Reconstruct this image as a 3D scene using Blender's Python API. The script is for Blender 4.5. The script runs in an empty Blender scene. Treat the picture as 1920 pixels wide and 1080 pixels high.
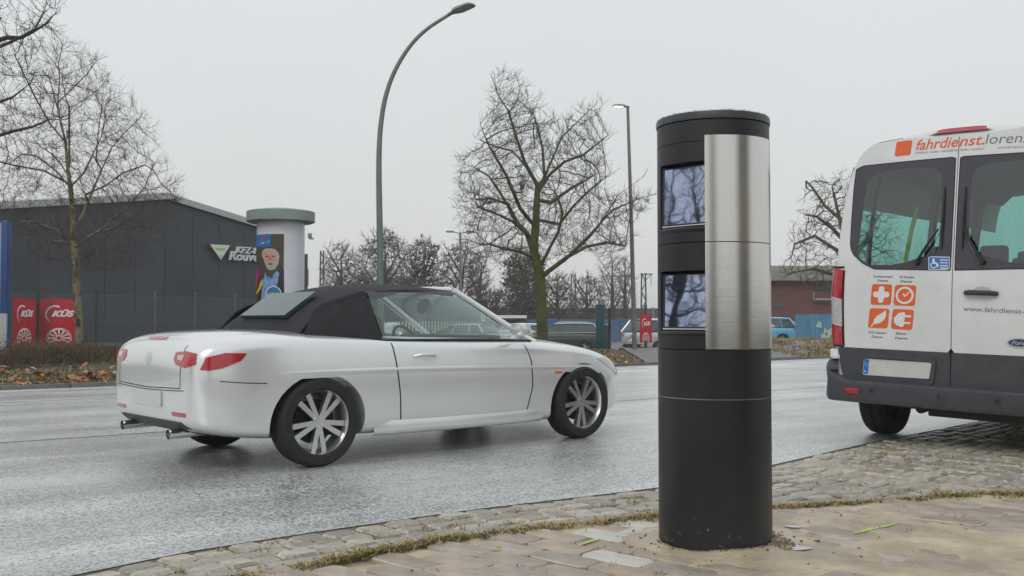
import bpy, bmesh, math, random
import numpy as np
from mathutils import Vector, Matrix
from mathutils.bvhtree import BVHTree
PI = math.pi
SC = bpy.context.scene
COL = SC.collection
random.seed(7)
RS = np.random.RandomState(11)

# ---------------------------------------------------------------- camera, sky, sun, exposure
CAM_H = 1.05
FOC = 1900.0
PITCH = math.atan(60 / FOC)
cam_data = bpy.data.cameras.new('camera')
cam_data.sensor_width = 36.0
cam_data.lens = 36.0 * FOC / 1920.0
cam_data.clip_start = 0.05
cam_data.clip_end = 2500.0
cam = bpy.data.objects.new('camera', cam_data)
cam.location = (0, 0, CAM_H)
cam.rotation_euler = (PI / 2 + PITCH, 0, 0)
COL.objects.link(cam)
SC.camera = cam

world = bpy.data.worlds.new('World')
SC.world = world
world.use_nodes = True
wn, wl = world.node_tree.nodes, world.node_tree.links
wn.clear()
SUN_EL, SUN_AZ = math.radians(38), math.radians(200)
sky = wn.new('ShaderNodeTexSky'); sky.sky_type = 'NISHITA'; sky.sun_disc = False
sky.sun_elevation = SUN_EL; sky.sun_rotation = SUN_AZ
sky.air_density = 1.0; sky.dust_density = 6.0
bg1 = wn.new('ShaderNodeBackground'); bg1.inputs['Strength'].default_value = 0.05
wl.new(sky.outputs[0], bg1.inputs['Color'])
# closed cloud deck: pale grey, a shade bluer and lighter overhead
tc = wn.new('ShaderNodeTexCoord'); sep = wn.new('ShaderNodeSeparateXYZ')
wl.new(tc.outputs['Generated'], sep.inputs[0])
ramp = wn.new('ShaderNodeValToRGB')
ramp.color_ramp.elements[0].position = 0.0; ramp.color_ramp.elements[0].color = (0.71, 0.71, 0.715, 1)
ramp.color_ramp.elements[1].position = 0.6; ramp.color_ramp.elements[1].color = (0.80, 0.84, 0.86, 1)
e = ramp.color_ramp.elements.new(0.28); e.color = (0.735, 0.765, 0.775, 1)
nz = wn.new('ShaderNodeTexNoise'); nz.inputs['Scale'].default_value = 2.2; nz.inputs['Detail'].default_value = 4
wl.new(tc.outputs['Generated'], nz.inputs['Vector'])
mr = wn.new('ShaderNodeMapRange'); mr.inputs['To Min'].default_value = 0.955; mr.inputs['To Max'].default_value = 1.045
wl.new(nz.outputs['Fac'], mr.inputs['Value'])
wl.new(sep.outputs['Z'], ramp.inputs['Fac'])
mul = wn.new('ShaderNodeVectorMath'); mul.operation = 'SCALE'
wl.new(ramp.outputs['Color'], mul.inputs[0]); wl.new(mr.outputs[0], mul.inputs['Scale'])
bg2 = wn.new('ShaderNodeBackground'); bg2.inputs['Strength'].default_value = 1.06
wl.new(mul.outputs[0], bg2.inputs['Color'])
mixw = wn.new('ShaderNodeMixShader'); mixw.inputs['Fac'].default_value = 0.94
wl.new(bg1.outputs[0], mixw.inputs[1]); wl.new(bg2.outputs[0], mixw.inputs[2])
wout = wn.new('ShaderNodeOutputWorld'); wl.new(mixw.outputs[0], wout.inputs['Surface'])

sun_d = bpy.data.lights.new('sun', 'SUN'); sun_d.energy = 0.75; sun_d.angle = math.radians(25)
sun_d.color = (1.0, 0.97, 0.93)
sun = bpy.data.objects.new('sun', sun_d)
sun.rotation_euler = (PI / 2 - SUN_EL, 0, PI - SUN_AZ)
COL.objects.link(sun)
SC.view_settings.view_transform = 'Standard'
SC.view_settings.look = 'None'
SC.view_settings.exposure = 0.0
SC.view_settings.gamma = 1.0
SC.view_settings.use_curve_mapping = False
SC.cycles.max_bounces = 7
SC.cycles.transparent_max_bounces = 16
SC.cycles.caustics_reflective = False
SC.cycles.caustics_refractive = False

# ---------------------------------------------------------------- measuring: photo pixel -> place in the world
CP, SP = math.cos(PITCH), math.sin(PITCH)
def ray(u, v):
    x = (u - 960) / FOC; y = -(v - 540) / FOC
    return Vector((x, CP - y * SP, SP + y * CP))
def at(u, v, Y):
    d = ray(u, v); return Vector((0, 0, CAM_H)) + d * (Y / d.y)
def gnd(u, v, z=0.0):
    d = ray(u, v); return Vector((0, 0, CAM_H)) + d * ((z - CAM_H) / d.z)
def zat(v, Y):
    return at(960, v, Y).z
def smooth(a, b, x):
    t = min(1.0, max(0.0, (x - a) / (b - a))); return t * t * (3 - 2 * t)

# ---------------------------------------------------------------- materials
def lin(r, g, b):
    f = lambda c: (c / 255 / 12.92) if c / 255 <= 0.04045 else ((c / 255 + 0.055) / 1.055) ** 2.4
    return (f(r), f(g), f(b))
def mat(name, col, rough=0.6, metal=0.0, var=0.12, scale=6.0, bump=0.0, bscale=60.0, spec=0.5, coat=0.0,
        col2=None, stretch=None, rvar=0.0, rand=0.0, detail=6.0):
    m = bpy.data.materials.new(name); m.use_nodes = True
    n, l = m.node_tree.nodes, m.node_tree.links
    b = n['Principled BSDF']
    b.inputs['Roughness'].default_value = rough
    b.inputs['Metallic'].default_value = metal
    b.inputs['Specular IOR Level'].default_value = spec
    b.inputs['Coat Weight'].default_value = coat
    b.inputs['Coat Roughness'].default_value = 0.06
    t = n.new('ShaderNodeTexCoord')
    src = t.outputs['Object']
    if stretch:
        mp = n.new('ShaderNodeMapping'); mp.inputs['Scale'].default_value = stretch
        l.new(src, mp.inputs['Vector']); src = mp.outputs[0]
    nt = n.new('ShaderNodeTexNoise'); nt.inputs['Scale'].default_value = scale; nt.inputs['Detail'].default_value = detail
    nt.inputs['Roughness'].default_value = 0.62
    l.new(src, nt.inputs['Vector'])
    r = n.new('ShaderNodeValToRGB')
    c1 = tuple(max(0, c * (1 - var)) for c in col); c2 = col2 or tuple(min(1, c * (1 + var)) for c in col)
    r.color_ramp.elements[0].position = 0.3; r.color_ramp.elements[0].color = (*c1, 1)
    r.color_ramp.elements[1].position = 0.7; r.color_ramp.elements[1].color = (*c2, 1)
    l.new(nt.outputs['Fac'], r.inputs['Fac'])
    out = r.outputs['Color']
    if rand:
        oi = n.new('ShaderNodeObjectInfo'); ge = n.new('ShaderNodeNewGeometry')
        ad = n.new('ShaderNodeMath'); ad.operation = 'ADD'
        l.new(oi.outputs['Random'], ad.inputs[0]); l.new(ge.outputs['Random Per Island'], ad.inputs[1])
        fr = n.new('ShaderNodeMath'); fr.operation = 'FRACT'; l.new(ad.outputs[0], fr.inputs[0])
        hs = n.new('ShaderNodeHueSaturation')
        ma = n.new('ShaderNodeMapRange'); ma.inputs['To Min'].default_value = 1 - rand; ma.inputs['To Max'].default_value = 1 + rand
        l.new(fr.outputs[0], ma.inputs['Value']); l.new(ma.outputs[0], hs.inputs['Value'])
        mb = n.new('ShaderNodeMath'); mb.operation = 'MULTIPLY'; mb.inputs[1].default_value = 7.31; l.new(fr.outputs[0], mb.inputs[0])
        fb = n.new('ShaderNodeMath'); fb.operation = 'FRACT'; l.new(mb.outputs[0], fb.inputs[0])
        mc = n.new('ShaderNodeMapRange'); mc.inputs['To Min'].default_value = 1 - rand * 1.2; mc.inputs['To Max'].default_value = 1 + rand * 1.2
        l.new(fb.outputs[0], mc.inputs['Value']); l.new(mc.outputs[0], hs.inputs['Saturation'])
        l.new(out, hs.inputs['Color']); out = hs.outputs[0]
    l.new(out, b.inputs['Base Color'])
    if rvar:
        mm = n.new('ShaderNodeMapRange'); mm.inputs['To Min'].default_value = max(0.02, rough - rvar); mm.inputs['To Max'].default_value = min(1, rough + rvar)
        n2 = n.new('ShaderNodeTexNoise'); n2.inputs['Scale'].default_value = scale * 0.6; n2.inputs['Detail'].default_value = 3
        l.new(src, n2.inputs['Vector']); l.new(n2.outputs['Fac'], mm.inputs['Value']); l.new(mm.outputs[0], b.inputs['Roughness'])
    if bump:
        n3 = n.new('ShaderNodeTexNoise'); n3.inputs['Scale'].default_value = bscale; n3.inputs['Detail'].default_value = 5
        l.new(src, n3.inputs['Vector'])
        bp = n.new('ShaderNodeBump'); bp.inputs['Strength'].default_value = 1.0; bp.inputs['Distance'].default_value = bump
        l.new(n3.outputs['Fac'], bp.inputs['Height']); l.new(bp.outputs[0], b.inputs['Normal'])
    return m
def glass_mat(name, tint, refl=0.06, rough=0.0):
    m = bpy.data.materials.new(name); m.use_nodes = True
    n, l = m.node_tree.nodes, m.node_tree.links; n.clear()
    o = n.new('ShaderNodeOutputMaterial'); mx = n.new('ShaderNodeMixShader')
    tr = n.new('ShaderNodeBsdfTransparent'); tr.inputs[0].default_value = (*tint, 1)
    gl = n.new('ShaderNodeBsdfGlossy'); gl.inputs['Roughness'].default_value = rough; gl.inputs[0].default_value = (1, 1, 1, 1)
    # thin pane: Schlick reflectance, the same from both sides
    ge = n.new('ShaderNodeNewGeometry'); dt = n.new('ShaderNodeVectorMath'); dt.operation = 'DOT_PRODUCT'
    l.new(ge.outputs['Normal'], dt.inputs[0]); l.new(ge.outputs['Incoming'], dt.inputs[1])
    def mth(op, a, b=None):
        q = n.new('ShaderNodeMath'); q.operation = op
        for i_, v_ in enumerate((a, b)):
            if v_ is None: continue
            if isinstance(v_, (int, float)): q.inputs[i_].default_value = v_
            else: l.new(v_, q.inputs[i_])
        return q.outputs[0]
    c_ = mth('SUBTRACT', 1.0, mth('ABSOLUTE', dt.outputs['Value'])); f5 = mth('POWER', c_, 5.0)
    l.new(mth('MINIMUM', mth('ADD', mth('MULTIPLY', f5, 0.9), 0.05 + refl), 1.0), mx.inputs[0])
    l.new(tr.outputs[0], mx.inputs[1]); l.new(gl.outputs[0], mx.inputs[2]); l.new(mx.outputs[0], o.inputs[0])
    return m
def emis(name, col, s):
    m = bpy.data.materials.new(name); m.use_nodes = True
    b = m.node_tree.nodes['Principled BSDF']; b.inputs['Base Color'].default_value = (*col, 1)
    b.inputs['Emission Color'].default_value = (*col, 1); b.inputs['Emission Strength'].default_value = s
    return m
M = {}
M['white_paint'] = mat('silver_white_paint', (0.76, 0.78, 0.78), 0.24, metal=0.45, var=0.02, scale=3, coat=1.0, rvar=0.04)
M['van_white'] = mat('van_white', (0.75, 0.765, 0.76), 0.3, var=0.10, scale=1.6, coat=0.5, rvar=0.12, detail=12)
M['black_plastic'] = mat('black_plastic', (0.035, 0.035, 0.042), 0.5, var=0.2, scale=14, bump=0.0006, bscale=300)
M['dark_plastic'] = mat('dark_plastic', (0.06, 0.06, 0.07), 0.48, var=0.18, scale=7, bump=0.0008, bscale=220, rvar=0.1)
M['frit'] = mat('frit', (0.062, 0.055, 0.07), 0.2, var=0.1, scale=4)
M['rubber'] = mat('rubber', (0.018, 0.018, 0.019), 0.8, var=0.25, scale=20, bump=0.002, bscale=60)
M['seal'] = mat('seal', (0.012, 0.012, 0.013), 0.6)
M['alloy'] = mat('alloy', (0.62, 0.63, 0.64), 0.28, metal=0.9, var=0.08)
M['chrome'] = mat('chrome', (0.7, 0.7, 0.7), 0.15, metal=1.0, var=0.04)
M['red_lens'] = mat('red_lens', (0.42, 0.01, 0.02), 0.12, var=0.2, scale=30, coat=1)
M['clear_lens'] = mat('clear_lens', (0.5, 0.48, 0.48), 0.12, var=0.25, scale=30, coat=1)
M['orange'] = mat('orange', (0.78, 0.14, 0.035), 0.35, var=0.03)
M['print_grey'] = mat('print_grey', (0.2, 0.21, 0.22), 0.4, var=0.03)
M['print_dark'] = mat('print_dark', (0.06, 0.06, 0.065), 0.4, var=0.03)
M['print_white'] = mat('print_white', (0.8, 0.8, 0.8), 0.4, var=0.03)
M['print_blue'] = mat('print_blue', (0.02, 0.17, 0.5), 0.35, var=0.05)
M['print_red'] = mat('print_red', (0.52, 0.015, 0.03), 0.45, var=0.08, scale=2, bump=0.01, bscale=3)
M['soft_top'] = mat('soft_top', (0.02, 0.019, 0.024), 0.85, var=0.3, scale=10, bump=0.001, bscale=500)
M['interior'] = mat('interior', (0.03, 0.03, 0.032), 0.75, var=0.2)
M['grey_fabric'] = mat('grey_fabric', (0.07, 0.08, 0.09), 0.9, var=0.2, scale=30)
M['car_glass'] = glass_mat('car_glass', (0.74, 0.84, 0.82), 0.05)
M['van_glass'] = glass_mat('van_glass', (0.42, 0.56, 0.56), 0.06)
M['side_glass'] = glass_mat('side_glass', (0.42, 0.92, 0.78), 0.04)
M['dark_glass'] = mat('dark_glass', (0.03, 0.06, 0.065), 0.05, var=0.2, scale=2, spec=0.9)

# ---------------------------------------------------------------- building helpers
def empty(name, loc=(0, 0, 0), rz=0.0):
    o = bpy.data.objects.new(name, None); o.location = loc; o.rotation_euler = (0, 0, rz)
    o.empty_display_size = 0.2; COL.objects.link(o); return o
def tag(o, label, cat, group=None, kind=None):
    o['label'] = label; o['category'] = cat
    if group: o['group'] = group
    if kind: o['kind'] = kind
    return o
def setting(o, kind='structure', label=None):
    o['kind'] = kind
    if label: o['label'] = label
    return o
class MB:
    """collects verts and faces, then becomes ONE mesh object"""
    def __init__(s): s.v, s.f, s.m, s.cur = [], [], [], 0
    def add(s, vs, fs, mi=None):
        b = len(s.v); s.v.extend([tuple(p) for p in vs])
        s.f.extend([tuple(i + b for i in f) for f in fs]); s.m.extend([s.cur if mi is None else mi] * len(fs)); return s
    def box(s, c, d, rz=0.0, M4=None, ch=0.0):
        hx, hy, hz = d[0] / 2, d[1] / 2, d[2] / 2
        R = M4 or (Matrix.Translation(c) @ Matrix.Rotation(rz, 4, 'Z'))
        if ch <= 0:
            vs = [R @ Vector((x * hx, y * hy, z * hz)) for x in (-1, 1) for y in (-1, 1) for z in (-1, 1)]
            fs = [(0, 1, 3, 2), (4, 6, 7, 5), (0, 4, 5, 1), (2, 3, 7, 6), (0, 2, 6, 4), (1, 5, 7, 3)]
            return s.add(vs, fs)
        bm = bmesh.new(); bmesh.ops.create_cube(bm, size=1.0)
        for v in bm.verts: v.co = Vector((v.co.x * d[0], v.co.y * d[1], v.co.z * d[2]))
        bmesh.ops.bevel(bm, geom=bm.edges[:], offset=ch, segments=2, profile=0.6, affect='EDGES')
        bm.verts.index_update()
        s.add([R @ v.co for v in bm.verts], [[v.index for v in f.verts] for f in bm.faces]); bm.free(); return s
    def tube(s, pts, rad, n=8, cap=True):
        pts = [Vector(p) for p in pts]
        if not hasattr(rad, '__len__'): rad = [rad] * len(pts)
        vs, fs = [], []
        up = None
        for i, p in enumerate(pts):
            d = (pts[min(i + 1, len(pts) - 1)] - pts[max(i - 1, 0)]).normalized()
            if up is None:
                up = Vector((0, 0, 1)) if abs(d.z) < 0.9 else Vector((1, 0, 0))
            a = d.cross(up)
            if a.length < 1e-5: a = d.cross(Vector((0, 1, 0)))
            a.normalize(); b = d.cross(a).normalized(); up = a.cross(d).normalized() * 1.0
            for k in range(n):
                t = 2 * PI * k / n
                vs.append(p + (a * math.cos(t) + b * math.sin(t)) * rad[i])
        for i in range(len(pts) - 1):
            for k in range(n):
                fs.append((i * n + k, i * n + (k + 1) % n, (i + 1) * n + (k + 1) % n, (i + 1) * n + k))
        if cap:
            fs.append(tuple(range(n))[::-1]); fs.append(tuple((len(pts) - 1) * n + k for k in range(n)))
        return s.add(vs, fs)
    def lathe(s, prof, n=48, c=(0, 0, 0), a0=0.0, a1=2 * PI, axis='Z', closed_prof=False):
        c = Vector(c); full = abs(a1 - a0 - 2 * PI) < 1e-6; cols = n if full else n + 1
        vs, fs = [], []
        for j in range(cols):
            t = a0 + (a1 - a0) * j / n
            for r, z in prof:
                p = Vector((r * math.cos(t), r * math.sin(t), z))
                if axis == 'Y': p = Vector((p.x, p.z, p.y))
                vs.append(c + p)
        m = len(prof)
        for j in range(n):
            j2 = (j + 1) % cols
            for i in range(m if closed_prof else m - 1):
                i2 = (i + 1) % m
                fs.append((j * m + i, j2 * m + i, j2 * m + i2, j * m + i2))
        return s.add(vs, fs)
    def grid(s, fn, us, vs_, mi=None, flip=False):
        nu, nv = len(us), len(vs_)
        V = [fn(u, v) for u in us for v in vs_]
        F = [(i * nv + j, (i + 1) * nv + j, (i + 1) * nv + j + 1, i * nv + j + 1) for i in range(nu - 1) for j in range(nv - 1)]
        if flip: F = [f[::-1] for f in F]
        return s.add(V, F, mi)
    def prism(s, poly, z0, z1):
        n = len(poly)
        s.add([(p[0], p[1], z0) for p in poly] + [(p[0], p[1], z1) for p in poly],
              [tuple(range(n))[::-1], tuple(range(n, 2 * n))] + [(i, (i + 1) % n, n + (i + 1) % n, n + i) for i in range(n)]); return s
    def build(s, name, m, parent=None, smoothf=True, angle=35, recalc=True):
        me = bpy.data.meshes.new(name); me.from_pydata(s.v, [], s.f)
        for x in (m if isinstance(m, (list, tuple)) else [m]): me.materials.append(x)
        if any(s.m):
            me.polygons.foreach_set('material_index', s.m)
        if recalc and len(s.f) < 60000:
            bm = bmesh.new(); bm.from_mesh(me); bmesh.ops.recalc_face_normals(bm, faces=bm.faces); bm.to_mesh(me); bm.free()
        if smoothf:
            me.polygons.foreach_set('use_smooth', [True] * len(me.polygons))
            me.set_sharp_from_angle(angle=math.radians(angle))
        me.update()
        o = bpy.data.objects.new(name, me); COL.objects.link(o)
        if parent: o.parent = parent
        return o
def modded(o, *mods):
    """apply modifiers to a mesh object"""
    for t, kw in mods:
        md = o.modifiers.new(t, t)
        for k, v in kw.items(): setattr(md, k, v)
    dg = bpy.context.evaluated_depsgraph_get(); dg.update()
    me = bpy.data.meshes.new_from_object(o.evaluated_get(dg)); o.modifiers.clear()
    o.data = me; me.polygons.foreach_set('use_smooth', [True] * len(me.polygons)); me.set_sharp_from_angle(angle=math.radians(35))
    return o
def resample(poly, n, closed=True):
    P = [Vector(p) for p in poly]
    if closed: P = P + [P[0]]
    L = [0.0]
    for a, b in zip(P, P[1:]): L.append(L[-1] + (b - a).length)
    out = []
    m = n if closed else n - 1
    for k in range(n):
        t = L[-1] * k / m
        i = min(len(L) - 2, max(0, int(np.searchsorted(L, t, 'right')) - 1))
        f = 0 if L[i + 1] == L[i] else (t - L[i]) / (L[i + 1] - L[i])
        out.append(P[i].lerp(P[i + 1], min(1, f)))
    return out
def rrect(a0, b0, a1, b1, r, n=5, shear=0.0):
    pts = []
    for cx, cy, t0 in ((a1 - r, b0 + r, -PI / 2), (a1 - r, b1 - r, 0), (a0 + r, b1 - r, PI / 2), (a0 + r, b0 + r, PI)):
        for k in range(n + 1):
            t = t0 + PI / 2 * k / n
            y = cy + r * math.sin(t); pts.append((cx + r * math.cos(t) + shear * (y - b0), y))
    return pts
def circ(a, b, ra, rb=None, n=24, t0=0, t1=2 * PI):
    rb = rb or ra
    return [(a + ra * math.cos(t0 + (t1 - t0) * k / n), b + rb * math.sin(t0 + (t1 - t0) * k / n)) for k in range(n)]
def patch(mb, poly, surf, off, thick=0.004, rings=4):
    """a thin plate of outline poly (star-shaped) lying on surf(a,b)->(point, normal)"""
    P = [Vector((p[0], p[1])) for p in poly]; c = sum(P, Vector((0, 0))) / len(P); n = len(P)
    V = []; F = []
    for k in range(rings):
        f = 1 - k / rings
        for p in P:
            q = c + (p - c) * f; s, nn = surf(q.x, q.y); V.append(s + nn * off)
    s, nn = surf(c.x, c.y); V.append(s + nn * off); ci = len(V) - 1
    for k in range(rings - 1):
        for i in range(n): F.append((k * n + i, k * n + (i + 1) % n, (k + 1) * n + (i + 1) % n, (k + 1) * n + i))
    for i in range(n): F.append(((rings - 1) * n + i, (rings - 1) * n + (i + 1) % n, ci))
    b = len(V)
    for p in P:
        s, nn = surf(p.x, p.y); V.append(s + nn * (off - thick))
    for i in range(n): F.append((i, b + i, b + (i + 1) % n, (i + 1) % n))
    mb.add(V, F)
def annulus(mb, outer, inner, surf, off, thick=0.01, n=96, rings=4):
    """plate between two closed outlines"""
    c = sum((Vector(p) for p in inner), Vector((0, 0))) / len(inner)
    def by_angle(poly):
        R = resample([Vector((p[0], p[1])) for p in poly], 600); out = []
        A = np.array([math.atan2(p.y - c.y, p.x - c.x) for p in R])
        for k in range(n):
            t = -PI + 2 * PI * k / n
            d = np.abs((A - t + PI) % (2 * PI) - PI); out.append(R[int(np.argmin(d))])
        return out
    O, I = by_angle(outer), by_angle(inner)
    V, F = [], []
    for k in range(rings + 1):
        for o_, i_ in zip(O, I):
            q = o_.lerp(i_, k / rings); s, nn = surf(q.x, q.y); V.append(s + nn * off)
    for k in range(rings):
        for i in range(n): F.append((k * n + i, k * n + (i + 1) % n, (k + 1) * n + (i + 1) % n, (k + 1) * n + i))
    b = len(V)
    for q in O + I:
        s, nn = surf(q.x, q.y); V.append(s + nn * (off - thick))
    for i in range(n):
        j = (i + 1) % n
        F.append((i, b + i, b + j, j)); F.append((rings * n + i, rings * n + j, b + n + j, b + n + i))
    mb.add(V, F)
def ribbon(mb, pts, w, surf, off, n=24, thick=0.002):
    """thin strip of width w along a 2-D path lying on surf"""
    R = resample([Vector((p[0], p[1])) for p in pts], n, closed=False)
    V, F = [], []
    for i, p in enumerate(R):
        d = (R[min(i + 1, n - 1)] - R[max(i - 1, 0)]).normalized(); q = Vector((-d.y, d.x)) * w / 2
        for s_ in (1, -1):
            s, nn = surf((p + q * s_).x, (p + q * s_).y); V.append(s + nn * off)
    for i in range(n - 1): F.append((2 * i, 2 * i + 1, 2 * i + 3, 2 * i + 2))
    mb.add(V, F)
_tx = {}
def text_mesh(txt, shear=0.0, bold=0.0, space=1.0):
    """2-D triangles of a word, cap height about 0.7, starting at x=0"""
    key = (txt, shear, bold, space)
    if key in _tx: return _tx[key]
    cu = bpy.data.curves.new('t', 'FONT'); cu.body = txt; cu.shear = shear; cu.offset = bold; cu.space_character = space
    cu.resolution_u = 3; cu.fill_mode = 'FRONT'
    o = bpy.data.objects.new('t', cu); COL.objects.link(o)
    dg = bpy.context.evaluated_depsgraph_get(); dg.update()
    me = bpy.data.meshes.new_from_object(o.evaluated_get(dg))
    V = [(v.co.x, v.co.y) for v in me.vertices]; F = [tuple(p.vertices) for p in me.polygons]
    bpy.data.objects.remove(o); bpy.data.curves.remove(cu); bpy.data.meshes.remove(me)
    _tx[key] = (V, F); return V, F
def put_text(mb, txt, a, b, h, surf, off, shear=0.0, bold=0.0, width=None, tilt=0.0, adir=1, space=1.0, mi=None):
    """lettering lying on surf; a,b = lower start, h = cap height; adir -1 when a runs right-to-left"""
    V, F = text_mesh(txt, shear, bold, space)
    x0 = min(v[0] for v in V); x1 = max(v[0] for v in V)
    k = h / 0.7; kx = k if width is None else width / (x1 - x0)
    P = []
    for x, y in V:
        xx = (x - x0) * kx; yy = y * k + xx * tilt
        s, nn = surf(a + adir * xx, b + yy); P.append(s + nn * off)
    mb.add(P, F, mi)
def children(o): return [c for c in bpy.data.objects if c.parent == o]
def copy_tree(o, parent=None, kids=None):
    c = o.copy(); COL.objects.link(c); c.parent = parent
    for k in children(o): copy_tree(k, c)
    return c
# ================================================================ GROUND, ROAD, PAVEMENT
A_PX = [(130, 1080), (360, 1033), (600, 996), (890, 955), (1233, 914), (1446, 872), (1640, 828), (1800, 797)]
EDGE = [gnd(*p) for p in A_PX]
d0 = (EDGE[1] - EDGE[0]).normalized(); d1 = Vector((0.69, 0.724, 0))
EDGE = [EDGE[0] - d0 * 40, EDGE[0] - d0 * 2.5] + EDGE + [EDGE[-1] + d1 * 6, EDGE[-1] + d1 * 300]
# light smoothing of the traced kerb line
def dens(P, n):
    out = []
    for i in range(len(P) - 1):
        p0 = P[max(i - 1, 0)]; p1 = P[i]; p2 = P[i + 1]; p3 = P[min(i + 2, len(P) - 1)]
        if (p2 - p1).length > 5: out.append(p1.copy()); continue
        for k in range(n):
            t = k / n
            out.append(0.5 * ((2 * p1) + (p2 - p0) * t + (2 * p0 - 5 * p1 + 4 * p2 - p3) * t * t + (3 * p1 - p0 - 3 * p2 + p3) * t ** 3) * 0.35 + p1.lerp(p2, t) * 0.65)
    out.append(P[-1].copy()); return out
EDGED = dens(EDGE, 5)
F0, F1 = gnd(0, 732), gnd(1545, 672)
FD = (F1 - F0).normalized(); FN = Vector((-FD.y, FD.x, 0))
def dfar(x, y): return (Vector((x, y, 0)) - F0).dot(FN)
def terrain(x, y):
    d = dfar(x, y)
    if d < 0.05: return -0.08
    z = -0.08 + 0.10 * smooth(0.05, 0.6, d)
    z -= 0.62 * smooth(36, 47, y) * smooth(-8, -1, x)
    z += 0.30 * smooth(0.6, 5, d) * (1 - smooth(9, 14, d)) * smooth(7.2, 9.0, x)
    z += 0.10 * smooth(0.5, 2.5, d) * (1 - smooth(5, 8, d)) * (1 - smooth(-3, -1, x))
    return z
def axis_pts(a, b, step, far):
    core = list(np.arange(a, b + 1e-6, step)); ext = [5, 15, 40, 100, 220, far]
    return [a - e for e in ext[::-1]] + core + [b + e for e in ext]
mb = MB()
mb.grid(lambda u, v: (u, v, terrain(u, v)), axis_pts(-45, 60, 1.0, 700), axis_pts(-10, 130, 1.0, 700))
M['earth'] = mat('earth', (0.075, 0.07, 0.035), 0.95, var=0.45, scale=1.3, col2=(0.11, 0.1, 0.055), bump=0.03, bscale=9)
setting(mb.build('ground', M['earth']))

# wet asphalt
def asphalt_mat():
    m = bpy.data.materials.new('wet_asphalt'); m.use_nodes = True
    n, l = m.node_tree.nodes, m.node_tree.links; b = n['Principled BSDF']
    t = n.new('ShaderNodeTexCoord'); v = t.outputs['Object']
    big = n.new('ShaderNodeTexNoise'); big.inputs['Scale'].default_value = 0.55; big.inputs['Detail'].default_value = 5; l.new(v, big.inputs['Vector'])
    mp = n.new('ShaderNodeMapping'); mp.inputs['Rotation'].default_value = (0, 0, -math.atan2(FD.y, FD.x)); l.new(v, mp.inputs['Vector'])
    mp2 = n.new('ShaderNodeMapping'); mp2.inputs['Scale'].default_value = (0.12, 1.3, 1); l.new(mp.outputs[0], mp2.inputs['Vector'])
    lane = n.new('ShaderNodeTexNoise'); lane.inputs['Scale'].default_value = 1.0; lane.inputs['Detail'].default_value = 3; l.new(mp2.outputs[0], lane.inputs['Vector'])
    vo = n.new('ShaderNodeTexVoronoi'); vo.inputs['Scale'].default_value = 85; l.new(v, vo.inputs['Vector'])
    fine = n.new('ShaderNodeTexNoise'); fine.inputs['Scale'].default_value = 42; fine.inputs['Detail'].default_value = 6; fine.inputs['Roughness'].default_value = 0.75
    l.new(v, fine.inputs['Vector'])
    r = n.new('ShaderNodeValToRGB')
    r.color_ramp.elements[0].position = 0.41; r.color_ramp.elements[0].color = (0.065, 0.066, 0.067, 1)
    r.color_ramp.elements[1].position = 0.60; r.color_ramp.elements[1].color = (0.78, 0.785, 0.775, 1)
    ad = n.new('ShaderNodeMath'); ad.operation = 'MULTIPLY_ADD'; ad.inputs[1].default_value = 0.62
    sv = n.new('ShaderNodeSeparateColor'); l.new(vo.outputs['Color'], sv.inputs[0])
    mv = n.new('ShaderNodeMath'); mv.operation = 'MULTIPLY'; mv.inputs[1].default_value = 0.5; l.new(sv.outputs[0], mv.inputs[0])
    mw = n.new('ShaderNodeMath'); mw.operation = 'MULTIPLY_ADD'; mw.inputs[1].default_value = 0.5; l.new(fine.outputs['Fac'], mw.inputs[0]); l.new(mv.outputs[0], mw.inputs[2])
    l.new(mw.outputs[0], ad.inputs[0])
    m2 = n.new('ShaderNodeMath'); m2.operation = 'MULTIPLY'; m2.inputs[1].default_value = 0.44; l.new(big.outputs['Fac'], m2.inputs[0]); l.new(m2.outputs[0], ad.inputs[2])
    l.new(ad.outputs[0], r.inputs['Fac'])
    wr = n.new('ShaderNodeMapRange'); wr.inputs['From Min'].default_value = 0.38; wr.inputs['From Max'].default_value = 0.62; wr.inputs['To Min'].default_value = 0.72; wr.inputs['To Max'].default_value = 1.12
    l.new(lane.outputs['Fac'], wr.inputs['Value'])
    vs = n.new('ShaderNodeVectorMath'); vs.operation = 'SCALE'; l.new(r.outputs[0], vs.inputs[0]); l.new(wr.outputs[0], vs.inputs['Scale']); l.new(vs.outputs[0], b.inputs['Base Color'])
    rr = n.new('ShaderNodeMapRange'); rr.inputs['From Min'].default_value = 0.35; rr.inputs['From Max'].default_value = 0.65
    rr.inputs['To Min'].default_value = 0.16; rr.inputs['To Max'].default_value = 0.34
    l.new(lane.outputs['Fac'], rr.inputs['Value']); l.new(rr.outputs[0], b.inputs['Roughness'])
    h = n.new('ShaderNodeMath'); h.operation = 'ADD'; l.new(vo.outputs['Distance'], h.inputs[0]); l.new(fine.outputs['Fac'], h.inputs[1])
    bp = n.new('ShaderNodeBump'); bp.inputs['Strength'].default_value = 1.0; bp.inputs['Distance'].default_value = 0.006
    l.new(h.outputs[0], bp.inputs['Height']); l.new(bp.outputs[0], b.inputs['Normal'])
    b.inputs['Specular IOR Level'].default_value = 0.8
    b.inputs['Coat Weight'].default_value = 1.0; b.inputs['Coat Roughness'].default_value = 0.35; b.inputs['Coat IOR'].default_value = 2.4
    return m
M['asphalt'] = asphalt_mat()
far_a, far_b = F0 - FD * 60, F0 + FD * 400
mb = MB()
n_e = len(EDGED)
V = [(p.x, p.y, 0.0) for p in EDGED]
W = []
for i, p in enumerate(EDGED):
    s = (p - F0).dot(FD)
    q = F0 + FD * s; W.append((q.x, q.y, 0.0))
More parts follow.
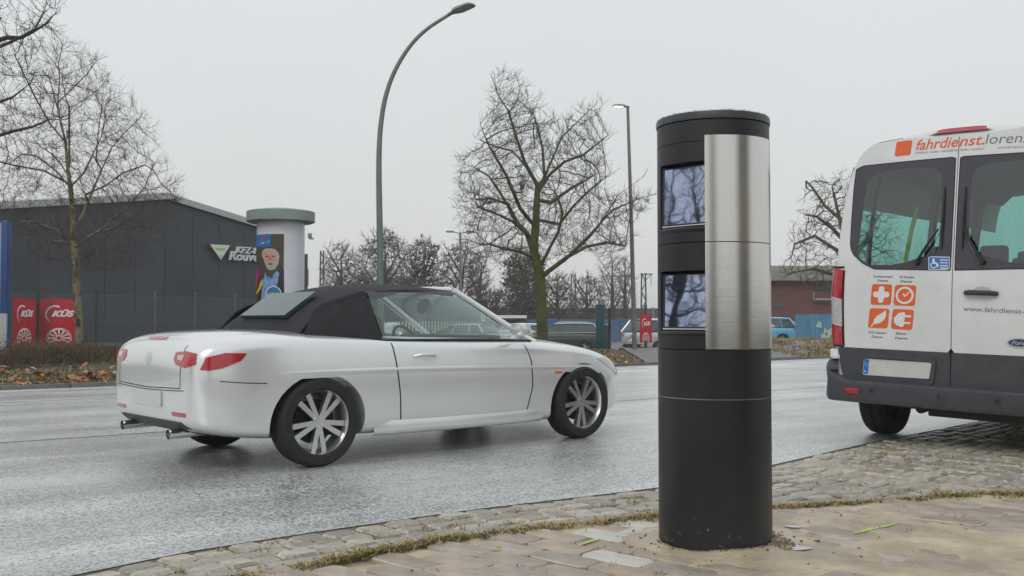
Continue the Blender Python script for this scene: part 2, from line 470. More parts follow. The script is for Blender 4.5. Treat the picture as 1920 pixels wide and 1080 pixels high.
mb.add(V + W, [(i, i + 1, n_e + i + 1, n_e + i) for i in range(n_e - 1)])
road = setting(mb.build('road', M['asphalt'], smoothf=False))

# painted lines on the far side (thin worn paint sheets)
M['road_paint'] = mat('road_paint', (0.7, 0.71, 0.7), 0.4, var=0.2, scale=30, bump=0.002, bscale=90, col2=(0.82, 0.83, 0.81))
def line_strip(name, off, w, s0, s1, z, m, parent=None):
    mb = MB()
    V = []; n = 30
    for k in range(n + 1):
        s = s0 + (s1 - s0) * k / n
        for t in (off, off + w):
            q = F0 + FD * s - FN * t; V.append((q.x, q.y, z))
    mb.add(V, [(2 * k, 2 * k + 1, 2 * k + 3, 2 * k + 2) for k in range(n)])
    o = mb.build(name, m, parent, smoothf=False); return o
line_strip('edge_line', 0.32, 0.16, -30, 90, 0.004, M['road_paint'], road)
line_strip('tar_seam', 7.1, 0.025, -14, 60, 0.003, mat('tar_seam', (.02, .02, .02), .35, var=.3, scale=9), road)
line_strip('lane_line', 2.35, 0.11, -12, 9.5, 0.004, M['road_paint'], road)

# far kerb: flat stones end to end
M['kerb'] = mat('kerb_stone', (0.13, 0.13, 0.125), 0.7, var=0.25, scale=12, bump=0.004, rand=0.12)
kerb = setting(empty('kerb', (0, 0, 0)))
kmb = MB(); kmb.box((0, 0, 0), (0.985, 0.12, 0.2), ch=0.012)
k0 = kmb.build('kerb_stone', M['kerb'], kerb)
def place(o, x, y, z, rz, sc=None, first=False):
    o.location = (x, y, z); o.rotation_euler = (0, 0, rz)
    if sc: o.scale = sc
KA = math.atan2(FD.y, FD.x)
first = True
for k in range(-6, 36):
    q = F0 + FD * (k + 0.5) + FN * 0.06
    o = k0 if first else k0.copy()
    if not first: COL.objects.link(o)
    first = False
    place(o, q.x, q.y, -0.035 + (-0.03 if 7.5 < q.x - 0 < 0 else 0), KA)

# driveway apron to the car park, asphalt sheet following the terrain
mb = MB()
pa, pb = F0 + FD * 13.8 + FN * 0.13, F0 + FD * 19.3 + FN * 0.13
def drv(u, v):
    a = pa.lerp(pb, u); x = a.x + (1.0 + (u - .5) * 1.5) * v * 0.25; y = a.y + v
    return (x, y, terrain(x, y) + 0.03)
mb.grid(drv, [i / 6 for i in range(7)], list(np.arange(0, 60, 1.0)))
M['old_asphalt'] = mat('old_asphalt', (0.12, 0.12, 0.125), 0.5, var=0.2, scale=3, bump=0.003, bscale=80, rvar=0.12)
setting(mb.build('driveway', M['old_asphalt'], smoothf=True))
# car park surface
mb = MB()
mb.grid(lambda u, v: (u, v, terrain(u, v) + 0.02), list(np.arange(-9, 30, 1.5)), list(np.arange(47, 74, 1.5)))
setting(mb.build('car_park', M['old_asphalt']))

# ---------------------------------------------------------------- near pavement
def ein(x, y):
    """distance from the kerb line, positive on the pavement side, and arc position"""
    best = 1e9; bs = 0; acc = 0; sgn = 1
    p = Vector((x, y, 0))
    for a, b in zip(EDGED, EDGED[1:]):
        ab = b - a; L = ab.length
        t = max(0, min(1, (p - a).dot(ab) / (L * L))); q = a + ab * t; d = (p - q).length
        if d < best: best = d; bs = acc + t * L; sgn = 1 if ab.cross(p - a).z < 0 else -1
        acc += L
    return best * sgn, bs
B_PX = [(250, 1118), (450, 1080), (620, 1050), (820, 1012), (1000, 990), (1237, 966), (1446, 950), (1620, 941), (1790, 927), (1920, 925)]
BL = [gnd(*p) for p in B_PX]
BL = [BL[0] - (BL[1] - BL[0]).normalized() * 6] + BL + [BL[-1] + Vector((5, 2.2, 0)), BL[-1] + Vector((40, 30, 0))]
def bline(x):
    for a, b in zip(BL, BL[1:]):
        if x <= b.x: return a.y + (b.y - a.y) * (x - a.x) / (b.x - a.x)
    return BL[-1].y
TX, TY = 0.955, 4.80       # camera tower
M['joint'] = mat('joint_sand', (0.06, 0.052, 0.04), 0.85, var=0.4, scale=14, bump=0.006, bscale=60, col2=(0.11, 0.09, 0.06))
M['cobble'] = mat('cobble_granite', (0.36, 0.35, 0.305), 0.36, var=0.35, scale=22, bump=0.005, bscale=55, rand=0.30, rvar=0.2, col2=(0.50, 0.45, 0.36))
M['paver'] = mat('paver_concrete', (0.37, 0.31, 0.26), 0.42, var=0.25, scale=7, bump=0.003, bscale=90, rand=0.2, rvar=0.25, col2=(0.52, 0.425, 0.34))
# bed under all stones
mb = MB()
V, F = [], []
steps = [0, .25, .5, 1, 2, 4, 8, 20, 60]
idx = [i for i in range(n_e)]
def off_pt(i, d):
    a = EDGED[max(i - 1, 0)]; b = EDGED[min(i + 1, n_e - 1)]; t = (b - a).normalized()
    return EDGED[i] + Vector((t.y, -t.x, 0)) * d
gx = list(np.arange(-6, 12, 0.25)); gy = list(np.arange(1.5, 18, 0.25))
mb.add([(p.x, p.y, -0.024) for p in EDGED] + [(p.x + (45 if i else 0), -12 if p.y < 60 else p.y - 60, -0.024) for i, p in enumerate(EDGED)],
       [(i, n_e + i, n_e + i + 1, i + 1) for i in range(n_e - 1)])
pave = setting(mb.build('pavement', M['joint'], smoothf=False))
mb = MB(); V = []
for i, p_ in enumerate(EDGED):
    a_ = EDGED[max(i - 1, 0)]; b_ = EDGED[min(i + 1, n_e - 1)]; t_ = (b_ - a_).normalized(); nn_ = Vector((t_.y, -t_.x, 0))
    for d_, z_ in ((.001, -.004), (.012, -.009), (.03, -.014)): q_ = p_ + nn_ * d_; V.append((q_.x, q_.y, z_))
mb.add(V, [(3 * i + j, 3 * i + j + 1, 3 * i + j + 4, 3 * i + j + 3) for i in range(n_e - 1) for j in (0, 1)])
M['silt'] = mat('gutter_silt', (.12, .11, .09), .5, var=.35, scale=20, bump=.004, bscale=80)
mb.build('gutter_silt', M['silt'], pave)
# kerb-side dark gap between asphalt and stones is real: the stones begin 2 cm off the edge
def stone_mesh(name, w, d, h, seed, rough=0.006, ch=0.012):
    r = random.Random(seed); bm = bmesh.new()
    t = []
    ring0 = [(-w/2, -d/2), (w/2, -d/2), (w/2, d/2), (-w/2, d/2)]
    # 8-gon outline with knocked-off corners
    pts = []
    c = min(w, d) * 0.16
    for x, y in ring0:
        sx, sy = (1 if x > 0 else -1), (1 if y > 0 else -1)
        a_, b_ = (x - sx * c, y), (x, y - sy * c)
        pts += [b_, a_] if sx * sy > 0 else [a_, b_]
    pts = [(x + r.uniform(-1, 1) * rough, y + r.uniform(-1, 1) * rough) for x, y in pts]
    pts.sort(key=lambda q: math.atan2(q[1] / d, q[0] / w))
    lo = [bm.verts.new((x, y, -h)) for x, y in pts]
    mi = [bm.verts.new((x, y, -ch)) for x, y in pts]
    up = [bm.verts.new((x * (1 - ch * 2.2 / w), y * (1 - ch * 2.2 / d), r.uniform(-.2, .1) * ch)) for x, y in pts]
    cv = bm.verts.new((0, 0, r.uniform(0, .25) * ch))
    n = len(pts)
    for i in range(n):
        j = (i + 1) % n
        bm.faces.new((lo[i], lo[j], mi[j], mi[i])); bm.faces.new((mi[i], mi[j], up[j], up[i])); bm.faces.new((up[i], up[j], cv))
    me = bpy.data.meshes.new(name); bm.to_mesh(me); bm.free()
    me.polygons.foreach_set('use_smooth', [True] * len(me.polygons)); me.set_sharp_from_angle(angle=math.radians(24))
    return me
def lay(name, items, meshes, m, parent, keep=300):
    """items: (x, y, z, rz, sx, sy). The ones nearest to the camera become parts of their own, the rest one mesh"""
    for me in meshes: me.materials.append(m)
    items.sort(key=lambda t: t[0] ** 2 + t[1] ** 2 + (0 if in_view(t[0], t[1]) else 500))
    rnd = random.Random(5)
    for (x, y, z, rz, sx, sy) in items[:keep]:
        o = bpy.data.objects.new(name, rnd.choice(meshes)); COL.objects.link(o); o.parent = parent
        o.location = (x, y, z); o.rotation_euler = (rnd.gauss(0, .012), rnd.gauss(0, .012), rz); o.scale = (sx, sy, 1)
    rest = items[keep:]
    if rest:
        mb = MB()
        for (x, y, z, rz, sx, sy) in rest:
            me = rnd.choice(meshes); T = Matrix.Translation((x, y, z)) @ Matrix.Rotation(rz, 4, 'Z') @ Matrix.Diagonal((sx, sy, 1, 1))
            mb.add([T @ v.co for v in me.vertices], [tuple(p.vertices) for p in me.polygons])
        o = mb.build(name + 's', m, parent, angle=50, recalc=False); o['kind'] = 'stuff'
def visible(x, y, mg=0.25):
    return y > 2.9 and abs(x) < y * 0.52 + mg + .9
def in_view(x, y): return y > 3.95 and abs(x) < y * 0.51 + .1
# cobbles between kerb line and the moss line
cob = []
S_TOT = 0
arc = [0.0]
for a, b in zip(EDGED, EDGED[1:]): arc.append(arc[-1] + (b - a).length)
def edge_at(s):
    i = min(n_e - 2, max(0, int(np.searchsorted(arc, s, 'right')) - 1)); a, b = EDGED[i], EDGED[i + 1]
    # smoothed direction
    i0, i1 = max(0, i - 3), min(n_e - 1, i + 4); t = (EDGED[i1] - EDGED[i0]).normalized()
    return a.lerp(b, (s - arc[i]) / (arc[i + 1] - arc[i])), t
s_start = arc[2] - 2.0
for row in range(0, 34):
    wr = 0.125 if row < 5 else 0.135
    off = 0.070 + row * 0.136
    s = s_start + random.uniform(0, .15)
    while s < s_start + 26:
        ln = random.uniform(0.125, 0.185) if row < 4 else random.uniform(0.15, 0.24)
        p, t = edge_at(s + ln / 2); q = p + Vector((t.y, -t.x, 0)) * off
        s += ln + 0.013
        if not visible(q.x, q.y): continue
        dd, _ = ein(q.x, q.y)
        if dd < off - 0.03: continue
        if q.y < bline(q.x) + 0.17: continue
        if (Vector((q.x - TX, q.y - TY))).length < 0.33: continue
        if q.y > 15: continue
        cob.append((q.x, q.y, -0.002 + random.uniform(-.008, .007), math.atan2(t.y, t.x) + random.gauss(0, .035), ln / 0.16, wr / 0.125))
lay('cobblestone', cob, [stone_mesh('cobblestone', 0.16, 0.122, 0.08, k) for k in range(7)], M['cobble'], pave)
# smooth concrete edging beside the moss line
M['edging'] = mat('edging_concrete', (0.36, 0.34, 0.29), 0.5, var=0.2, scale=6, bump=0.003, bscale=70, rand=0.1, rvar=0.15)
arcB = [0.0]
for a, b in zip(BL, BL[1:]): arcB.append(arcB[-1] + (b - a).length)
def b_at(s):
    i = min(len(BL) - 2, max(0, int(np.searchsorted(arcB, s, 'right')) - 1)); a, b = BL[i], BL[i + 1]
    return a.lerp(b, (s - arcB[i]) / (arcB[i + 1] - arcB[i])), (b - a).normalized()
em = MB(); em.box((0, 0, -0.05), (0.49, 0.085, 0.1), ch=0.008)
eo = None; s = 4.0
while s < 12.3:
    p, t = b_at(s + 0.25); q = p + Vector((-t.y, t.x, 0)) * 0.085
    if eo is None: o = eo = em.build('edging_stone', M['edging'], pave)
    else: o = eo.copy(); COL.objects.link(o)
    place(o, q.x, q.y, 0.0, math.atan2(t.y, t.x)); s += 0.5
# concrete pavers, long side across the pavement
pav = []
pdir = math.radians(-42); ux = Vector((math.cos(pdir), math.sin(pdir), 0)); uy = Vector((-ux.y, ux.x, 0))
for i in range(-60, 80):
    for j in range(-60, 60):
        q = Vector((0, 4.5, 0)) + uy * (i * 0.167) + ux * (j * 0.327 + (0.163 if i % 2 else 0))
        if not visible(q.x, q.y, 0.2) or q.y < 2.9 or q.y > bline(q.x) - 0.11 or q.x > 7: continue
        if (Vector((q.x - TX, q.y - TY))).length < 0.31: continue
        wv = 0.004 * math.sin(q.x * 3.1 + 1) * math.cos(q.y * 2.3)
        pav.append((q.x, q.y, wv + random.uniform(-.0025, .0025), pdir + random.gauss(0, .008), 1, 1))
lay('paving_stone', pav, [stone_mesh('paving_stone', 0.317, 0.157, 0.08, 50 + k, rough=0.003, ch=0.006) for k in range(5)], M['paver'], pave)

# trodden wet sand lying over the stones: a real uneven sheet that drowns some stones and leaves others bare
def vnoise(x, y, s, seed=0):
    from mathutils import noise
    return noise.noise(Vector((x * s, y * s, seed * 7.7)))
def sand_h(x, y):
    n = vnoise(x, y, 1.5, 1) * .6 + vnoise(x, y, 4.5, 2) * .3 + vnoise(x, y, 14, 3) * .3
    bias = -0.50 + 0.60 * smooth(0.3, 1.6, x) * (1 - smooth(0, 1.8, abs(y - 4.6)) * .6)
    dt = math.hypot(x - TX, y - TY)
    bias += 1.1 * (1 - smooth(0.28, 0.55, dt))
    db = bline(x) - y
    if db < 0: bias = -0.95 + .38 * smooth(1.2, 2.4, x)
    h = (n + bias) * 0.028
    h = max(-0.023, min(0.0105 + n * 0.006 + .02 * (1 - smooth(.26, .42, dt)), h))
    if db < 0 and h < -.012: return h
    return h + vnoise(x, y, 11, 6) * .0022 + vnoise(x, y, 26, 4) * 0.0024 + vnoise(x, y, 60, 5) * 0.0012
mb = MB(); xs = list(np.arange(-2.8, 6.6, 0.028)); ys = list(np.arange(3.0, 8.6, 0.032)); keepv = {}
V, F = [], []
for i, x in enumerate(xs):
    for j, y in enumerate(ys):
        if not visible(x, y, 0.3): continue
        d, _ = ein(x, y) if y > 4.0 + x * .5 else (1, 0)
        if d < 0.012: continue
        keepv[(i, j)] = len(V); V.append((x, y, sand_h(x, y)))
for (i, j), a in keepv.items():
    b_, c, d = keepv.get((i + 1, j)), keepv.get((i + 1, j + 1)), keepv.get((i, j + 1))
    if b_ is not None and c is not None and d is not None: F.append((a, b_, c, d))
mb.add(V, F)
M['sand'] = mat('wet_sand', (0.42, 0.34, 0.235), 0.44, var=0.32, scale=2.6, bump=0.010, bscale=48, rvar=0.34, col2=(0.68, 0.56, 0.40), detail=14)
setting(mb.build('sand', M['sand'], angle=80, recalc=False), 'stuff', 'damp trodden sand spread over the paving stones')

# moss and dead grass along the joint, leaves and crumbs
M['grass'] = mat('verge_grass', (0.17, 0.17, 0.04), 0.8, var=0.35, scale=25, rand=0.35, col2=(0.3, 0.25, 0.08))
M['dry_grass'] = mat('dry_grass', (0.40, 0.29, 0.12), 0.8, var=0.35, scale=25, rand=0.35, col2=(0.5, 0.36, 0.17))
M['leaf'] = mat('dead_leaf', (0.46, 0.16, 0.06), 0.55, var=0.4, scale=18, rand=0.5, col2=(0.58, 0.27, 0.12))
def blades(mb, x, y, z, n, h, spread, lean=0.6, rnd=random, w=0.0035):
    for _ in range(n):
        a = rnd.uniform(0, 2 * PI); r = spread * math.sqrt(rnd.random())
        bx, by = x + r * math.cos(a), y + r * math.sin(a)
        hh = h * rnd.uniform(.4, 1.2); t = rnd.uniform(0, 2 * PI); l = hh * lean * rnd.uniform(.3, 1.6)
        px, py = math.cos(t + PI / 2) * w, math.sin(t + PI / 2) * w
        mx, my = bx + math.cos(t) * l * .35, by + math.sin(t) * l * .35
        mb.add([(bx - px, by - py, z), (bx + px, by + py, z), (mx + px * .8, my + py * .8, z + hh * .6), (mx - px * .8, my - py * .8, z + hh * .6),
                (bx + math.cos(t) * l, by + math.sin(t) * l, z + hh * .95)], [(0, 1, 2, 3), (3, 2, 4)])
g1, g2 = MB(), MB()
s = 3.5
while s < 13.5:
    p, t = b_at(s); dens_ = 0.5 + 0.8 * vnoise(s, 0, 1.3, 8) + 0.6 * vnoise(s, 0, 5, 9)
    if 7.6 < s < 8.0: dens_ -= .3
    s += 0.02
    if not visible(p.x, p.y, .3): continue
    if math.hypot(p.x - TX, p.y - TY) < .3: continue
    w = 0.045 + 0.06 * max(0, vnoise(s, 3, 1.1, 4))
    for _ in range(int(max(0, dens_ + .25) * 9)):
        q = p + Vector((-t.y, t.x, 0)) * random.gauss(-0.01, w * .55) + t * random.uniform(-.02, .02)
        gm = g1 if vnoise(q.x, q.y, 2.2, 6) + random.gauss(0, .35) > .1 else g2
        blades(gm, q.x, q.y, -0.006, 3, 0.018 + .012 * max(0, dens_), 0.03, 2.2, w=.004)
for _ in range(900):   # tufts between cobbles
    x = random.uniform(-1.8, 5); y = random.uniform(4.2, 9)
    if not visible(x, y) or ein(x, y)[0] < .05 or y < bline(x): continue
    if vnoise(x, y, 1.6, 12) > 0.12: blades(g2 if random.random() < .65 else g1, x, y, -.006, 9, 0.022, 0.035, 1.3)
for _ in range(90):
    x = random.uniform(-1.2, 3.4); y = random.uniform(4.1, 5.6)
    if visible(x, y) and y < bline(x) and vnoise(x, y, 3, 13) > .1: blades(g2, x, y, -.002, 6, .016, .03, 1.4)
moss = setting(g1.build('grass', M['grass'], recalc=False), 'stuff', 'short green moss and grass growing in the paving joint')
dry = setting(g2.build('dry_grass', M['dry_grass'], recalc=False), 'stuff', 'dry straw coloured grass growing in the paving joint')
def leaf_geo(mb, x, y, z, s, rnd=random):
    a = rnd.uniform(0, 2 * PI); tx, ty = rnd.gauss(0, .35), rnd.gauss(0, .35)
    R = Matrix.Translation((x, y, z)) @ Matrix.Rotation(a, 4, 'Z') @ Matrix.Rotation(tx, 4, 'X') @ Matrix.Rotation(ty, 4, 'Y')
    c = rnd.uniform(.1, .5) * s
    P = [(-s, 0, 0), (-.35 * s, .5 * s, c * .6), (.4 * s, .42 * s, c * .5), (s, 0, c * .3), (.4 * s, -.42 * s, c * .6), (-.35 * s, -.5 * s, c * .4), (0, 0, 0)]
    mb.add([R @ Vector(p) for p in P], [(0, 6, 1), (1, 6, 2), (2, 6, 3), (3, 6, 4), (4, 6, 5), (5, 6, 0)])
lm = MB()
for _ in range(170):
    x = random.uniform(-1.8, 4.2); y = random.uniform(4.1, 8.5)
    if visible(x, y) and ein(x, y)[0] > .08 and (abs(y - bline(x)) < .5 or random.random() < .3): leaf_geo(lm, x, y, max(0.004, sand_h(x, y)) + .006, random.uniform(.008, .024))
M['crumb_leaf'] = mat('crumb_leaf', (.33, .2, .09), .7, var=.4, rand=.4, scale=20)
setting(lm.build('leaf_crumbs', M['crumb_leaf'], recalc=False), 'stuff', 'small dead leaves and crumbs lying on the paving')
# little stones kicked out of the sand
cr = MB(); 
for _ in range(90):
    a = random.uniform(0, 2 * PI); r = random.choice([random.uniform(.28, .5), random.uniform(.3, 1.6)])
    x, y = TX + r * math.cos(a), TY + r * math.sin(a) * .8
    if not visible(x, y) or y > bline(x): continue
    s_ = random.uniform(.002, .007)
    z = max(0.003, sand_h(x, y))
    P = [Vector((random.uniform(.6, 1) * sx, random.uniform(.6, 1) * sy, random.uniform(.5, .9) * sz)) * s_ for sx in (-1, 1) for sy in (-1, 1) for sz in (-1, 1)]
    cr.add([p + Vector((x, y, z + s_ * .3)) for p in P], [(0, 1, 3, 2), (4, 6, 7, 5), (0, 4, 5, 1), (2, 3, 7, 6), (0, 2, 6, 4), (1, 5, 7, 3)])
for _ in range(160):
    a = random.uniform(-.7, .5); r = random.uniform(.265, .36); x, y = TX + r * math.cos(a), TY + r * math.sin(a); s_ = random.uniform(.003, .008)
    if random.random() < .5: a = random.uniform(-PI, 0); x, y = TX + .275 * math.cos(a), TY + .275 * math.sin(a); s_ *= .8
    z = sand_h(x, y); P = [Vector((random.uniform(.6, 1) * sx, random.uniform(.6, 1) * sy, random.uniform(.5, .9) * sz)) * s_ for sx in (-1, 1) for sy in (-1, 1) for sz in (-1, 1)]
    cr.add([p + Vector((x, y, z + s_ * .3)) for p in P], [(0, 1, 3, 2), (4, 6, 7, 5), (0, 4, 5, 1), (2, 3, 7, 6), (0, 2, 6, 4), (1, 5, 7, 3)])
M['crumb'] = mat('sand_crumb', (0.24, 0.2, 0.14), 0.8, var=0.3, rand=0.4)
setting(cr.build('gravel', M['crumb'], smoothf=False, recalc=False), 'stuff', 'small clods and pebbles lying around the camera tower')
# yellow-green spray marks on the paving
M['spray'] = mat('spray_paint', (0.5, 0.66, 0.12), 0.6, var=0.4, scale=60, bump=0.002, bscale=100)
for path, w in (([(1600, 999), (1640, 989), (1690, 979)], .012), ([(1086, 1020), (1108, 1013), (1128, 1007)], .010)):
    P = [gnd(*p, 0.01) for p in path]; mb = MB(); n = 26; V = []
    for k in range(n):
        t = k / (n - 1) * (len(P) - 1); i = min(len(P) - 2, int(t)); q = P[i].lerp(P[i + 1], t - i); d = (P[i + 1] - P[i]).normalized(); nn = Vector((-d.y, d.x, 0))
        ww = w * (0.35 + .65 * math.sin(PI * min(1, (k + 1.5) / n))) * (1 + random.uniform(-.2, .2))
        for s_ in (-1, 0, 1):
            r_ = q + nn * ww * s_; V.append((r_.x, r_.y, max(0.0065, sand_h(r_.x, r_.y) + .0015)))
    mb.add(V, [(3 * k + j, 3 * k + j + 1, 3 * k + j + 4, 3 * k + j + 3) for k in range(n - 1) for j in (0, 1)])
    setting(mb.build('spray_mark', M['spray'], pave), 'structure')
# three pale replacement pavers beside the left mark
M['pale_paver'] = mat('pale_paver', (.58, .56, .51), .5, var=.12, scale=7, bump=.002, bscale=90)
used = set()
for u, v in ((1112, 1012), (1150, 1004), (1182, 996), (1185, 1040)):
    q = gnd(u, v); c_ = min((o for o in children(pave) if o.name.startswith('paving_stone') and o.name not in used and len(o.data.vertices) < 60), key=lambda o: (o.location.x - q.x) ** 2 + (o.location.y - q.y) ** 2)
    used.add(c_.name); c_.material_slots[0].link = 'OBJECT'; c_.material_slots[0].material = M['pale_paver']
# shallow puddles lying in the sand
M['water'] = mat('puddle_water', (.16, .15, .13), .03, var=.1, spec=.9, coat=1)
for u, v, a_, b_ in ((1486, 1033, .075, .05), (1490, 989, .05, .022)):
    q = gnd(u, v); mb = MB(); zc = max(0.004, sand_h(q.x, q.y)) + .0012
    P = [(q.x + a_ * math.cos(t) * (1 + .3 * math.sin(3 * t + u)), q.y + b_ * math.sin(t) * (1 + .3 * math.cos(2 * t + v)), zc) for t in np.linspace(0, 2 * PI, 28, endpoint=False)]
    mb.add(P, [tuple(range(28))]); setting(mb.build('puddle', M['water'], smoothf=False), 'structure')

# far verge: leaf litter, grass, driven by area
def scatter(mb, n, xa, xb, ya, yb, cond, fn):
    for _ in range(n):
        x, y = random.uniform(xa, xb), random.uniform(ya, yb)
        if y > 3 and abs(x) < y * .53 + 1 and cond(x, y): fn(mb, x, y, terrain(x, y))
lf, gr, dg = MB(), MB(), MB()
left_c = lambda x, y: 0.14 < dfar(x, y) < 2.6 and x < -.5
right_c = lambda x, y: 0.14 < dfar(x, y) < 12 and x > 7.8
mid_c = lambda x, y: 0.5 < dfar(x, y) < 9 and -1 < x < 3.2
scatter(lf, 9000, -12, -0.5, 14, 26, lambda x, y: left_c(x, y) and random.random() < math.exp(-(dfar(x, y) - .3) * .8), lambda m_, x, y, z: leaf_geo(m_, x, y, z + random.uniform(.01, .14), random.uniform(.045, .10)))
scatter(lf, 5200, 7.8, 24, 24, 42, right_c, lambda m_, x, y, z: leaf_geo(m_, x, y, z + random.uniform(.01, .05), random.uniform(.04, .085)))
scatter(lf, 900, -1, 3.6, 20, 36, mid_c, lambda m_, x, y, z: leaf_geo(m_, x, y, z + random.uniform(.01, .05), random.uniform(.03, .07)))
scatter(gr, 2600, 7.8, 24, 24, 42, right_c, lambda m_, x, y, z: blades(m_, x, y, z, 7, .12, .12, .8, w=.008))
scatter(dg, 2600, 7.8, 24, 24, 42, right_c, lambda m_, x, y, z: blades(m_, x, y, z, 7, .13, .12, .8, w=.008))
scatter(gr, 900, -12, -0.5, 14, 28, left_c, lambda m_, x, y, z: blades(m_, x, y, z, 6, .11, .1, .8, w=.007))
scatter(dg, 1500, -12, -0.5, 14, 28, left_c, lambda m_, x, y, z: blades(m_, x, y, z, 6, .13, .1, .8, w=.007))
scatter(gr, 700, -1, 3.6, 20, 36, mid_c, lambda m_, x, y, z: blades(m_, x, y, z, 6, .08, .1, .8, w=.007))
setting(lf.build('leaf_litter', M['leaf'], recalc=False), 'stuff', 'orange brown dead leaves lying on the far verge')
setting(gr.build('verge_grass', M['grass'], recalc=False), 'stuff', 'green grass on the far verge')
setting(dg.build('dead_grass', M['dry_grass'], recalc=False), 'stuff', 'straw coloured dead grass on the far verge')
# ================================================================ CAMERA TOWER
def lens_mat():
    m = bpy.data.materials.new('filter_glass'); m.use_nodes = True
    b = m.node_tree.nodes['Principled BSDF']
    b.inputs['Base Color'].default_value = (0.42, 0.48, 0.66, 1); b.inputs['Metallic'].default_value = 1.0
    b.inputs['Roughness'].default_value = 0.022
    n, l = m.node_tree.nodes, m.node_tree.links
    t = n.new('ShaderNodeTexCoord'); a = n.new('ShaderNodeTexNoise'); a.inputs['Scale'].default_value = 3.0
    l.new(t.outputs['Object'], a.inputs['Vector']); bp = n.new('ShaderNodeBump'); bp.inputs['Distance'].default_value = 0.0012
    l.new(a.outputs['Fac'], bp.inputs['Height']); l.new(bp.outputs[0], b.inputs['Normal'])
    return m
def steel_mat():
    m = bpy.data.materials.new('brushed_steel'); m.use_nodes = True
    n, l = m.node_tree.nodes, m.node_tree.links; b = n['Principled BSDF']
    b.inputs['Metallic'].default_value = 1.0
    t = n.new('ShaderNodeTexCoord'); mp = n.new('ShaderNodeMapping'); mp.inputs['Scale'].default_value = (6, 6, 900)
    l.new(t.outputs['Object'], mp.inputs['Vector'])
    nt = n.new('ShaderNodeTexNoise'); nt.inputs['Scale'].default_value = 1.0; nt.inputs['Detail'].default_value = 3; l.new(mp.outputs[0], nt.inputs['Vector'])
    r = n.new('ShaderNodeMapRange'); r.inputs['To Min'].default_value = 0.13; r.inputs['To Max'].default_value = 0.20
    l.new(nt.outputs['Fac'], r.inputs['Value']); l.new(r.outputs[0], b.inputs['Roughness'])
    cr = n.new('ShaderNodeValToRGB'); cr.color_ramp.elements[0].color = (0.62, 0.61, 0.58, 1); cr.color_ramp.elements[1].color = (0.74, 0.73, 0.70, 1)
    l.new(nt.outputs['Fac'], cr.inputs['Fac']); l.new(cr.outputs[0], b.inputs['Base Color'])
    b.inputs['Anisotropic'].default_value = 0.85
    tg = n.new('ShaderNodeTangent'); tg.direction_type = 'RADIAL'; tg.axis = 'Z'; l.new(tg.outputs[0], b.inputs['Tangent'])
    bp = n.new('ShaderNodeBump'); bp.inputs['Distance'].default_value = 0.0001; l.new(nt.outputs['Fac'], bp.inputs['Height']); l.new(bp.outputs[0], b.inputs['Normal'])
    return m
def black_coat():
    m = bpy.data.materials.new('black_powder_coat'); m.use_nodes = True
    n, l = m.node_tree.nodes, m.node_tree.links; b = n['Principled BSDF']
    t = n.new('ShaderNodeTexCoord')
    nt = n.new('ShaderNodeTexNoise'); nt.inputs['Scale'].default_value = 320; nt.inputs['Detail'].default_value = 2; l.new(t.outputs['Object'], nt.inputs['Vector'])
    n2 = n.new('ShaderNodeTexNoise'); n2.inputs['Scale'].default_value = 3; n2.inputs['Detail'].default_value = 8; l.new(t.outputs['Object'], n2.inputs['Vector'])
    # sand splashes near the foot (dirt with its own shape)
    sp = n.new('ShaderNodeSeparateXYZ'); l.new(t.outputs['Object'], sp.inputs[0])
    mh = n.new('ShaderNodeMapRange'); mh.inputs['From Min'].default_value = 0.0; mh.inputs['From Max'].default_value = 0.22; mh.inputs['To Min'].default_value = 0.17; mh.inputs['To Max'].default_value = 0.0
    l.new(sp.outputs['Z'], mh.inputs['Value'])
    n4 = n.new('ShaderNodeTexNoise'); n4.inputs['Scale'].default_value = 38; n4.inputs['Detail'].default_value = 5; l.new(t.outputs['Object'], n4.inputs['Vector'])
    ad = n.new('ShaderNodeMath'); ad.operation = 'ADD'; l.new(n4.outputs['Fac'], ad.inputs[0]); l.new(mh.outputs[0], ad.inputs[1])
    th = n.new('ShaderNodeValToRGB'); th.color_ramp.elements[0].position = 0.755; th.color_ramp.elements[1].position = 0.86; l.new(ad.outputs[0], th.inputs['Fac'])
    r = n.new('ShaderNodeValToRGB'); r.color_ramp.elements[0].position = .3; r.color_ramp.elements[0].color = (0.009, 0.009, 0.012, 1)
    r.color_ramp.elements[1].position = .75; r.color_ramp.elements[1].color = (0.020, 0.020, 0.024, 1); l.new(n2.outputs['Fac'], r.inputs['Fac'])
    mx = n.new('ShaderNodeMix'); mx.data_type = 'RGBA'; l.new(th.outputs[0], mx.inputs[0]); l.new(r.outputs[0], mx.inputs[6]); mx.inputs[7].default_value = (0.22, 0.18, 0.13, 1)
    l.new(mx.outputs[2], b.inputs['Base Color'])
    rr = n.new('ShaderNodeMapRange'); rr.inputs['To Min'].default_value = 0.3; rr.inputs['To Max'].default_value = 0.5; l.new(n2.outputs['Fac'], rr.inputs['Value']); l.new(rr.outputs[0], b.inputs['Roughness'])
    bp = n.new('ShaderNodeBump'); bp.inputs['Distance'].default_value = 0.0007; l.new(nt.outputs['Fac'], bp.inputs['Height']); l.new(bp.outputs[0], b.inputs['Normal'])
    return m
M['black_coat'] = black_coat(); M['lens'] = lens_mat(); M['steel'] = steel_mat()
tower = tag(empty('speed_camera_tower', (TX, TY, 0)), 'round black speed camera tower with brushed steel cover and two glass windows', 'speed camera')
TR = 0.262
VA = math.atan2(-TY, -TX)          # angle of the side that faces the camera
def ta(px):                        # angle on the tower for an image column, measured from its middle
    return math.asin(max(-1, min(1, (px - 1338) / 104.5)))
def tz(v): return zat(v, TY - TR)
def tp(a, z, r=TR): return Vector((r * math.cos(VA + a), r * math.sin(VA + a), z))
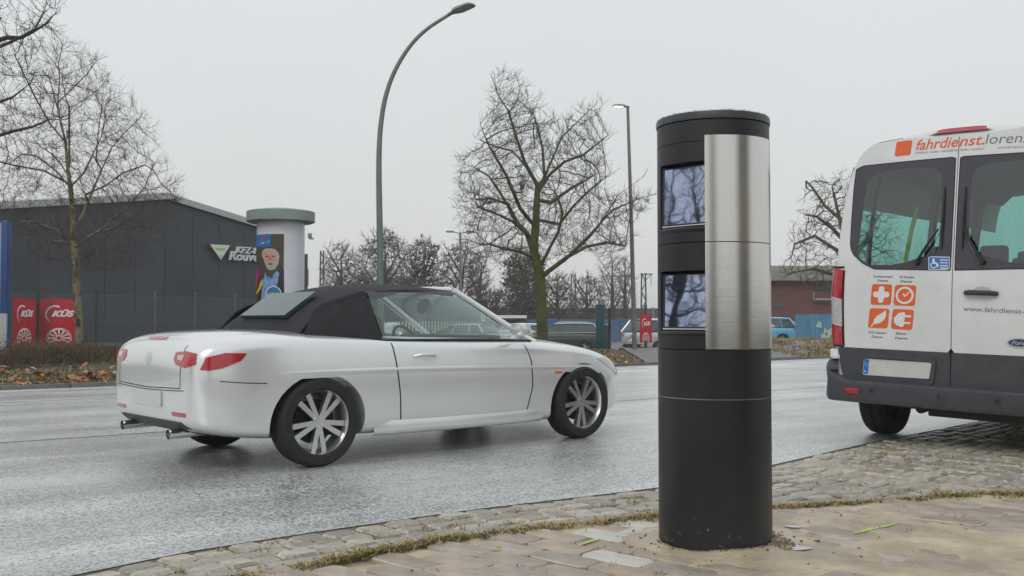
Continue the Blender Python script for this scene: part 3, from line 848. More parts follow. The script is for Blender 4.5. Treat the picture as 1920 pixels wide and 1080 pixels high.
Z = dict(base=-0.03, s1=tz(750), s2=tz(656), s3=tz(453), s4=tz(252), rim=tz(216), top=tz(205))
def shell(mb, a0, a1, z0, z1, n=48, r=TR, t=0.012, lip=0.0012):
    """curved plate with thickness and softened rims"""
    prof = [(r - t, z0), (r - lip, z0), (r, z0 + lip), (r, z1 - lip), (r - lip, z1), (r - t, z1)]
    mb.lathe(prof, n, (0, 0, 0), VA + a0, VA + a1, closed_prof=True)
    for a in (a0, a1):
        if abs(a1 - a0) < 2 * PI - .01:
            mb.add([tp(a, z, rr) for rr, z in prof], [tuple(range(6))])
FULL = (-PI, PI)
g = 0.0014
m_ = MB(); shell(m_, *FULL, Z['base'], Z['s1'] - g, 96); m_.build('base_section', M['black_coat'], tower)
m_ = MB(); shell(m_, *FULL, Z['s1'] + g, Z['s2'] - g, 96); m_.build('middle_section', M['black_coat'], tower)
m_ = MB(); m_.lathe([(TR - .006, Z['s1'] - g), (TR - .0035, Z['s1'] - g), (TR - .0035, Z['s1'] + g), (TR - .006, Z['s1'] + g)], 96, closed_prof=True); m_.build('joint_ring', M['alloy'], tower)
# head: wall with two openings on the side of the oncoming traffic
AO0, AO1 = -1.17, ta(1331)          # opening sector
W1 = (tz(424), tz(300)); W2 = (tz(622), tz(506))
m_ = MB()
segs = [(Z['s2'] + g, W2[0]), (W2[1], Z['s3'] - g), (Z['s3'] + g, W1[0]), (W1[1], tz(262) - g)]
for z0, z1 in segs: shell(m_, AO0, AO1 + .02, z0, z1, 56)
for z0, z1 in ((Z['s2'] + g, Z['s3'] - g), (Z['s3'] + g, tz(262) - g)):
    shell(m_, AO1 + .021, 1.6, z0, z1, 40, r=TR - .004)
    shell(m_, 1.6, PI * 2 + AO0, z0, z1, 80)
m_.build('head_shell', M['black_coat'], tower)
# rounded sill and brow at each opening, deep dark box, tilted pane
for k, (z0, z1) in enumerate((W1, W2)):
    m_ = MB()
    am = (AO0 + AO1) / 2
    def chord(z, inset, e=0.0):
        p, q = tp(AO0 + .05 + e, z), tp(AO1 - .035 - e, z); nn = tp(am, 0).normalized(); return p - nn * inset, q - nn * inset
    # box walls behind the opening
    for (za, zb, ia, ib) in ((z1, z1 - .006, 0, 0), (z0, z0 + .006, 0, 0)):
        P = [tp(AO0 + (AO1 - AO0) * i / 16, za, TR - .002) for i in range(17)]
        c, d = chord(zb, .085); Q = [c.lerp(d, i / 16) for i in range(17)]
        m_.add(P + Q, [(i, i + 1, 17 + i + 1, 17 + i) for i in range(16)])
    c0, d0_ = chord(z0, .085); c1, d1_ = chord(z1, .085)
    m_.add([c0, d0_, d1_, c1], [(0, 1, 2, 3)])
    m_.build('window_recess', M['frit'], tower)
    # pane, top leaning in
    nn = tp(am, 0).normalized(); pz0, pz1 = z0 + .018, z1 - .014
    fin = 0.010
    a_, b_ = chord(pz0, .0, .04); c_, d_ = chord(pz1, .0, .01)
    a_ -= nn * .004; b_ -= nn * .004; c_ -= nn * .016; d_ -= nn * .016
    b_ = b_ + (b_ - a_) * .05; d_ = d_ + (d_ - c_) * .06
    m_ = MB(); bk = [p - nn * .008 for p in (a_, b_, d_, c_)]
    m_.add([a_, b_, d_, c_] + bk, [(0, 1, 2, 3), (7, 6, 5, 4), (0, 4, 5, 1), (1, 5, 6, 2), (2, 6, 7, 3), (3, 7, 4, 0)])
    w_ = m_.build('window_pane', M['lens'], tower, smoothf=False)
    m_ = MB()
    for p, q in ((a_, b_), (a_, c_), (c_, d_)): m_.tube([p + nn * .001, q + nn * .001], .0045, 6)
    m_.build('pane_frame', M['black_plastic'], w_)
    m_ = MB(); e1, e2 = a_ - Vector((0, 0, .008)), b_ - Vector((0, 0, .008)); m_.tube([e1 + nn * .004, e2 + nn * .004], .004, 6); m_.build('drip_edge', M['alloy'], w_)
    # bulged lip under the window
    m_ = MB(); P = []
    m_.lathe([(TR - .004, z0 - .03), (TR + .0025, z0 - .018), (TR + .0035, z0 - .006), (TR - .002, z0 + .002), (TR - .03, z0 + .004)], 40, (0, 0, 0), VA + AO0, VA + AO1)
    m_.build('window_sill', M['black_coat'], tower)
# steel cover in two halves
pa0, pa1 = ta(1324), 1.36
m_ = MB(); shell(m_, pa0, pa1, Z['s3'] + g * .8, Z['s4'], 60, r=TR + .0055, t=.006)
pn = m_.build('steel_panel', M['steel'], tower)
m_ = MB(); shell(m_, pa0, pa1, Z['s2'] + .002, Z['s3'] - g * .8, 60, r=TR + .0055, t=.006); m_.build('steel_panel', M['steel'], tower)
# top ring, rain lid
m_ = MB(); shell(m_, *FULL, tz(262), tz(222), 96); m_.build('top_ring', M['black_coat'], tower)
m_ = MB(); r_ = TR + .004
m_.lathe([(0, tz(205) - .02), (TR - .01, tz(205) - .02), (TR - .004, tz(222) + .003), (r_, tz(222) + .004), (r_ + .001, tz(212)), (r_ - .002, tz(205) - .003), (r_ - .012, tz(205)), (0, tz(205) + .012)], 96)
m_.build('lid', mat('lid_coat', (0.05, 0.055, 0.06), .4, var=.2, scale=30), tower)
M['drop'] = mat('water_drop', (0.6, 0.62, 0.63), 0.05, var=0.02, coat=1)
m_ = MB()
for _ in range(150):
    a = random.uniform(-1.6, 1.6); q = tp(a, tz(205) + random.uniform(-.003, .004), r_ - random.uniform(.002, .018)); s_ = random.uniform(.0012, .0028)
    m_.box(q, (s_ * 2, s_ * 2, s_ * 1.5), rz=a)
m_.build('rain_drops', M['drop'], tower, smoothf=True)['kind'] = 'stuff'
tower_drops = True
# ================================================================ WHEELS (shared by all vehicles)
def wheel(parent, x, y, r, w, side, spokes=5, name='wheel', rim_m=None, hub_r=0.62, z=None, steel=False):
    """side +1: outer face towards +y"""
    m_ = MB(); ro, rh, hw = r, r * hub_r, w / 2
    prof = [(rh, -hw * .86), (rh * 1.06, -hw), (ro * .93, -hw), (ro * .985, -hw * .8), (ro, -hw * .45), (ro, -hw * .07), (ro - .007, -hw * .06), (ro - .007, hw * .06), (ro, hw * .07),
            (ro, hw * .45), (ro * .985, hw * .8), (ro * .93, hw), (rh * 1.06, hw), (rh, hw * .86)]
    m_.lathe([(a, b) for a, b in prof], 48, axis='Y')
    wz = r if z is None else z
    wo = m_.build(name, M['rubber'], parent); wo.location = (x, y, wz)
    m_ = MB(); m_.lathe([(rh * 1.01, -hw * .8), (rh * .93, -hw * .5), (rh * .9, 0), (rh * .93, hw * .62), (rh * 1.0, hw * .84), (rh * 1.03, hw * .86)], 40, axis='Y')
    yo = hw * .62 * side
    if steel:
        m_.lathe([(0.0, yo * .6), (rh * .35, yo * .6), (rh * .5, yo), (rh * .75, yo * .8), (rh * .93, yo * .3)], 40, axis='Y')
    else:
        for k in range(spokes):
            a = 2 * PI * (k + (.18 if k % 2 else -.18)) / spokes; ca, sa = math.cos(a), math.sin(a)
            def P(rr, tt, yy): return (ca * rr - sa * tt, yy, sa * rr + ca * tt)
            i0, i1 = .02, rh * .95; w0, w1 = rh * .07, rh * (.085 if spokes > 6 else .16)
            vs = [P(i0, -w0, yo), P(i0, w0, yo), P(i1, w1, yo * .95), P(i1, -w1, yo * .95), P(i0, -w0, yo * .4), P(i0, w0, yo * .4), P(i1, w1, yo * .3), P(i1, -w1, yo * .3)]
            m_.add(vs, [(0, 1, 2, 3), (4, 7, 6, 5), (0, 3, 7, 4), (1, 5, 6, 2), (2, 6, 7, 3)])
        m_.lathe([(0, yo * 1.08), (rh * .2, yo * 1.06), (rh * .24, yo * .6)], 20, axis='Y')
    m_.build('rim', rim_m or M['alloy'], wo)
    m_ = MB(); m_.lathe([(0, yo * -.1), (rh * .7, yo * -.1), (rh * .7, yo * -.4), (0, yo * -.4)], 28, axis='Y'); m_.build('brake_disc', M['seal'], wo)
    return wo

# ================================================================ WHITE VAN
VX, VY = 3.56, 8.28
VH = math.atan2(0.727, 0.687)
van = tag(empty('van', (VX, VY, 0), VH), 'white passenger transport van seen from behind with orange icons, parked half on the cobbles', 'van')
ROLL = math.radians(1.7)
VM = Matrix.Translation((VX, VY, 0)) @ Matrix.Rotation(VH, 4, 'Z') @ Matrix.Rotation(ROLL, 4, 'X')
VMI = VM.inverted()
def vpart(mb, name, m, parent=None, **k):
    o = mb.build(name, m, parent or van, **k)
    if parent is None: o.rotation_euler = (ROLL, 0, 0)
    return o
WZ = [(0.40, 1.01), (.6, 1.04), (.9, 1.06), (1.2, 1.07), (1.45, 1.065), (1.52, 1.062), (1.8, 1.045), (2.05, 1.02), (2.25, .99), (2.38, .955), (2.48, .90), (2.55, .82), (2.605, .70), (2.64, .5), (2.655, .3), (2.66, 0.0)]
def wz(z): return float(np.interp(z, [a for a, b in WZ], [b for a, b in WZ]))
def lean(z): return 0.085 * max(0.0, z - 1.35) ** 1.15
def xr(y, z): return lean(z) + 0.055 * y * y + 0.5 * max(0, abs(y) - wz(min(z, 2.45)) + .09) ** 2
def rs(y, z):
    n = Vector((-1, 0.11 * y, 0.085 if z > 1.35 else 0)).normalized(); return Vector((xr(y, z), y, z)), n
CAMW = Vector((0, 0, CAM_H))
def vpx(u, v):
    """photo pixel -> (y, z) on the van's rear"""
    o = VMI @ CAMW; d = (VMI.to_3x3() @ ray(u, v)); x = 0.03
    for _ in range(8):
        t = (x - o.x) / d.x; p = o + d * t; x = xr(p.y, p.z)
    return (p.y, p.z)
def vpl(L): return [vpx(*p) for p in L]
# shell: side walls, roof, nose
half = [(w, z) for z, w in WZ]
outline = half + [(-y, z) for y, z in half[::-1][1:]]
XS = [0.0, .008, .022, .045, .08, .14, .33, .5, .68, .78, 1.2, 1.6, 2.15, 2.3, 2.9, 3.35, 3.6, 4.05, 4.15, 4.4, 4.65, 4.9, 4.98, 5.1, 5.3, 5.45, 5.52]
def ztop(x):
    return float(np.interp(x, [0, 3.9, 4.15, 4.9, 5.0, 5.3, 5.45, 5.52], [2.7, 2.7, 2.5, 1.45, 1.36, 1.2, 1.05, .8]))
def shp(i, x):
    y, z = outline[i]; r = .09
    ins = r - math.sqrt(max(0, r * r - (r - x) ** 2)) if x < r else 0
    w = wz(z)
    zz = z - ins * (z / 2.66) ** 6 * 1.1
    yy = y * (1 - ins * .85 / max(.3, w)) if w > .3 else y * (1 - ins)
    fx = x + (lean(z) + .055 * yy * yy) * max(0, 1 - x / 1.5)
    if x > 4.9: yy *= 1 - .25 * ((x - 4.9) / .62) ** 2
    return Vector((fx, yy, min(zz, ztop(x) - .0 - .05 * yy * yy)))
NO = len(outline)
def oi(z): return [k for k, (y, zz) in enumerate(outline) if abs(zz - z) < 1e-6]
V = [shp(i, x) for x in XS for i in range(NO)]; F = []; 
zi0, zi1 = 1.52, 2.05
glassF = {'side_window': [], 'windscreen': []}
for a in range(len(XS) - 1):
    xm = (XS[a] + XS[a + 1]) / 2
    for i in range(NO - 1):
        z_m = (outline[i][1] + outline[i + 1][1]) / 2
        f = (a * NO + i, a * NO + i + 1, (a + 1) * NO + i + 1, (a + 1) * NO + i)
        if zi0 < z_m < zi1 and (.33 < xm < .68 or .78 < xm < 2.15 or 2.3 < xm < 3.35 or 3.6 < xm < 4.15):
            glassF['side_window'].append((f, (3 if xm < .7 else 0 if xm < 2.2 else 1 if xm < 3.4 else 2) + (10 if i > NO / 2 else 0))); continue
        if 4.15 < xm < 4.9 and z_m > 1.6: glassF['windscreen'].append((f, 0)); continue
        F.append(f)
F.append(tuple((len(XS) - 1) * NO + i for i in range(NO)))
m_ = MB(); m_.add(V, F); body = vpart(m_, 'body', M['van_white'], angle=30)
def sub_from(faces, name, m, parent=None, off=0.004):
    used = sorted({i for f in faces for i in f}); mp = {k: j for j, k in enumerate(used)}
    m_ = MB(); m_.add([V[k] for k in used], [[mp[i] for i in f] for f in faces]); return vpart(m_, name, m, parent)
for key in sorted({k for f, k in glassF['side_window']}):
    sub_from([f for f, k in glassF['side_window'] if k == key], 'side_window', M['side_glass'])
sub_from([f for f, k in glassF['windscreen']], 'windscreen', M['side_glass'])
# rear frame round the doors
door_l = [(0.003, .52)] + [(max(.003, p[0]), p[1]) for p in vpl([(1575, 721), (1569, 680)])]
Ld = vpl([(1568, 645), (1568, 571), (1570, 508), (1573, 467), (1579, 407), (1585, 342), (1590, 322), (1596, 303), (1606, 287), (1624, 272), (1695, 260)])
Ld = [(min(y, wz(z) - .045), min(z, 2.60)) for y, z in Ld]
zt = max(2.5, min(2.58, vpx(1803, 249)[1]))
DO = [(0.004, .50), (.93, .50), (.965, .62)] + [(min(1.0, y), z) for y, z in Ld] + [(0.25, zt - .004), (0.004, zt)]
ring = [(max(-9, shp(i, 0.0).y), shp(i, 0.0).z) for i in range(NO)]
full_door = DO + [(-y, z) for y, z in DO[::-1]]
m_ = MB()
NR = 160
inner = resample([Vector(p) for p in full_door], NR)
cc = Vector((0, 1.5))
def radial(poly, n):
    R = resample([Vector(p) for p in poly], 900); A = np.array([math.atan2(p.y - cc.y, p.x - cc.x) for p in R]); o_ = []
    for k in range(n):
        t = -PI + 2 * PI * k / n; d = np.abs((A - t + PI) % (2 * PI) - PI); o_.append(R[int(np.argmin(d))])
    return o_
O_, I_ = radial([(y, z) for y, z in ring], NR), radial(full_door, NR)
Vv = [Vector((xr(p.x, p.y) if 0 else lean(p.y) + .055 * p.x * p.x, p.x, p.y)) for p in O_] + [Vector((xr(p.x, p.y) + .004, p.x, p.y)) for p in I_] + [Vector((xr(p.x, p.y) + .05, p.x, p.y)) for p in I_]
m_.add(Vv, [(i, (i + 1) % NR, NR + (i + 1) % NR, NR + i) for i in range(NR)] + [(NR + i, NR + (i + 1) % NR, 2 * NR + (i + 1) % NR, 2 * NR + i) for i in range(NR)])
vpart(m_, 'rear_frame', M['van_white'])
# door gap backing
m_ = MB(); m_.tube([Vector((xr(0, z) + .03, 0, z)) for z in np.linspace(.5, zt, 12)], .013, 6)
R2 = resample([Vector(p) for p in full_door], 120)
m_.tube([Vector((xr(p.x, p.y) + .028, p.x, p.y)) for p in R2] + [Vector((xr(R2[0].x, R2[0].y) + .028, R2[0].x, R2[0].y))], .013, 6, cap=False)
vpart(m_, 'door_seal', M['seal'])
WIN = vpl([(1607, 318.5), (1618, 312), (1700, 303.5), (1792.6, 295), (1790, 360), (1787, 430), (1783.7, 506.7), (1710, 505.5), (1640, 504.6), (1617.8, 493), (1600, 476), (1595.5, 461), (1598.5, 407), (1603, 348)])
WIN = [(max(.018, y), z) for y, z in WIN]
CLR = vpl([(1629, 338), (1640, 326), (1680, 318), (1750, 314), (1766, 322), (1768, 345), (1766, 400), (1761, 460), (1755, 476), (1735, 480), (1700, 492), (1670, 497), (1630, 497), (1612, 484), (1610, 470), (1616, 420), (1622, 370)])
zsplit = 0.785
def clip_poly(P, zc, keep_above):
    out = []
    for a, b in zip(P, P[1:] + P[:1]):
        ia, ib = (a[1] >= zc) == keep_above, (b[1] >= zc) == keep_above
        if ia: out.append(a)
        if ia != ib:
            t = (zc - a[1]) / (b[1] - a[1]); out.append((a[0] + (b[0] - a[0]) * t, zc))
    return out
for sgn in (1, -1):
    mir = lambda P: [(sgn * p[0], p[1]) for p in P]
    D = mir(DO)
    up, low = clip_poly(D, zsplit, True), clip_poly(D, zsplit, False)
    m_ = MB(); annulus(m_, up, mir(WIN), rs, 0.008, .03, n=220, rings=8)
    door = vpart(m_, 'rear_door', M['van_white'])
    m_ = MB(); patch(m_, [tuple(p) for p in resample([Vector(p) for p in low], 60)], rs, 0.012, .03, 5)
    vpart(m_, 'lower_cladding', M['dark_plastic'], door)
    # window: black bordered pane round a clear middle
    m_ = MB(); annulus(m_, mir(WIN), mir(CLR), rs, 0.011, .006, n=120, rings=3)
    fr = vpart(m_, 'window_border', M['frit'], door)
    m_ = MB(); patch(m_, [tuple(p) for p in resample([Vector(p) for p in mir(CLR)], 48)], rs, 0.0105, .0, 3)
    m_.f = [f for f in m_.f if len(set(f)) == len(f)]
    n48 = 48 * 3 + 1
    m_.v = m_.v[:n48]; m_.f = [f for f in m_.f if max(f) < n48]; m_.m = [0] * len(m_.f)
    vpart(m_, 'window_pane', M['van_glass'], door)
    # rubber edge of the glass
    m_ = MB(); R = resample([Vector(p) for p in mir(WIN)], 90); m_.tube([rs(p.x, p.y)[0] + rs(p.x, p.y)[1] * .008 for p in R + [R[0]]], .0055, 5, cap=False)
    vpart(m_, 'window_seal', M['seal'], door)
    # wiper
    if sgn > 0: pv, el, b0, b1 = [vpx(*p) for p in ((1721.5, 493), (1764, 430), (1774, 351), (1767, 467))]
    else: pv, el, b0, b1 = [vpx(*p) for p in ((1844, 492), (1809, 427), (1813, 351), (1806, 467))]
    m_ = MB()
    P = lambda q, o_: rs(*q)[0] + rs(*q)[1] * o_
    m_.tube([P(pv, .04), P(((pv[0] + el[0]) / 2, (pv[1] + el[1]) / 2), .055), P(el, .045)], [.014, .010, .007], 8)
    m_.tube([P(pv, .0), P(pv, .055)], [.024, .018], 12)
    m_.tube([P(b0, .022), P(((b0[0] + b1[0]) / 2, (b0[1] + b1[1]) / 2), .03), P(b1, .022)], [.004, .009, .005], 8)
    m_.tube([P(b0, .014), P(b1, .014)], .0045, 5)
    vpart(m_, 'wiper', M['seal'], door)
    door['label'] = 'left rear door with orange icons' if sgn > 0 else 'right rear door with handle and oval badge'
    if sgn > 0: dl = door
    else: dr = door
# ---- lettering on the doors (sub-parts of the doors)
ta_ = vpx(1716, 279); tb_ = vpx(1846, 269)
def fit_text(txt, p0, p1, hpx, m, parent, name='lettering', shear=.25, off=.0095, bold=0.0):
    a, b = vpx(*p0), vpx(*p1); width = a[0] - b[0]; h = vpx(p0[0], p0[1] - hpx)[1] - a[1]
    m_ = MB(); put_text(m_, txt, a[0], a[1], h, rs, off, shear=shear, width=width, tilt=(b[1] - a[1]) / width, adir=-1, bold=bold)
    return vpart(m_, name, m, parent, smoothf=False, recalc=False)
fit_text('fahrdie', (1718, 282), (1797, 275), 19, M['orange'], dl, bold=.012)
fit_text('nst.', (1799, 274.5), (1846, 271), 19, M['orange'], dr, bold=.012)
fit_text('lorenz', (1848, 270.5), (1934, 267), 19, M['print_grey'], dr, shear=.18)
fit_text('behinderten-  kranken-  rollstuhlfahrten', (1717, 289), (1796, 283.5), 4.2, M['print_grey'], dl, shear=.2)
fit_text('flughafen-  kurierfahrten', (1801, 283), (1846, 280.5), 3.6, M['print_grey'], dr, shear=.2)
fit_text('www.fahrdienst-lorenz', (1872, 279), (1936, 277), 4.2, M['print_grey'], dr, shear=.2)
def px_patch(L, m, parent, name, off=.0095, rings=3, thick=.0015):
    m_ = MB(); P = vpl(L); P = [tuple(p) for p in resample([Vector(p) for p in P], max(16, len(P) * 2))]
    patch(m_, P, rs, off, thick, rings); return vpart(m_, name, m, parent)
def quad_round(c00, c10, c11, c01, r=.18, n=5):
    """rounded quad from pixel corners (lower left, lower right, upper right, upper left)"""
    out = []
    for (u, v) in rrect(0, 0, 1, 1, r, n):
        a = Vector(c00).lerp(Vector(c10), u); b = Vector(c01).lerp(Vector(c11), u); q = a.lerp(b, v); out.append((q.x, q.y))
    return out
px_patch(quad_round((1678, 294), (1708, 291), (1712, 263), (1682, 266), .12), M['orange'], dl, 'logo_square')
# four icons
def icon(c00, c10, c11, c01, draw):
    px_patch(quad_round(c00, c10, c11, c01, .12), M['orange'], dl, 'icon_square')
    P00, P10, P11, P01 = [Vector(vpx(*p)) for p in (c00, c10, c11, c01)]
    def mp(u, v): return P00.lerp(P10, u).lerp(P01.lerp(P11, u), v)
    def isf(u, v):
        q = mp(u, v); return rs(q.x, q.y)
    m_ = MB(); draw(m_, isf); vpart(m_, 'icon_print', M['print_white'], dl, smoothf=False)
def d_plus(m, s):
    patch(m, rrect(.1, .36, .9, .64, .13), s, .0112, .001, 2); patch(m, rrect(.36, .1, .64, .9, .13), s, .0115, .001, 2)
def d_clock(m, s):
    n = 32; V, F = [], []
    for k in range(n):
        t = 2 * PI * k / n
        for r in (.42, .32): p, nn = s(.5 + r * math.cos(t), .5 + r * math.sin(t)); V.append(p + nn * .0112)
    m.add(V, [(2 * k, 2 * k + 1, (2 * k + 3) % (2 * n), (2 * k + 2) % (2 * n)) for k in range(n)])
    patch(m, [(.47, .44), (.53, .42), (.74, .66), (.70, .70)], s, .0112, .001, 1); patch(m, [(.40, .58), (.46, .60), (.53, .46), (.47, .43)], s, .0114, .001, 1)
def d_leaf(m, s):
    patch(m, [(.25, .22), (.28, .42), (.42, .62), (.66, .78), (.84, .92), (.86, .66), (.80, .44), (.62, .28), (.4, .2)], s, .0112, .001, 3)
    patch(m, [(.14, .06), (.2, .05), (.34, .26), (.28, .28)], s, .0114, .001, 1)
def d_plug(m, s):
    patch(m, [(.12, .36), (.1, .55), (.3, .8), (.52, .86), (.6, .84), (.6, .16), (.5, .12), (.25, .2)], s, .0112, .001, 3)
    patch(m, [(.56, .62), (.9, .62), (.9, .71), (.56, .73)], s, .0114, .001, 1); patch(m, [(.56, .28), (.9, .29), (.9, .38), (.56, .38)], s, .0114, .001, 1)
icon((1633, 571.5), (1671, 572), (1674, 533), (1636, 532.5), d_plus)
icon((1676, 572.5), (1716, 574), (1719, 535), (1679, 534), d_clock)
icon((1628, 614.5), (1665, 616), (1669, 579), (1632, 577.5), d_leaf)
icon((1671, 616.5), (1711, 619), (1715, 581), (1675, 579), d_plug)
for t_, p0, p1, h in (('Krankentransport', (1639, 520.5), (1675, 521), 4.4), ('Dienste', (1646, 528), (1666, 528.5), 4.2), ('24 Stunden', (1687, 521.5), (1715, 522), 4.4), ('Dienste', (1689, 529.5), (1711, 530), 4.2),
                      ('CO2 reduziert', (1629, 625), (1663, 626.5), 4.4), ('Dienste', (1635, 633), (1656, 634), 4.2), ('Elektro', (1681, 627), (1700, 628), 4.4), ('Dienste', (1679, 635.5), (1702, 636.5), 4.2)):
    fit_text(t_, p0, p1, h, M['print_dark'], dl, shear=.1, bold=.01)
fit_text('www.fahrdienst-lorenz.de', (1807, 583), (1990, 592), 9.0, M['print_grey'], dr, shear=.15, bold=.008)
# handicapped sticker in the window corner
px_patch([(1742, 506), (1781, 506.5), (1783, 482), (1742, 481)], M['print_white'], dl, 'sticker', off=.0135, rings=1)
px_patch([(1743.5, 504.5), (1780, 505), (1781.5, 483.5), (1743.5, 482.5)], M['print_blue'], dl, 'sticker_print', off=.0150, rings=1)
m_ = MB()
cxs = vpx(1752.5, 497); rr_ = abs(vpx(1752.5, 490.5)[1] - cxs[1])
n = 24; V_, F_ = [], []
for k in range(18):
    t = PI * .75 + 2 * PI * k / 23
    for r in (rr_, rr_ * .72): s0, nn = rs(cxs[0] - r * math.cos(t), cxs[1] + r * math.sin(t)); V_.append(s0 + nn * .0165)
m_.add(V_, [(2 * k, 2 * k + 1, 2 * k + 3, 2 * k + 2) for k in range(17)])
patch(m_, [tuple(vpx(*p)) for p in [(1750, 485), (1753, 485), (1754, 493), (1760, 494), (1762, 500), (1759, 501), (1757, 496), (1750, 495)]], rs, .0167, .001, 1)
for yy in (487, 492, 497.5, 502): patch(m_, [tuple(vpx(*p)) for p in [(1764, yy), (1779, yy + .3), (1779, yy + 2.2), (1764, yy + 1.9)]], rs, .0165, .001, 1)
vpart(m_, 'wheelchair_symbol', M['print_white'], dl, smoothf=False)
# door handle with recess
m_ = MB(); patch(m_, [tuple(vpx(*p)) for p in circ(1842, 546, 17, 9, 20)], rs, .0085, .002, 2); vpart(m_, 'handle_recess', mat('handle_recess', (.5, .52, .53), .3, coat=.4), dr)
m_ = MB(); hp = [P_ for P_ in [vpx(1812, 549), vpx(1822, 548.6), vpx(1862, 550), vpx(1872, 551)]]
m_.tube([rs(*hp[0])[0] + rs(*hp[0])[1] * .02, rs(*hp[1])[0] + rs(*hp[1])[1] * .05, rs(*hp[2])[0] + rs(*hp[2])[1] * .05, rs(*hp[3])[0] + rs(*hp[3])[1] * .02], [.020, .022, .021, .018], 10)
vpart(m_, 'door_handle', M['black_plastic'], dr)
# oval badge
bc = vpx(1912, 643); 
m_ = MB(); patch(m_, circ(bc[0], bc[1], .088, .037, 40), rs, .016, .012, 3); bg_ = vpart(m_, 'badge', M['chrome'], dr)
m_ = MB(); patch(m_, circ(bc[0], bc[1], .079, .030, 40), rs, .0175, .002, 3); vpart(m_, 'badge_field', mat('badge_blue', (.01, .03, .12), .2, coat=1), dr)
m_ = MB(); put_text(m_, 'Ford', bc[0] + .055, bc[1] - .014, .030, rs, .019, shear=.35, width=.11, adir=-1, bold=.005); vpart(m_, 'badge_lettering', M['chrome'], dr, smoothf=False, recalc=False)
# number plate in its recess
def cl(L): return [tuple(vpx(*p)) for p in L]
m_ = MB(); annulus(m_, cl(quad_round((1609, 714), (1752, 724), (1758, 671), (1612, 662), .14)), cl(quad_round((1618, 706), (1744, 713), (1750, 678), (1622, 670), .06)), rs, .030, .016, n=80, rings=3)
vpart(m_, 'plate_surround', M['dark_plastic'], dl)
m_ = MB(); patch(m_, cl(quad_round((1619, 702.5), (1745, 710.5), (1748.5, 680), (1622, 672), .06)), rs, .019, .004, 1); pl = vpart(m_, 'number_plate', mat('plate_white', (.62, .62, .60), .4, var=.05), dl)
m_ = MB(); patch(m_, cl([(1620.5, 700.5), (1629, 701), (1632, 673.8), (1623, 673.2)]), rs, .0205, .001, 1); vpart(m_, 'plate_band', M['print_blue'], dl)
m_ = MB(); put_text(m_, 'D', *vpx(1622.5, 698), .018, rs, .0215, adir=-1, bold=.01)
for k in range(12):
    c_ = vpx(1627, 683); patch(m_, circ(c_[0] + .013 * math.cos(k * PI / 6), c_[1] + .013 * math.sin(k * PI / 6), .0022, n=5), rs, .0215, .001, 1)
vpart(m_, 'plate_stars', M['print_white'], dl, smoothf=False)['kind'] = 'stuff'
# high brake light
BRK = [(1754, 243.5), (1762, 238), (1772, 234), (1800, 231.2), (1830, 228.7), (1850, 227.5), (1858, 230.8), (1830, 234.2), (1800, 237.3), (1775, 240.4)]
m_ = MB()
def rsb(y, z):
    return Vector((xr(y, 2.45) + .10 * max(0, (z - 2.56)) / .1, y, z)), Vector((-1, .1 * y, .4)).normalized()
by0, bz0 = vpx(1756, 243); by1, bz1 = vpx(1858, 230)
zc = lambda y: 2.605 + .012 - .03 * y * y
poly = [(.27, zc(.27) - .012), (.22, zc(.22) + .028), (.1, zc(.1) + .036), (-.1, zc(.1) + .036), (-.22, zc(.22) + .028), (-.27, zc(.27) - .012)]
m_.grid(lambda u, v: (xr(0, 2.5) + .02 + .03 * abs(u / .28) ** 4 + v * .17, u, zc(u) - .016 + .052 * (1 - abs(u / .30) ** 6) * math.sin(min(1, v * 3) * PI / 2) * (1 - max(0, v - .5) * .6)), list(np.linspace(-.29, .29, 25)), [0, .05, .12, .2, .3, .5, 1.0])
vpart(m_, 'brake_light_housing', M['van_white'])
m_ = MB()
m_.grid(lambda u, v: (xr(0, 2.5) + .012 + .03 * abs(u / .28) ** 4 + v * .035, u, zc(u) - .012 + .040 * (1 - abs(u / .27) ** 6) * v), list(np.linspace(-.265, .265, 25)), [0, .35, .7, 1.0])
vpart(m_, 'brake_light', M['red_lens'])
m_ = MB(); m_.grid(lambda u, v: (xr(0, 2.5) + .004 + .03 * abs(u / .28) ** 4 + v, u, zc(u) - .018), list(np.linspace(-.28, .28, 21)), [0, .03]); vpart(m_, 'brake_light_gasket', M['seal'])
# roof aerial fin seen over the left corner
m_ = MB(); m_.box((1.0, .62, 2.645), (.22, .05, .03), ch=.012); vpart(m_, 'roof_vent', M['seal'])
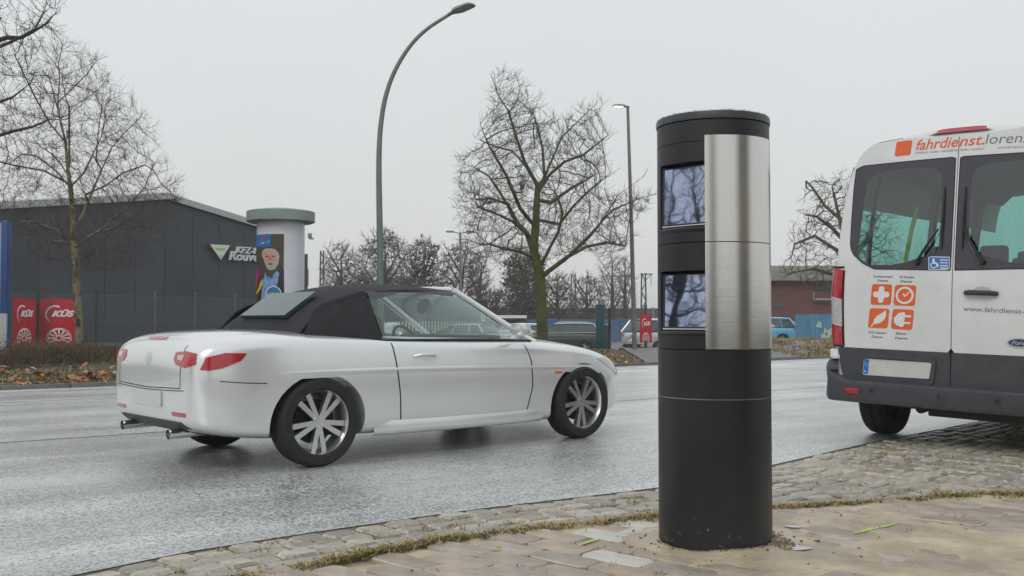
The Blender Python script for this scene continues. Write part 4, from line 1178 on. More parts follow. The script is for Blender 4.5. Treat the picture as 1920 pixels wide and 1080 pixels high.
# tail lights round the corners
def corner(s, z, off=0.0):
    """s: 0 at rear face edge, grows round the corner to the side"""
    w = wz(z); r = .075; y0 = w - r; x0 = lean(z) + .055 * y0 * y0
    L1 = r * PI / 2
    if s < 0: p = Vector((x0 + s * -.0 + .0, y0 + s, z)); n = Vector((-1, 0.1, 0)); p.x = lean(z) + .055 * (y0 + s) ** 2
    elif s < L1: t = s / r; p = Vector((x0 + r - r * math.cos(t), y0 + r * math.sin(t), z)); n = Vector((-math.cos(t), math.sin(t), 0))
    else: p = Vector((x0 + r + s - L1, w, z)); n = Vector((0, 1, 0))
    return p + n * off
zl0, zl1 = vpx(1560, 645)[1], vpx(1566, 503)[1]
for sgn in (1, -1):
    h_ = zl1 - zl0
    bands = [('red', .00, .26, 'red_lens'), ('clear', .26, .62, 'clear_lens'), ('red', .62, 1.0, 'red_lens')]
    root = None
    for nm, f0, f1, mt in bands:
        m_ = MB(); us = list(np.linspace(-.035, .20, 18)); vs_ = list(np.linspace(0, 1, 9))
        def fn(u, v):
            k = (u + .035) / .235; za = f0 + (0 if f0 == 0 else .09 * (k - .3)); zb = f1 + (0 if f1 == 1 else .09 * (k - .3)) - (0 if f1 < 1 else .10 * max(0, .3 - k) ** 1.0)
            z = zl0 + h_ * (za + (zb - za) * v); p = corner(u, z, .022 + .006 * math.sin(PI * min(1, max(0, (z - zl0) / h_))))
            return Vector((p.x, p.y * sgn, p.z))
        m_.grid(fn, us, vs_, flip=sgn < 0)
        n_b = len(m_.v)
        # rim back to the body
        edge = [j for j in range(9)] + []
        m_.add([Vector((corner(-.035, zl0 + h_ * (f0 + (f1 - f0) * v), 0.0).x, corner(-.035, zl0 + h_ * (f0 + (f1 - f0) * v), 0).y * sgn, zl0 + h_ * (f0 + (f1 - f0) * v))) for v in vs_], [])
        m_.add([], [(j, j + 1, n_b + j + 1, n_b + j) for j in range(8)]); m_.f[-8:] = [(j, j + 1, n_b + j + 1, n_b + j) for j in range(8)]
        o = vpart(m_, 'tail_light' if root is None else 'lens_segment', M[mt], root)
        if root is None: root = o; root['label'] = 'tail light lens wrapped round the corner'
    m_ = MB()
    for zz in (zl0 - .012, zl1 + .008): m_.tube([Vector((corner(u, zz, .012).x, corner(u, zz, .012).y * sgn, zz)) for u in np.linspace(-.04, .2, 12)], .009, 6)
    m_.tube([Vector((corner(-.042, z_, .008).x, corner(-.042, z_, .008).y * sgn, z_)) for z_ in np.linspace(zl0 - .01, zl1 - .02, 12)], .008, 6)
    vpart(m_, 'light_gasket', M['seal'], root)
    # door hinge high on the corner
    m_ = MB(); zh = vpx(1582, 350)[1]
    p = corner(.07, zh, .02); m_.box((p.x, p.y * sgn, zh), (.05, .04, .055), ch=.008); p2 = corner(.085, zh - .04, .035); m_.box((p2.x, p2.y * sgn, zh - .045), (.09, .035, .02), ch=.008)
    m_.tube([(p.x - .01, p.y * sgn * 1.005, zh - .06), (p.x - .01, p.y * sgn * 1.005, zh + .04)], .012, 8)
    vpart(m_, 'door_hinge', M['van_white'])
# bumper
def bump_path():
    P = []
    for t in np.linspace(0, 1, 8): P.append((.42 - .36 * t, 1.09, 1))
    for k in range(1, 8):
        a = PI / 2 * k / 8; P.append((.06 - .12 * math.sin(a) + .0, 1.01 + .08 * math.cos(a) - 0.0, 1 - k / 11))
    for y in np.linspace(.99, -.99, 31): P.append((-.115 + .055 * y * y, y, max(0, (abs(y) - .86) / .13) * .25))
    P2 = [(x, -y, k) for x, y, k in P[:15]][::-1]
    return P + P2
BP = bump_path()
m_ = MB(); sec = []
for i, (x, y, k) in enumerate(BP):
    a, b = BP[max(0, i - 1)], BP[min(len(BP) - 1, i + 1)]; t = Vector((b[0] - a[0], b[1] - a[1])).normalized(); nn = Vector((t.y, -t.x)) * -1
    nn = Vector((t.y, -t.x)); 
    if nn.dot(Vector((x - .8, y))) < 0: nn = -nn
    zt_ = .505 + .17 * min(1, k); zb_ = .315
    prof = [(-.10, zt_), (-.02, zt_), (-.004, zt_ - .012), (0, zt_ - .03), (-.012, (zt_ * .6 + zb_ * .4)), (-.004, zb_ + .05), (-.02, zb_ + .01), (-.05, zb_), (-.12, zb_)]
    sec.append([(x + nn.x * o_, y + nn.y * o_, z_) for o_, z_ in prof])
npf = 9
m_.add([p for s_ in sec for p in s_], [(i * npf + j, (i + 1) * npf + j, (i + 1) * npf + j + 1, i * npf + j + 1) for i in range(len(sec) - 1) for j in range(npf - 1)])
bumper = vpart(m_, 'rear_bumper', M['dark_plastic'])
# step tread on top and reflector, parking sensors
m_ = MB()
for k in range(7):
    x_ = -.10 + k * .0  ; 
    yy = np.linspace(.85, -.85, 20); xo = -.095 + .012 * k
    m_.tube([Vector((xo + .055 * y * y, y, .507)) for y in yy], .0025, 4)
vpart(m_, 'step_rib', M['black_plastic'], bumper)
for sgn in (1, -1):
    m_ = MB(); y0 = .80 * sgn
    m_.grid(lambda u, v: (-.1195 + .055 * u * u + abs(v - .5) * .004, u, .395 + v * .045), [y0 - .062, y0 - .03, y0, y0 + .03, y0 + .062], [0, .5, 1]); vpart(m_, 'reflector', M['red_lens'], bumper)
for y in (.62, .05, -.4, -.75):
    m_ = MB(); m_.lathe([(0, -.0), (.011, -.0), (.013, .008)], 14, axis='Z'); m_.v = [(-.121 + .055 * y * y - z + .004, y + x_, .43 + y_) for x_, y_, z in m_.v]
    vpart(m_, 'parking_sensor', M['black_plastic'], bumper)
# broken white corner bracket between lamp and bumper
m_ = MB(); p = corner(.06, .70, .02); m_.box((p.x + .01, p.y, .725), (.09, .07, .075), rz=.5, ch=.012); m_.box((p.x - .035, p.y - .035, .70), (.05, .06, .035), rz=.7, ch=.008); m_.box((p.x + .05, p.y + .03, .745), (.06, .03, .04), rz=.2, ch=.008)
vpart(m_, 'corner_bracket', M['van_white'])
# underside
m_ = MB(); m_.box((2.7, 0, .45), (5.2, 1.8, .14), ch=.03); m_.box((.25, -.2, .34), (.12, 1.5, .12), ch=.02); m_.tube([(1.0, .75, .345), (1.0, -.75, .345)], .06, 10)
m_.tube([(.1, .28, .30), (.9, .28, .36), (2.2, .28, .33)], .045, 12); m_.box((.55, .0, .3), (.5, .16, .1), ch=.02); m_.box((.10, -.45, .285), (.10, 1.3, .075), ch=.012)
vpart(m_, 'chassis', M['seal'])
m_ = MB(); m_.box((.02, -.32, .335), (.16, .42, .015), ch=.004); m_.box((-.02, -.10, .33), (.04, .05, .03), rz=.4); m_.box((-.01, .06, .335), (.03, .03, .03), rz=.3); m_.box((-.02, .18, .335), (.04, .05, .02), rz=.9)
vpart(m_, 'tow_bracket', mat('bare_metal', (.45, .45, .44), .35, metal=.7, var=.3, scale=25))
for sgn in (1, -1):
    m_ = MB(); xs_ = [(.95 + .46 * math.cos(t), .34 + .44 * math.sin(t)) for t in np.linspace(PI, 0, 16)]
    m_.grid(lambda u, v: (xs_[int(u)][0], sgn * (.66 + v * .32), xs_[int(u)][1]), list(range(16)), [0, 1]); vpart(m_, 'wheel_arch', M['seal'])
for x in (.78, 4.55):
    for sgn in (1, -1):
        wheel(van, x, sgn * .86, .345, .235, sgn, steel=True)
# interior: seat backs, head restraints, grab rail, dark trim
for x, ys in ((1.15, (.55, .05, -.5)), (2.2, (.55, .05, -.5)), (3.5, (.5, -.5))):
    for y in ys:
        m_ = MB(); m_.box((x, y, 1.12), (.14, .44, .78), ch=.05); m_.box((x + .25, y, .85), (.5, .45, .16), ch=.05); m_.box((x - .01, y, 1.62), (.1, .24, .2), ch=.04); m_.tube([(x, y - .06, 1.4), (x, y - .06, 1.6)], .008, 6); m_.tube([(x, y + .06, 1.4), (x, y + .06, 1.6)], .008, 6)
        vpart(m_, 'seat', M['grey_fabric'])
m_ = MB(); m_.tube([(.5, .60, 1.45), (.5, .585, 1.6), (.51, .545, 1.85), (.53, .50, 2.05)], .02, 8); vpart(m_, 'grab_rail', mat('yellow_rail', (.6, .85, .03), .35))
m_ = MB(); m_.box((2.6, 0, .55), (5.0, 1.86, .04)); vpart(m_, 'cabin_floor', M['interior'])
M['headlining'] = mat('headlining', (.22, .23, .23), .9)
m_ = MB(); m_.grid(lambda u, v: (u, v, 2.55 - .25 * (abs(v) / .85) ** 5), [.2, 1.2, 2.4, 3.8], list(np.linspace(-.83, .83, 15))); vpart(m_, 'headlining', M['headlining'])
m_ = MB()
for x0, x1 in ((.14, .31), (.69, .77), (2.17, 2.28), (3.37, 3.58)):
    for sgn in (1, -1):
        m_.grid(lambda u, v: (u, sgn * (wz(v) - .03), v), [x0, x1], list(np.linspace(1.4, 2.38, 8)))
m_.grid(lambda u, v: (u, 1.0, v), [.1, 4.6], [.55, 1.5]); m_.grid(lambda u, v: (u, -1.0, v), [.1, 4.6], [.55, 1.5])
vpart(m_, 'side_trim', M['interior'])
# ================================================================ FAR SIDE: HALL, PILLARS, LAMPS, FENCES
def flat(origin, ax, up, nrm):
    origin, ax, up, nrm = Vector(origin), Vector(ax), Vector(up), Vector(nrm)
    return lambda a, b: (origin + ax * a + up * b, nrm)
# ---- dark workshop hall, gable wall running away to the right
M['anthracite'] = mat('anthracite_panel', (0.058, 0.066, 0.08), 0.5, var=0.12, scale=0.8, rvar=0.1, rand=0.06, bump=0.002, bscale=3)
M['fascia'] = mat('fascia_metal', (0.45, 0.47, 0.47), 0.45, var=0.08, scale=2)
HD = Vector((0.604, 0.797, 0)); HNm = Vector((0.797, -0.604, 0))
HA = at(310, 371, 36.0); HA0 = Vector((HA.x, HA.y, 0)); ZA = HA.z
hall = tag(empty('workshop_hall', (0, 0, 0)), 'dark grey metal clad workshop hall with pale gable edge behind the birch', 'building')
def htop(s): return ZA - (0.172 * s if s > 0 else -0.148 * s)
s_l, s_r = -11.5, 5.35
joint = [-11.5] + [(-1.15 * k) for k in range(9, 0, -1)] + [0, 1.15, 2.3, 3.45, 4.6, s_r]
for a, b in zip(joint, joint[1:]):
    g_ = 0.008; m_ = MB()
    P = [HA0 + HD * (a + g_), HA0 + HD * (b - g_)]
    zt_ = [htop(a + g_) - .04, htop(b - g_) - .04]
    fr = [Vector((P[0].x, P[0].y, -.1)), Vector((P[1].x, P[1].y, -.1)), Vector((P[1].x, P[1].y, zt_[1])), Vector((P[0].x, P[0].y, zt_[0]))]
    bk = [q - HNm * .05 for q in fr]
    # shallow ribs
    m_.add(fr + bk, [(0, 1, 2, 3), (0, 4, 5, 1), (1, 5, 6, 2), (2, 6, 7, 3), (3, 7, 4, 0)])
    m_.build('wall_panel', M['anthracite'], hall, smoothf=False)
m_ = MB()
P = [HA0 + HD * s_l, HA0, HA0 + HD * s_r]; dz = [htop(s_l), ZA, htop(s_r)]
V_ = [Vector((p.x, p.y, -.1)) - HNm * .03 for p in P] + [Vector((p.x, p.y, z - .06)) - HNm * .03 for p, z in zip(P, dz)] + [Vector((p.x, p.y, -.1)) - HNm * 18 for p in P] + [Vector((p.x, p.y, z - .06)) - HNm * 18 for p, z in zip(P, dz)]
m_.add(V_, [(0, 1, 4, 3), (1, 2, 5, 4), (6, 7, 10, 9), (7, 8, 11, 10), (0, 3, 9, 6), (2, 8, 11, 5)])
m_.build('wall_core', mat('wall_core', (.03, .032, .036), .7), hall, smoothf=False)
m_ = MB()
def fas(s0, s1):
    a, b = HA0 + HD * s0, HA0 + HD * s1; za, zb = htop(s0), htop(s1)
    V_ = []
    for q, z in ((a, za), (b, zb)):
        for off, dz_ in ((.12, -.05), (.12, .17), (.0, .21), (-18, .21), (-18, .1), (-.05, -.05)):
            V_.append(Vector((q.x, q.y, z + dz_)) + HNm * off)
    m_.add(V_, [(i, i + 1, 6 + i + 1, 6 + i) for i in range(5)] + [(5, 0, 6, 11), tuple(range(6)), tuple(range(6, 12))])
fas(s_l, 0)
m_.build('roof', M['fascia'], hall, smoothf=False); m_ = MB(); fas(0.0, s_r + .25); m_.build('roof', M['fascia'], hall, smoothf=False)
m_ = MB(); a, b = HA0 + HD * s_l, HA0 + HD * s_r
m_.add([Vector((q.x, q.y, z)) + HNm * o_ for q in (a, b) for z, o_ in ((-.1, .03), (.28, .03), (.28, -.02))], [(0, 1, 4, 3), (1, 2, 5, 4)]); m_.build('plinth', mat('plinth', (.16, .16, .15), .8, var=.2), hall, smoothf=False)
# wall sign
M['sign_white'] = mat('sign_white', (.72, .74, .73), .35, var=.03); M['sign_green'] = mat('sign_green', (.22, .62, .05), .4); M['sign_side'] = mat('sign_side', (.2, .16, .15), .5)
def hall_pt(u, v):
    d = ray(u, v); o = Vector((0, 0, CAM_H)); t = (HA0 - o).dot(HNm) / d.dot(HNm); return o + d * t
sg = tag(empty('workshop_sign', hall_pt(407, 472)), 'white inverted triangle sign with green bar on the dark hall wall', 'sign'); sgo = Vector(sg.location)
T3 = [hall_pt(388, 458) , hall_pt(427, 460), hall_pt(409, 488)]
m_ = MB(); fr = [p + HNm * .16 - sgo for p in T3]; bk = [p - sgo for p in T3]
m_.add(fr + bk, [(0, 1, 2), (0, 3, 4, 1), (1, 4, 5, 2), (2, 5, 3, 0)]); m_.build('sign_box', M['sign_side'], sg, smoothf=False)
m_ = MB(); c_ = sum(fr, Vector()) / 3; m_.add([c_ + (p - c_) * .97 + HNm * .006 for p in fr], [(0, 1, 2)]); m_.build('sign_face', M['sign_white'], sg, smoothf=False)
def bary(u, v): 
    top = fr[0].lerp(fr[1], u); return top.lerp(fr[2], v) + HNm * .014
m_ = MB(); m_.add([bary(.18, .24), bary(.82, .24), bary(.80, .36), bary(.20, .36)], [(0, 1, 2, 3)]); m_.add([bary(.3, .70), bary(.7, .70), bary(.6, .82), bary(.4, .82)], [(0, 1, 2, 3)])
m_.build('green_bar', M['sign_green'], sg, smoothf=False)
def wall_letters(txt, p0, hh, wid, label):
    base = hall_pt(*p0); r = tag(empty('wall_lettering', base), label, 'lettering')
    x = 0.0; V0, _ = text_mesh(txt, .18, .02); tot = max(v[0] for v in V0)
    cu = bpy.data.curves.new('t', 'FONT'); cu.body = txt; cu.shear = .18; cu.offset = .022; cu.extrude = .12; cu.resolution_u = 3
    o = bpy.data.objects.new('t', cu); COL.objects.link(o); dg_ = bpy.context.evaluated_depsgraph_get(); dg_.update(); me = bpy.data.meshes.new_from_object(o.evaluated_get(dg_)); bpy.data.objects.remove(o)
    kx, ky = wid / tot, hh / .7
    m_ = MB(); m_.add([HD * (v.co.x * kx) + Vector((0, 0, v.co.y * ky)) + HNm * (.06 + (v.co.z + .12) * .35) for v in me.vertices], [tuple(p.vertices) for p in me.polygons])
    m_.build('letter_bodies', M['sign_white'], r, smoothf=False, recalc=False)['kind'] = 'stuff'
    bpy.data.meshes.remove(me)
wall_letters('KFZ-Meister', (438, 474), .24, 2.05, 'white raised upper row of letters on the dark hall wall')
wall_letters('Rouven', (425, 487), .33, 1.65, 'white raised larger lower row of letters on the dark hall wall')

# ---- advertising pillar
AX, AY = at(526, 500, 28).x, 28.0; AR = .65
adc = tag(empty('advertising_pillar', (AX, AY, 0)), 'tall round white advertising pillar with grey overhanging cap and a poster', 'advertising column')
zt_ = zat(404, AY - .65); zc0, zc1 = zat(412, AY - .93), zat(390, AY - .93)
M['pillar_white'] = mat('pillar_white', (.66, .67, .75), .4, var=.05, scale=2, rvar=.1); M['cap_grey'] = mat('cap_grey', (.24, .29, .285), .5, var=.1)
m_ = MB(); m_.lathe([(0, 0.0), (AR + .06, 0.0), (AR + .06, .3), (AR, .34), (AR, zc0 + .05), (0, zc0 + .05)], 64); m_.build('column_body', M['pillar_white'], adc)
m_ = MB(); m_.lathe([(AR - .02, zc0 + .02), (.86, zc0), (.93, zc0 + .03), (.93, zc1 - .02), (.9, zc1), (.5, zc1 + .06), (0, zc1 + .08)], 64); m_.build('cap', M['cap_grey'], adc)
AV = math.atan2(-AY, -AX)
def asf(a, b):
    """a: metres round from the middle seen by the camera (right positive), b: height"""
    t = AV + a / AR; n = Vector((math.cos(t), math.sin(t), 0)); return n * AR + Vector((0, 0, b)), n
pa_, pb_ = -1.05, .085
pz1 = zat(439, AY - .6); pz0 = .72
def pgrid(x0, x1, y0, y1, off, m, nm, par, n=16):
    m_ = MB(); m_.grid(lambda u, v: asf(u, v)[0] + asf(u, v)[1] * off, list(np.linspace(x0, x1, n)), [y0, y1]); return m_.build(nm, m, par, smoothf=True)
def curved(poly, off, m, nm, par, rings=4):
    m_ = MB(); patch(m_, poly, asf, off, .001, rings); return m_.build(nm, m, par)
def ppx(u, v):
    """photo pixel on the pillar -> (a, b)"""
    s = (u - 526) / 44.3; s = max(-.995, min(.995, s)); a = math.asin(s) * AR; return (a, zat(v, AY - AR * math.cos(a / AR)))
M['poster_bg'] = mat('poster_backdrop', (.17, .085, .055), .45, var=.5, scale=5, col2=(.04, .06, .03))
post = pgrid(pa_, pb_, pz0, pz1, .004, M['poster_bg'], 'poster', adc); post['label'] = 'poster of a smiling white bearded man'
skin = mat('print_skin', (.56, .31, .22), .45, var=.12, scale=9); hair = mat('print_hair', (.42, .40, .375), .45, var=.1, scale=30)
navy = mat('print_navy', (.012, .014, .025), .45); shirt = mat('print_shirt', (.2, .33, .6), .45, var=.25, scale=9)
pc = lambda L: [ppx(*p) for p in L]
curved(pc([(484, 597), (534, 597), (532, 506), (526, 502), (521, 508), (511, 516), (500, 512), (494, 516), (488, 530)]), .006, navy, 'jacket_print', post)
curved(pc([(497, 597), (516, 560), (524, 512), (519, 508), (509, 522), (499, 511), (494, 530), (492, 560)]), .008, shirt, 'shirt_print', post)
curved(pc([(499, 492), (492.5, 480), (493.5, 471), (499, 466.5), (507, 465.5), (515, 467), (522, 473), (524, 482), (522, 495), (516, 505), (508, 507), (502, 502)]), .010, hair, 'hair_print', post)
curved(pc([(495.5, 479), (497, 472), (504, 469.5), (513, 471), (517.5, 476), (518, 488), (514, 499), (507, 503), (500, 498), (496.5, 489)]), .012, skin, 'face_print', post)
curved(pc([(498.5, 493), (503, 491.2), (508, 490.3), (514, 492), (518, 489), (516.5, 498), (511, 506), (506, 507), (501, 502)]), .014, hair, 'beard_print', post)
curved(pc([(503.5, 494), (508, 493), (513, 494), (509.5, 497.2), (506, 497.2)]), .016, mat('print_mouth', (.3, .05, .04), .5), 'mouth_print', post, 2)
curved(pc([(505.8, 482), (508.6, 482), (510, 488), (506.5, 489.5), (504.8, 488)]), .0165, mat('print_nose', (.42, .17, .11), .5), 'nose_print', post, 2)
for q in ([(499, 481), (502, 479.8), (504.8, 481), (502, 482.6)], [(509.8, 481), (513, 479.6), (516, 481), (513, 482.6)]): curved(pc(q), .016, navy, 'eye_print', post, 1)
pgrid(ppx(482, 450)[0] - .3, ppx(508.5, 450)[0], ppx(508, 462.5)[1], ppx(508, 439.5)[1], .010, mat('poster_blue', (.0, .16, .48), .4), 'logo_field', post)
m_ = MB(); patch(m_, pc([(496, 443.5), (500, 448), (496, 452), (492, 448)]), asf, .012, .001, 1); m_.build('logo_mark', M['print_red'], post)
m_ = MB(); patch(m_, pc([(483.5, 457), (488, 454.5), (494, 455.5), (499, 454), (506, 450.5), (503, 455.5), (497, 456.6), (491, 457.2), (486, 459.5)]), asf, .0125, .001, 1); m_.build('logo_script', M['print_white'], post)
curved(pc([(482.5, 552), (487, 541), (491, 528), (494.5, 523), (495, 530), (491, 542), (486, 550)]), .014, mat('print_yellow', (.75, .55, .02), .4), 'yellow_shape_print', post, 2)
curved(pc([(481.9, 540), (483.4, 510), (486, 498), (486.6, 512), (484, 536)]), .012, mat('print_pink', (.65, .05, .12), .4), 'pink_shape_print', post, 2)
curved(pc([(485.5, 520), (488.5, 506), (492, 505), (490, 518), (487, 526)]), .011, mat('print_purple', (.2, .02, .25), .4), 'purple_shape_print', post, 2)
curved([ppx(514 + 13.6 * math.cos(t), 550 + 13.6 * math.sin(t)) for t in np.linspace(0, 2 * PI, 28, endpoint=False)], .016, M['print_white'], 'round_badge_ring', post)
curved([ppx(514 + 12 * math.cos(t), 550 + 12 * math.sin(t)) for t in np.linspace(0, 2 * PI, 28, endpoint=False)], .018, mat('badge_print_blue', (.02, .16, .36), .4), 'round_badge', post)
m_ = MB()
for t_, (u, v), h, w in (('1,1 Mio. €', (504, 554.5), .085, .28),):
    a, b = ppx(u, v); put_text(m_, t_, a, b, h, asf, .020, bold=.02, width=w)
m_.build('badge_print', M['print_white'], post, smoothf=False, recalc=False)
m_ = MB(); a, b = ppx(483.5, 592.5); put_text(m_, '(A) LEIVE!', ppx(482, 592)[0] - .1, ppx(500, 592)[1], .27, asf, .010, bold=.005, width=ppx(516, 592)[0] - ppx(482, 592)[0] + .1)
m_.build('poster_lettering', M['print_white'], post, smoothf=False, recalc=False)
# the slim dark stand with a small box right of the pillar
sl = tag(empty('slim_post', (at(574, 500, 33).x, 33, 0)), 'slim dark green and orange post just right of the advertising pillar', 'post')
m_ = MB(); m_.box((0, 0, 1.6), (.09, .09, 3.2)); m_.build('post_body', mat('post_green', (.03, .07, .06), .5), sl, smoothf=False)
m_ = MB(); m_.box((.062, 0, zat(520, 33)), (.03, .07, .55)); m_.build('orange_strip', mat('post_orange', (.45, .1, .03), .5), sl, smoothf=False)
m_ = MB(); m_.box((.12, -.02, zat(442, 33)), (.12, .16, .16), ch=.02); m_.box((.18, -.05, zat(448, 33)), (.14, .1, .04)); m_.build('lamp_box', M['cap_grey'], sl)

# ---- blue totem and framed sign at the left edge
bt = tag(empty('blue_totem', (at(8, 500, 22).x, 22, 0)), 'tall dark blue totem with light blue side at the left edge', 'sign')
zt2 = zat(414, 22)
m_ = MB(); m_.box((.035, 0, zt2 / 2), (.13, .2, zt2), ch=.01); m_.build('totem_body', mat('totem_blue', (.01, .055, .2), .35, var=.08), bt)
m_ = MB(); m_.box((-.12, .02, zt2 / 2 + .2), (.17, .12, zt2 - .5), ch=.01); m_.build('totem_face', mat('totem_pale', (.45, .3, .36), .4, var=.3, scale=.8, col2=(.3, .5, .65)), bt)
ps = tag(empty('framed_sign', (at(2, 620, 21.5).x, 21.5, 0)), 'low pale framed board with magenta print at the left edge', 'sign')
z0_, z1_ = 0.25, zat(588, 21.5)
m_ = MB(); m_.box((0, 0, (z0_ + z1_) / 2), (.24, .06, z1_ - z0_), ch=.01); m_.box((-.1, 0, .13), (.05, .05, .3)); m_.build('board', mat('board_pale', (.4, .43, .41), .5), ps)
m_ = MB(); m_.box((-.075, -.034, (z0_ + z1_) / 2 - .03), (.09, .006, z1_ - z0_ - .18)); m_.build('print', mat('magenta', (.62, .02, .25), .4), ps)

# ---- chain link fence with posts and two red banners
M['fence_green'] = mat('fence_green', (.03, .06, .052), .5, var=.15); M['wire'] = mat('fence_wire', (.16, .18, .175), .5, metal=.2, var=.1)
fence = tag(empty('wire_fence', (0, 0, 0)), 'chain link fence on slim green posts in front of the dark hall', 'fence')
FP = [at(-60, 640, 25.5), at(70, 640, 27.0), at(180, 640, 28.2), at(290, 640, 29.6), at(365, 640, 31.2), at(440, 640, 33.0), at(520, 640, 35.0), at(590, 640, 37)]
FP = [Vector((p.x, p.y, 0)) for p in FP]
for i, p in enumerate(FP):
    m_ = MB(); h_ = 1.86 if i != 0 else 1.8; m_.tube([(p.x, p.y, -.1), (p.x, p.y, h_)], .04 if i == 1 else .028, 8); m_.box((p.x, p.y, h_ + .01), (.09, .09, .03)); m_.build('fence_post', M['fence_green'] if i < 3 else M['wire'], fence)
m_ = MB(); mf = MB(); pitch_ = .075
for a, b in zip(FP, FP[1:]):
    L = (b - a).length; u = (b - a) / L; z0_, z1_ = .32, 1.74
    n_ = int(L / pitch_)
    for k in range(-int((z1_ - z0_) / pitch_), n_ + 1):
        for sg_ in (1, -1):
            # a diagonal wire clipped to the panel
            s0 = k * pitch_; s1 = s0 + (z1_ - z0_); c0, c1 = max(0, s0), min(L, s1)
            if c1 <= c0: continue
            f0, f1 = (c0 - s0) / (z1_ - z0_), (c1 - s0) / (z1_ - z0_)
            if sg_ < 0: f0, f1 = 1 - f0, 1 - f1
            m_.tube([a + u * c0 + Vector((0, 0, z0_ + (z1_ - z0_) * f0)), a + u * c1 + Vector((0, 0, z0_ + (z1_ - z0_) * f1))], .0028, 3, cap=False)
    for z in (z0_, 1.0, z1_): mf.tube([a + Vector((0, 0, z)), b + Vector((0, 0, z))], .005, 4)
m_.build('mesh_wire', M['wire'], fence, recalc=False)['kind'] = 'stuff'
mf.build('tension_wire', M['wire'], fence)
M['fence_board'] = mat('fence_board', (.055, .062, .06), .7, var=.2)
for a, b in zip(FP, FP[1:]):
    m_ = MB(); u = (b - a).normalized(); c = (a + b) / 2; m_.box((c.x, c.y, .18), ((b - a).length - .02, .05, .27), rz=math.atan2(u.y, u.x)); m_.build('base_board', M['fence_board'], fence, smoothf=False)
def banner(nm, c_px, Y, W, H, rz, label, squeeze=1.0, zc=None, full=True):
    p = at(c_px[0], c_px[1], Y); r = tag(empty(nm, (p.x, p.y, p.z), rz), label, 'banner', 'red workshop banners')
    f = lambda a, b: (Vector((a, -.012 * math.sin(a * 5 / W) - .02 * math.cos(b * 4), b)), Vector((0, -1, 0)))
    m_ = MB()
    top = lambda x: H / 2 - (.02 * math.sin(x * 9) if 1 else 0)
    m_.grid(lambda u, v: f(u * W / 2, -H / 2 + (top(u * W / 2) + H / 2) * v)[0], list(np.linspace(-1, 1, 10)), list(np.linspace(0, 1, 8)))
    m_.build('banner_cloth', M['print_red'], r)
    m_ = MB(); k = W
    # open ring arc
    def arc(cx, cy, r0x, r0y, t0, t1, w0, w1, n=26):
        V_ = []
        for i in range(n + 1):
            t = t0 + (t1 - t0) * i / n; w_ = w0 + (w1 - w0) * i / n
            for q in (1, 1 - w_): s0, nn = f(cx + r0x * q * math.cos(t), cy + r0y * q * math.sin(t)); V_.append(s0 + nn * .008)
        m_.add(V_, [(2 * i, 2 * i + 1, 2 * i + 3, 2 * i + 2) for i in range(n)])
    arc(-.10 * k, .16 * H, .24 * k, .20 * H, 1.05, 4.2, .20, .03)
    arc(-.12 * k, .16 * H, .19 * k, .16 * H, 1.9, 4.1, .05, .05)
    put_text(m_, 'KÜS', -.18 * k, .115 * H, .12 * H, f, .010, shear=.35, bold=.055, width=.56 * k)
    # dial cut off by the lower edge
    cy = -.36 * H; ry = .22 * H; rx = .31 * k
    tt0 = -math.asin(min(1, (H * .49 + cy) / ry))
    arc(0, cy, rx, ry, tt0, PI - tt0, .06, .06); arc(0, cy, rx * .87, ry * .87, tt0 * .9, PI - tt0 * .9, .05, .05); arc(0, cy, rx, ry, 1.2, 2.5, .2, .1)
    arc(0, cy, rx * .3, ry * .3, 0, 2 * PI, .35, .35)
    for q in range(9):
        t = tt0 + .1 + (PI - 2 * tt0 - .2) * q / 8
        V_ = []
        for rr_, w_ in ((.34, .05), (.84, .075)):
            for sg_ in (1, -1):
                x_, y_ = rr_ * math.cos(t) - sg_ * w_ * math.sin(t), rr_ * math.sin(t) + sg_ * w_ * math.cos(t); s0, nn = f(x_ * rx, cy + y_ * ry); V_.append(s0 + nn * .0085)
        m_.add(V_, [(0, 1, 3, 2)])
    m_.build('banner_print', M['print_white'], r, smoothf=False, recalc=False)
    return r
banner('banner', (111, 603), 27.35, 1.03, 1.23, .28, 'square red banner with white dial hung beside the birch trunk')
banner('banner', (45.5, 603), 26.55, .62, 1.2, 1.02, 'narrow red banner seen obliquely left of the green fence post')
# narrow banner on its own green post at the car park entrance
gp = tag(empty('banner_post', (at(1212, 620, 37.8).x, 38.0, terrain(4.9, 38))), 'green post carrying the small red banner beside the car park entrance', 'post')
m_ = MB(); m_.tube([(0, 0, -.1), (0, 0, zat(572, 38) - gp.location.z)], .055, 8); m_.build('post_body', mat('post_green2', (.01, .09, .07), .5), gp)
b3 = banner('banner', (1211, 616), 37.7, .44, 1.04, -.1, 'small red banner on a green post beside the silver parked car')

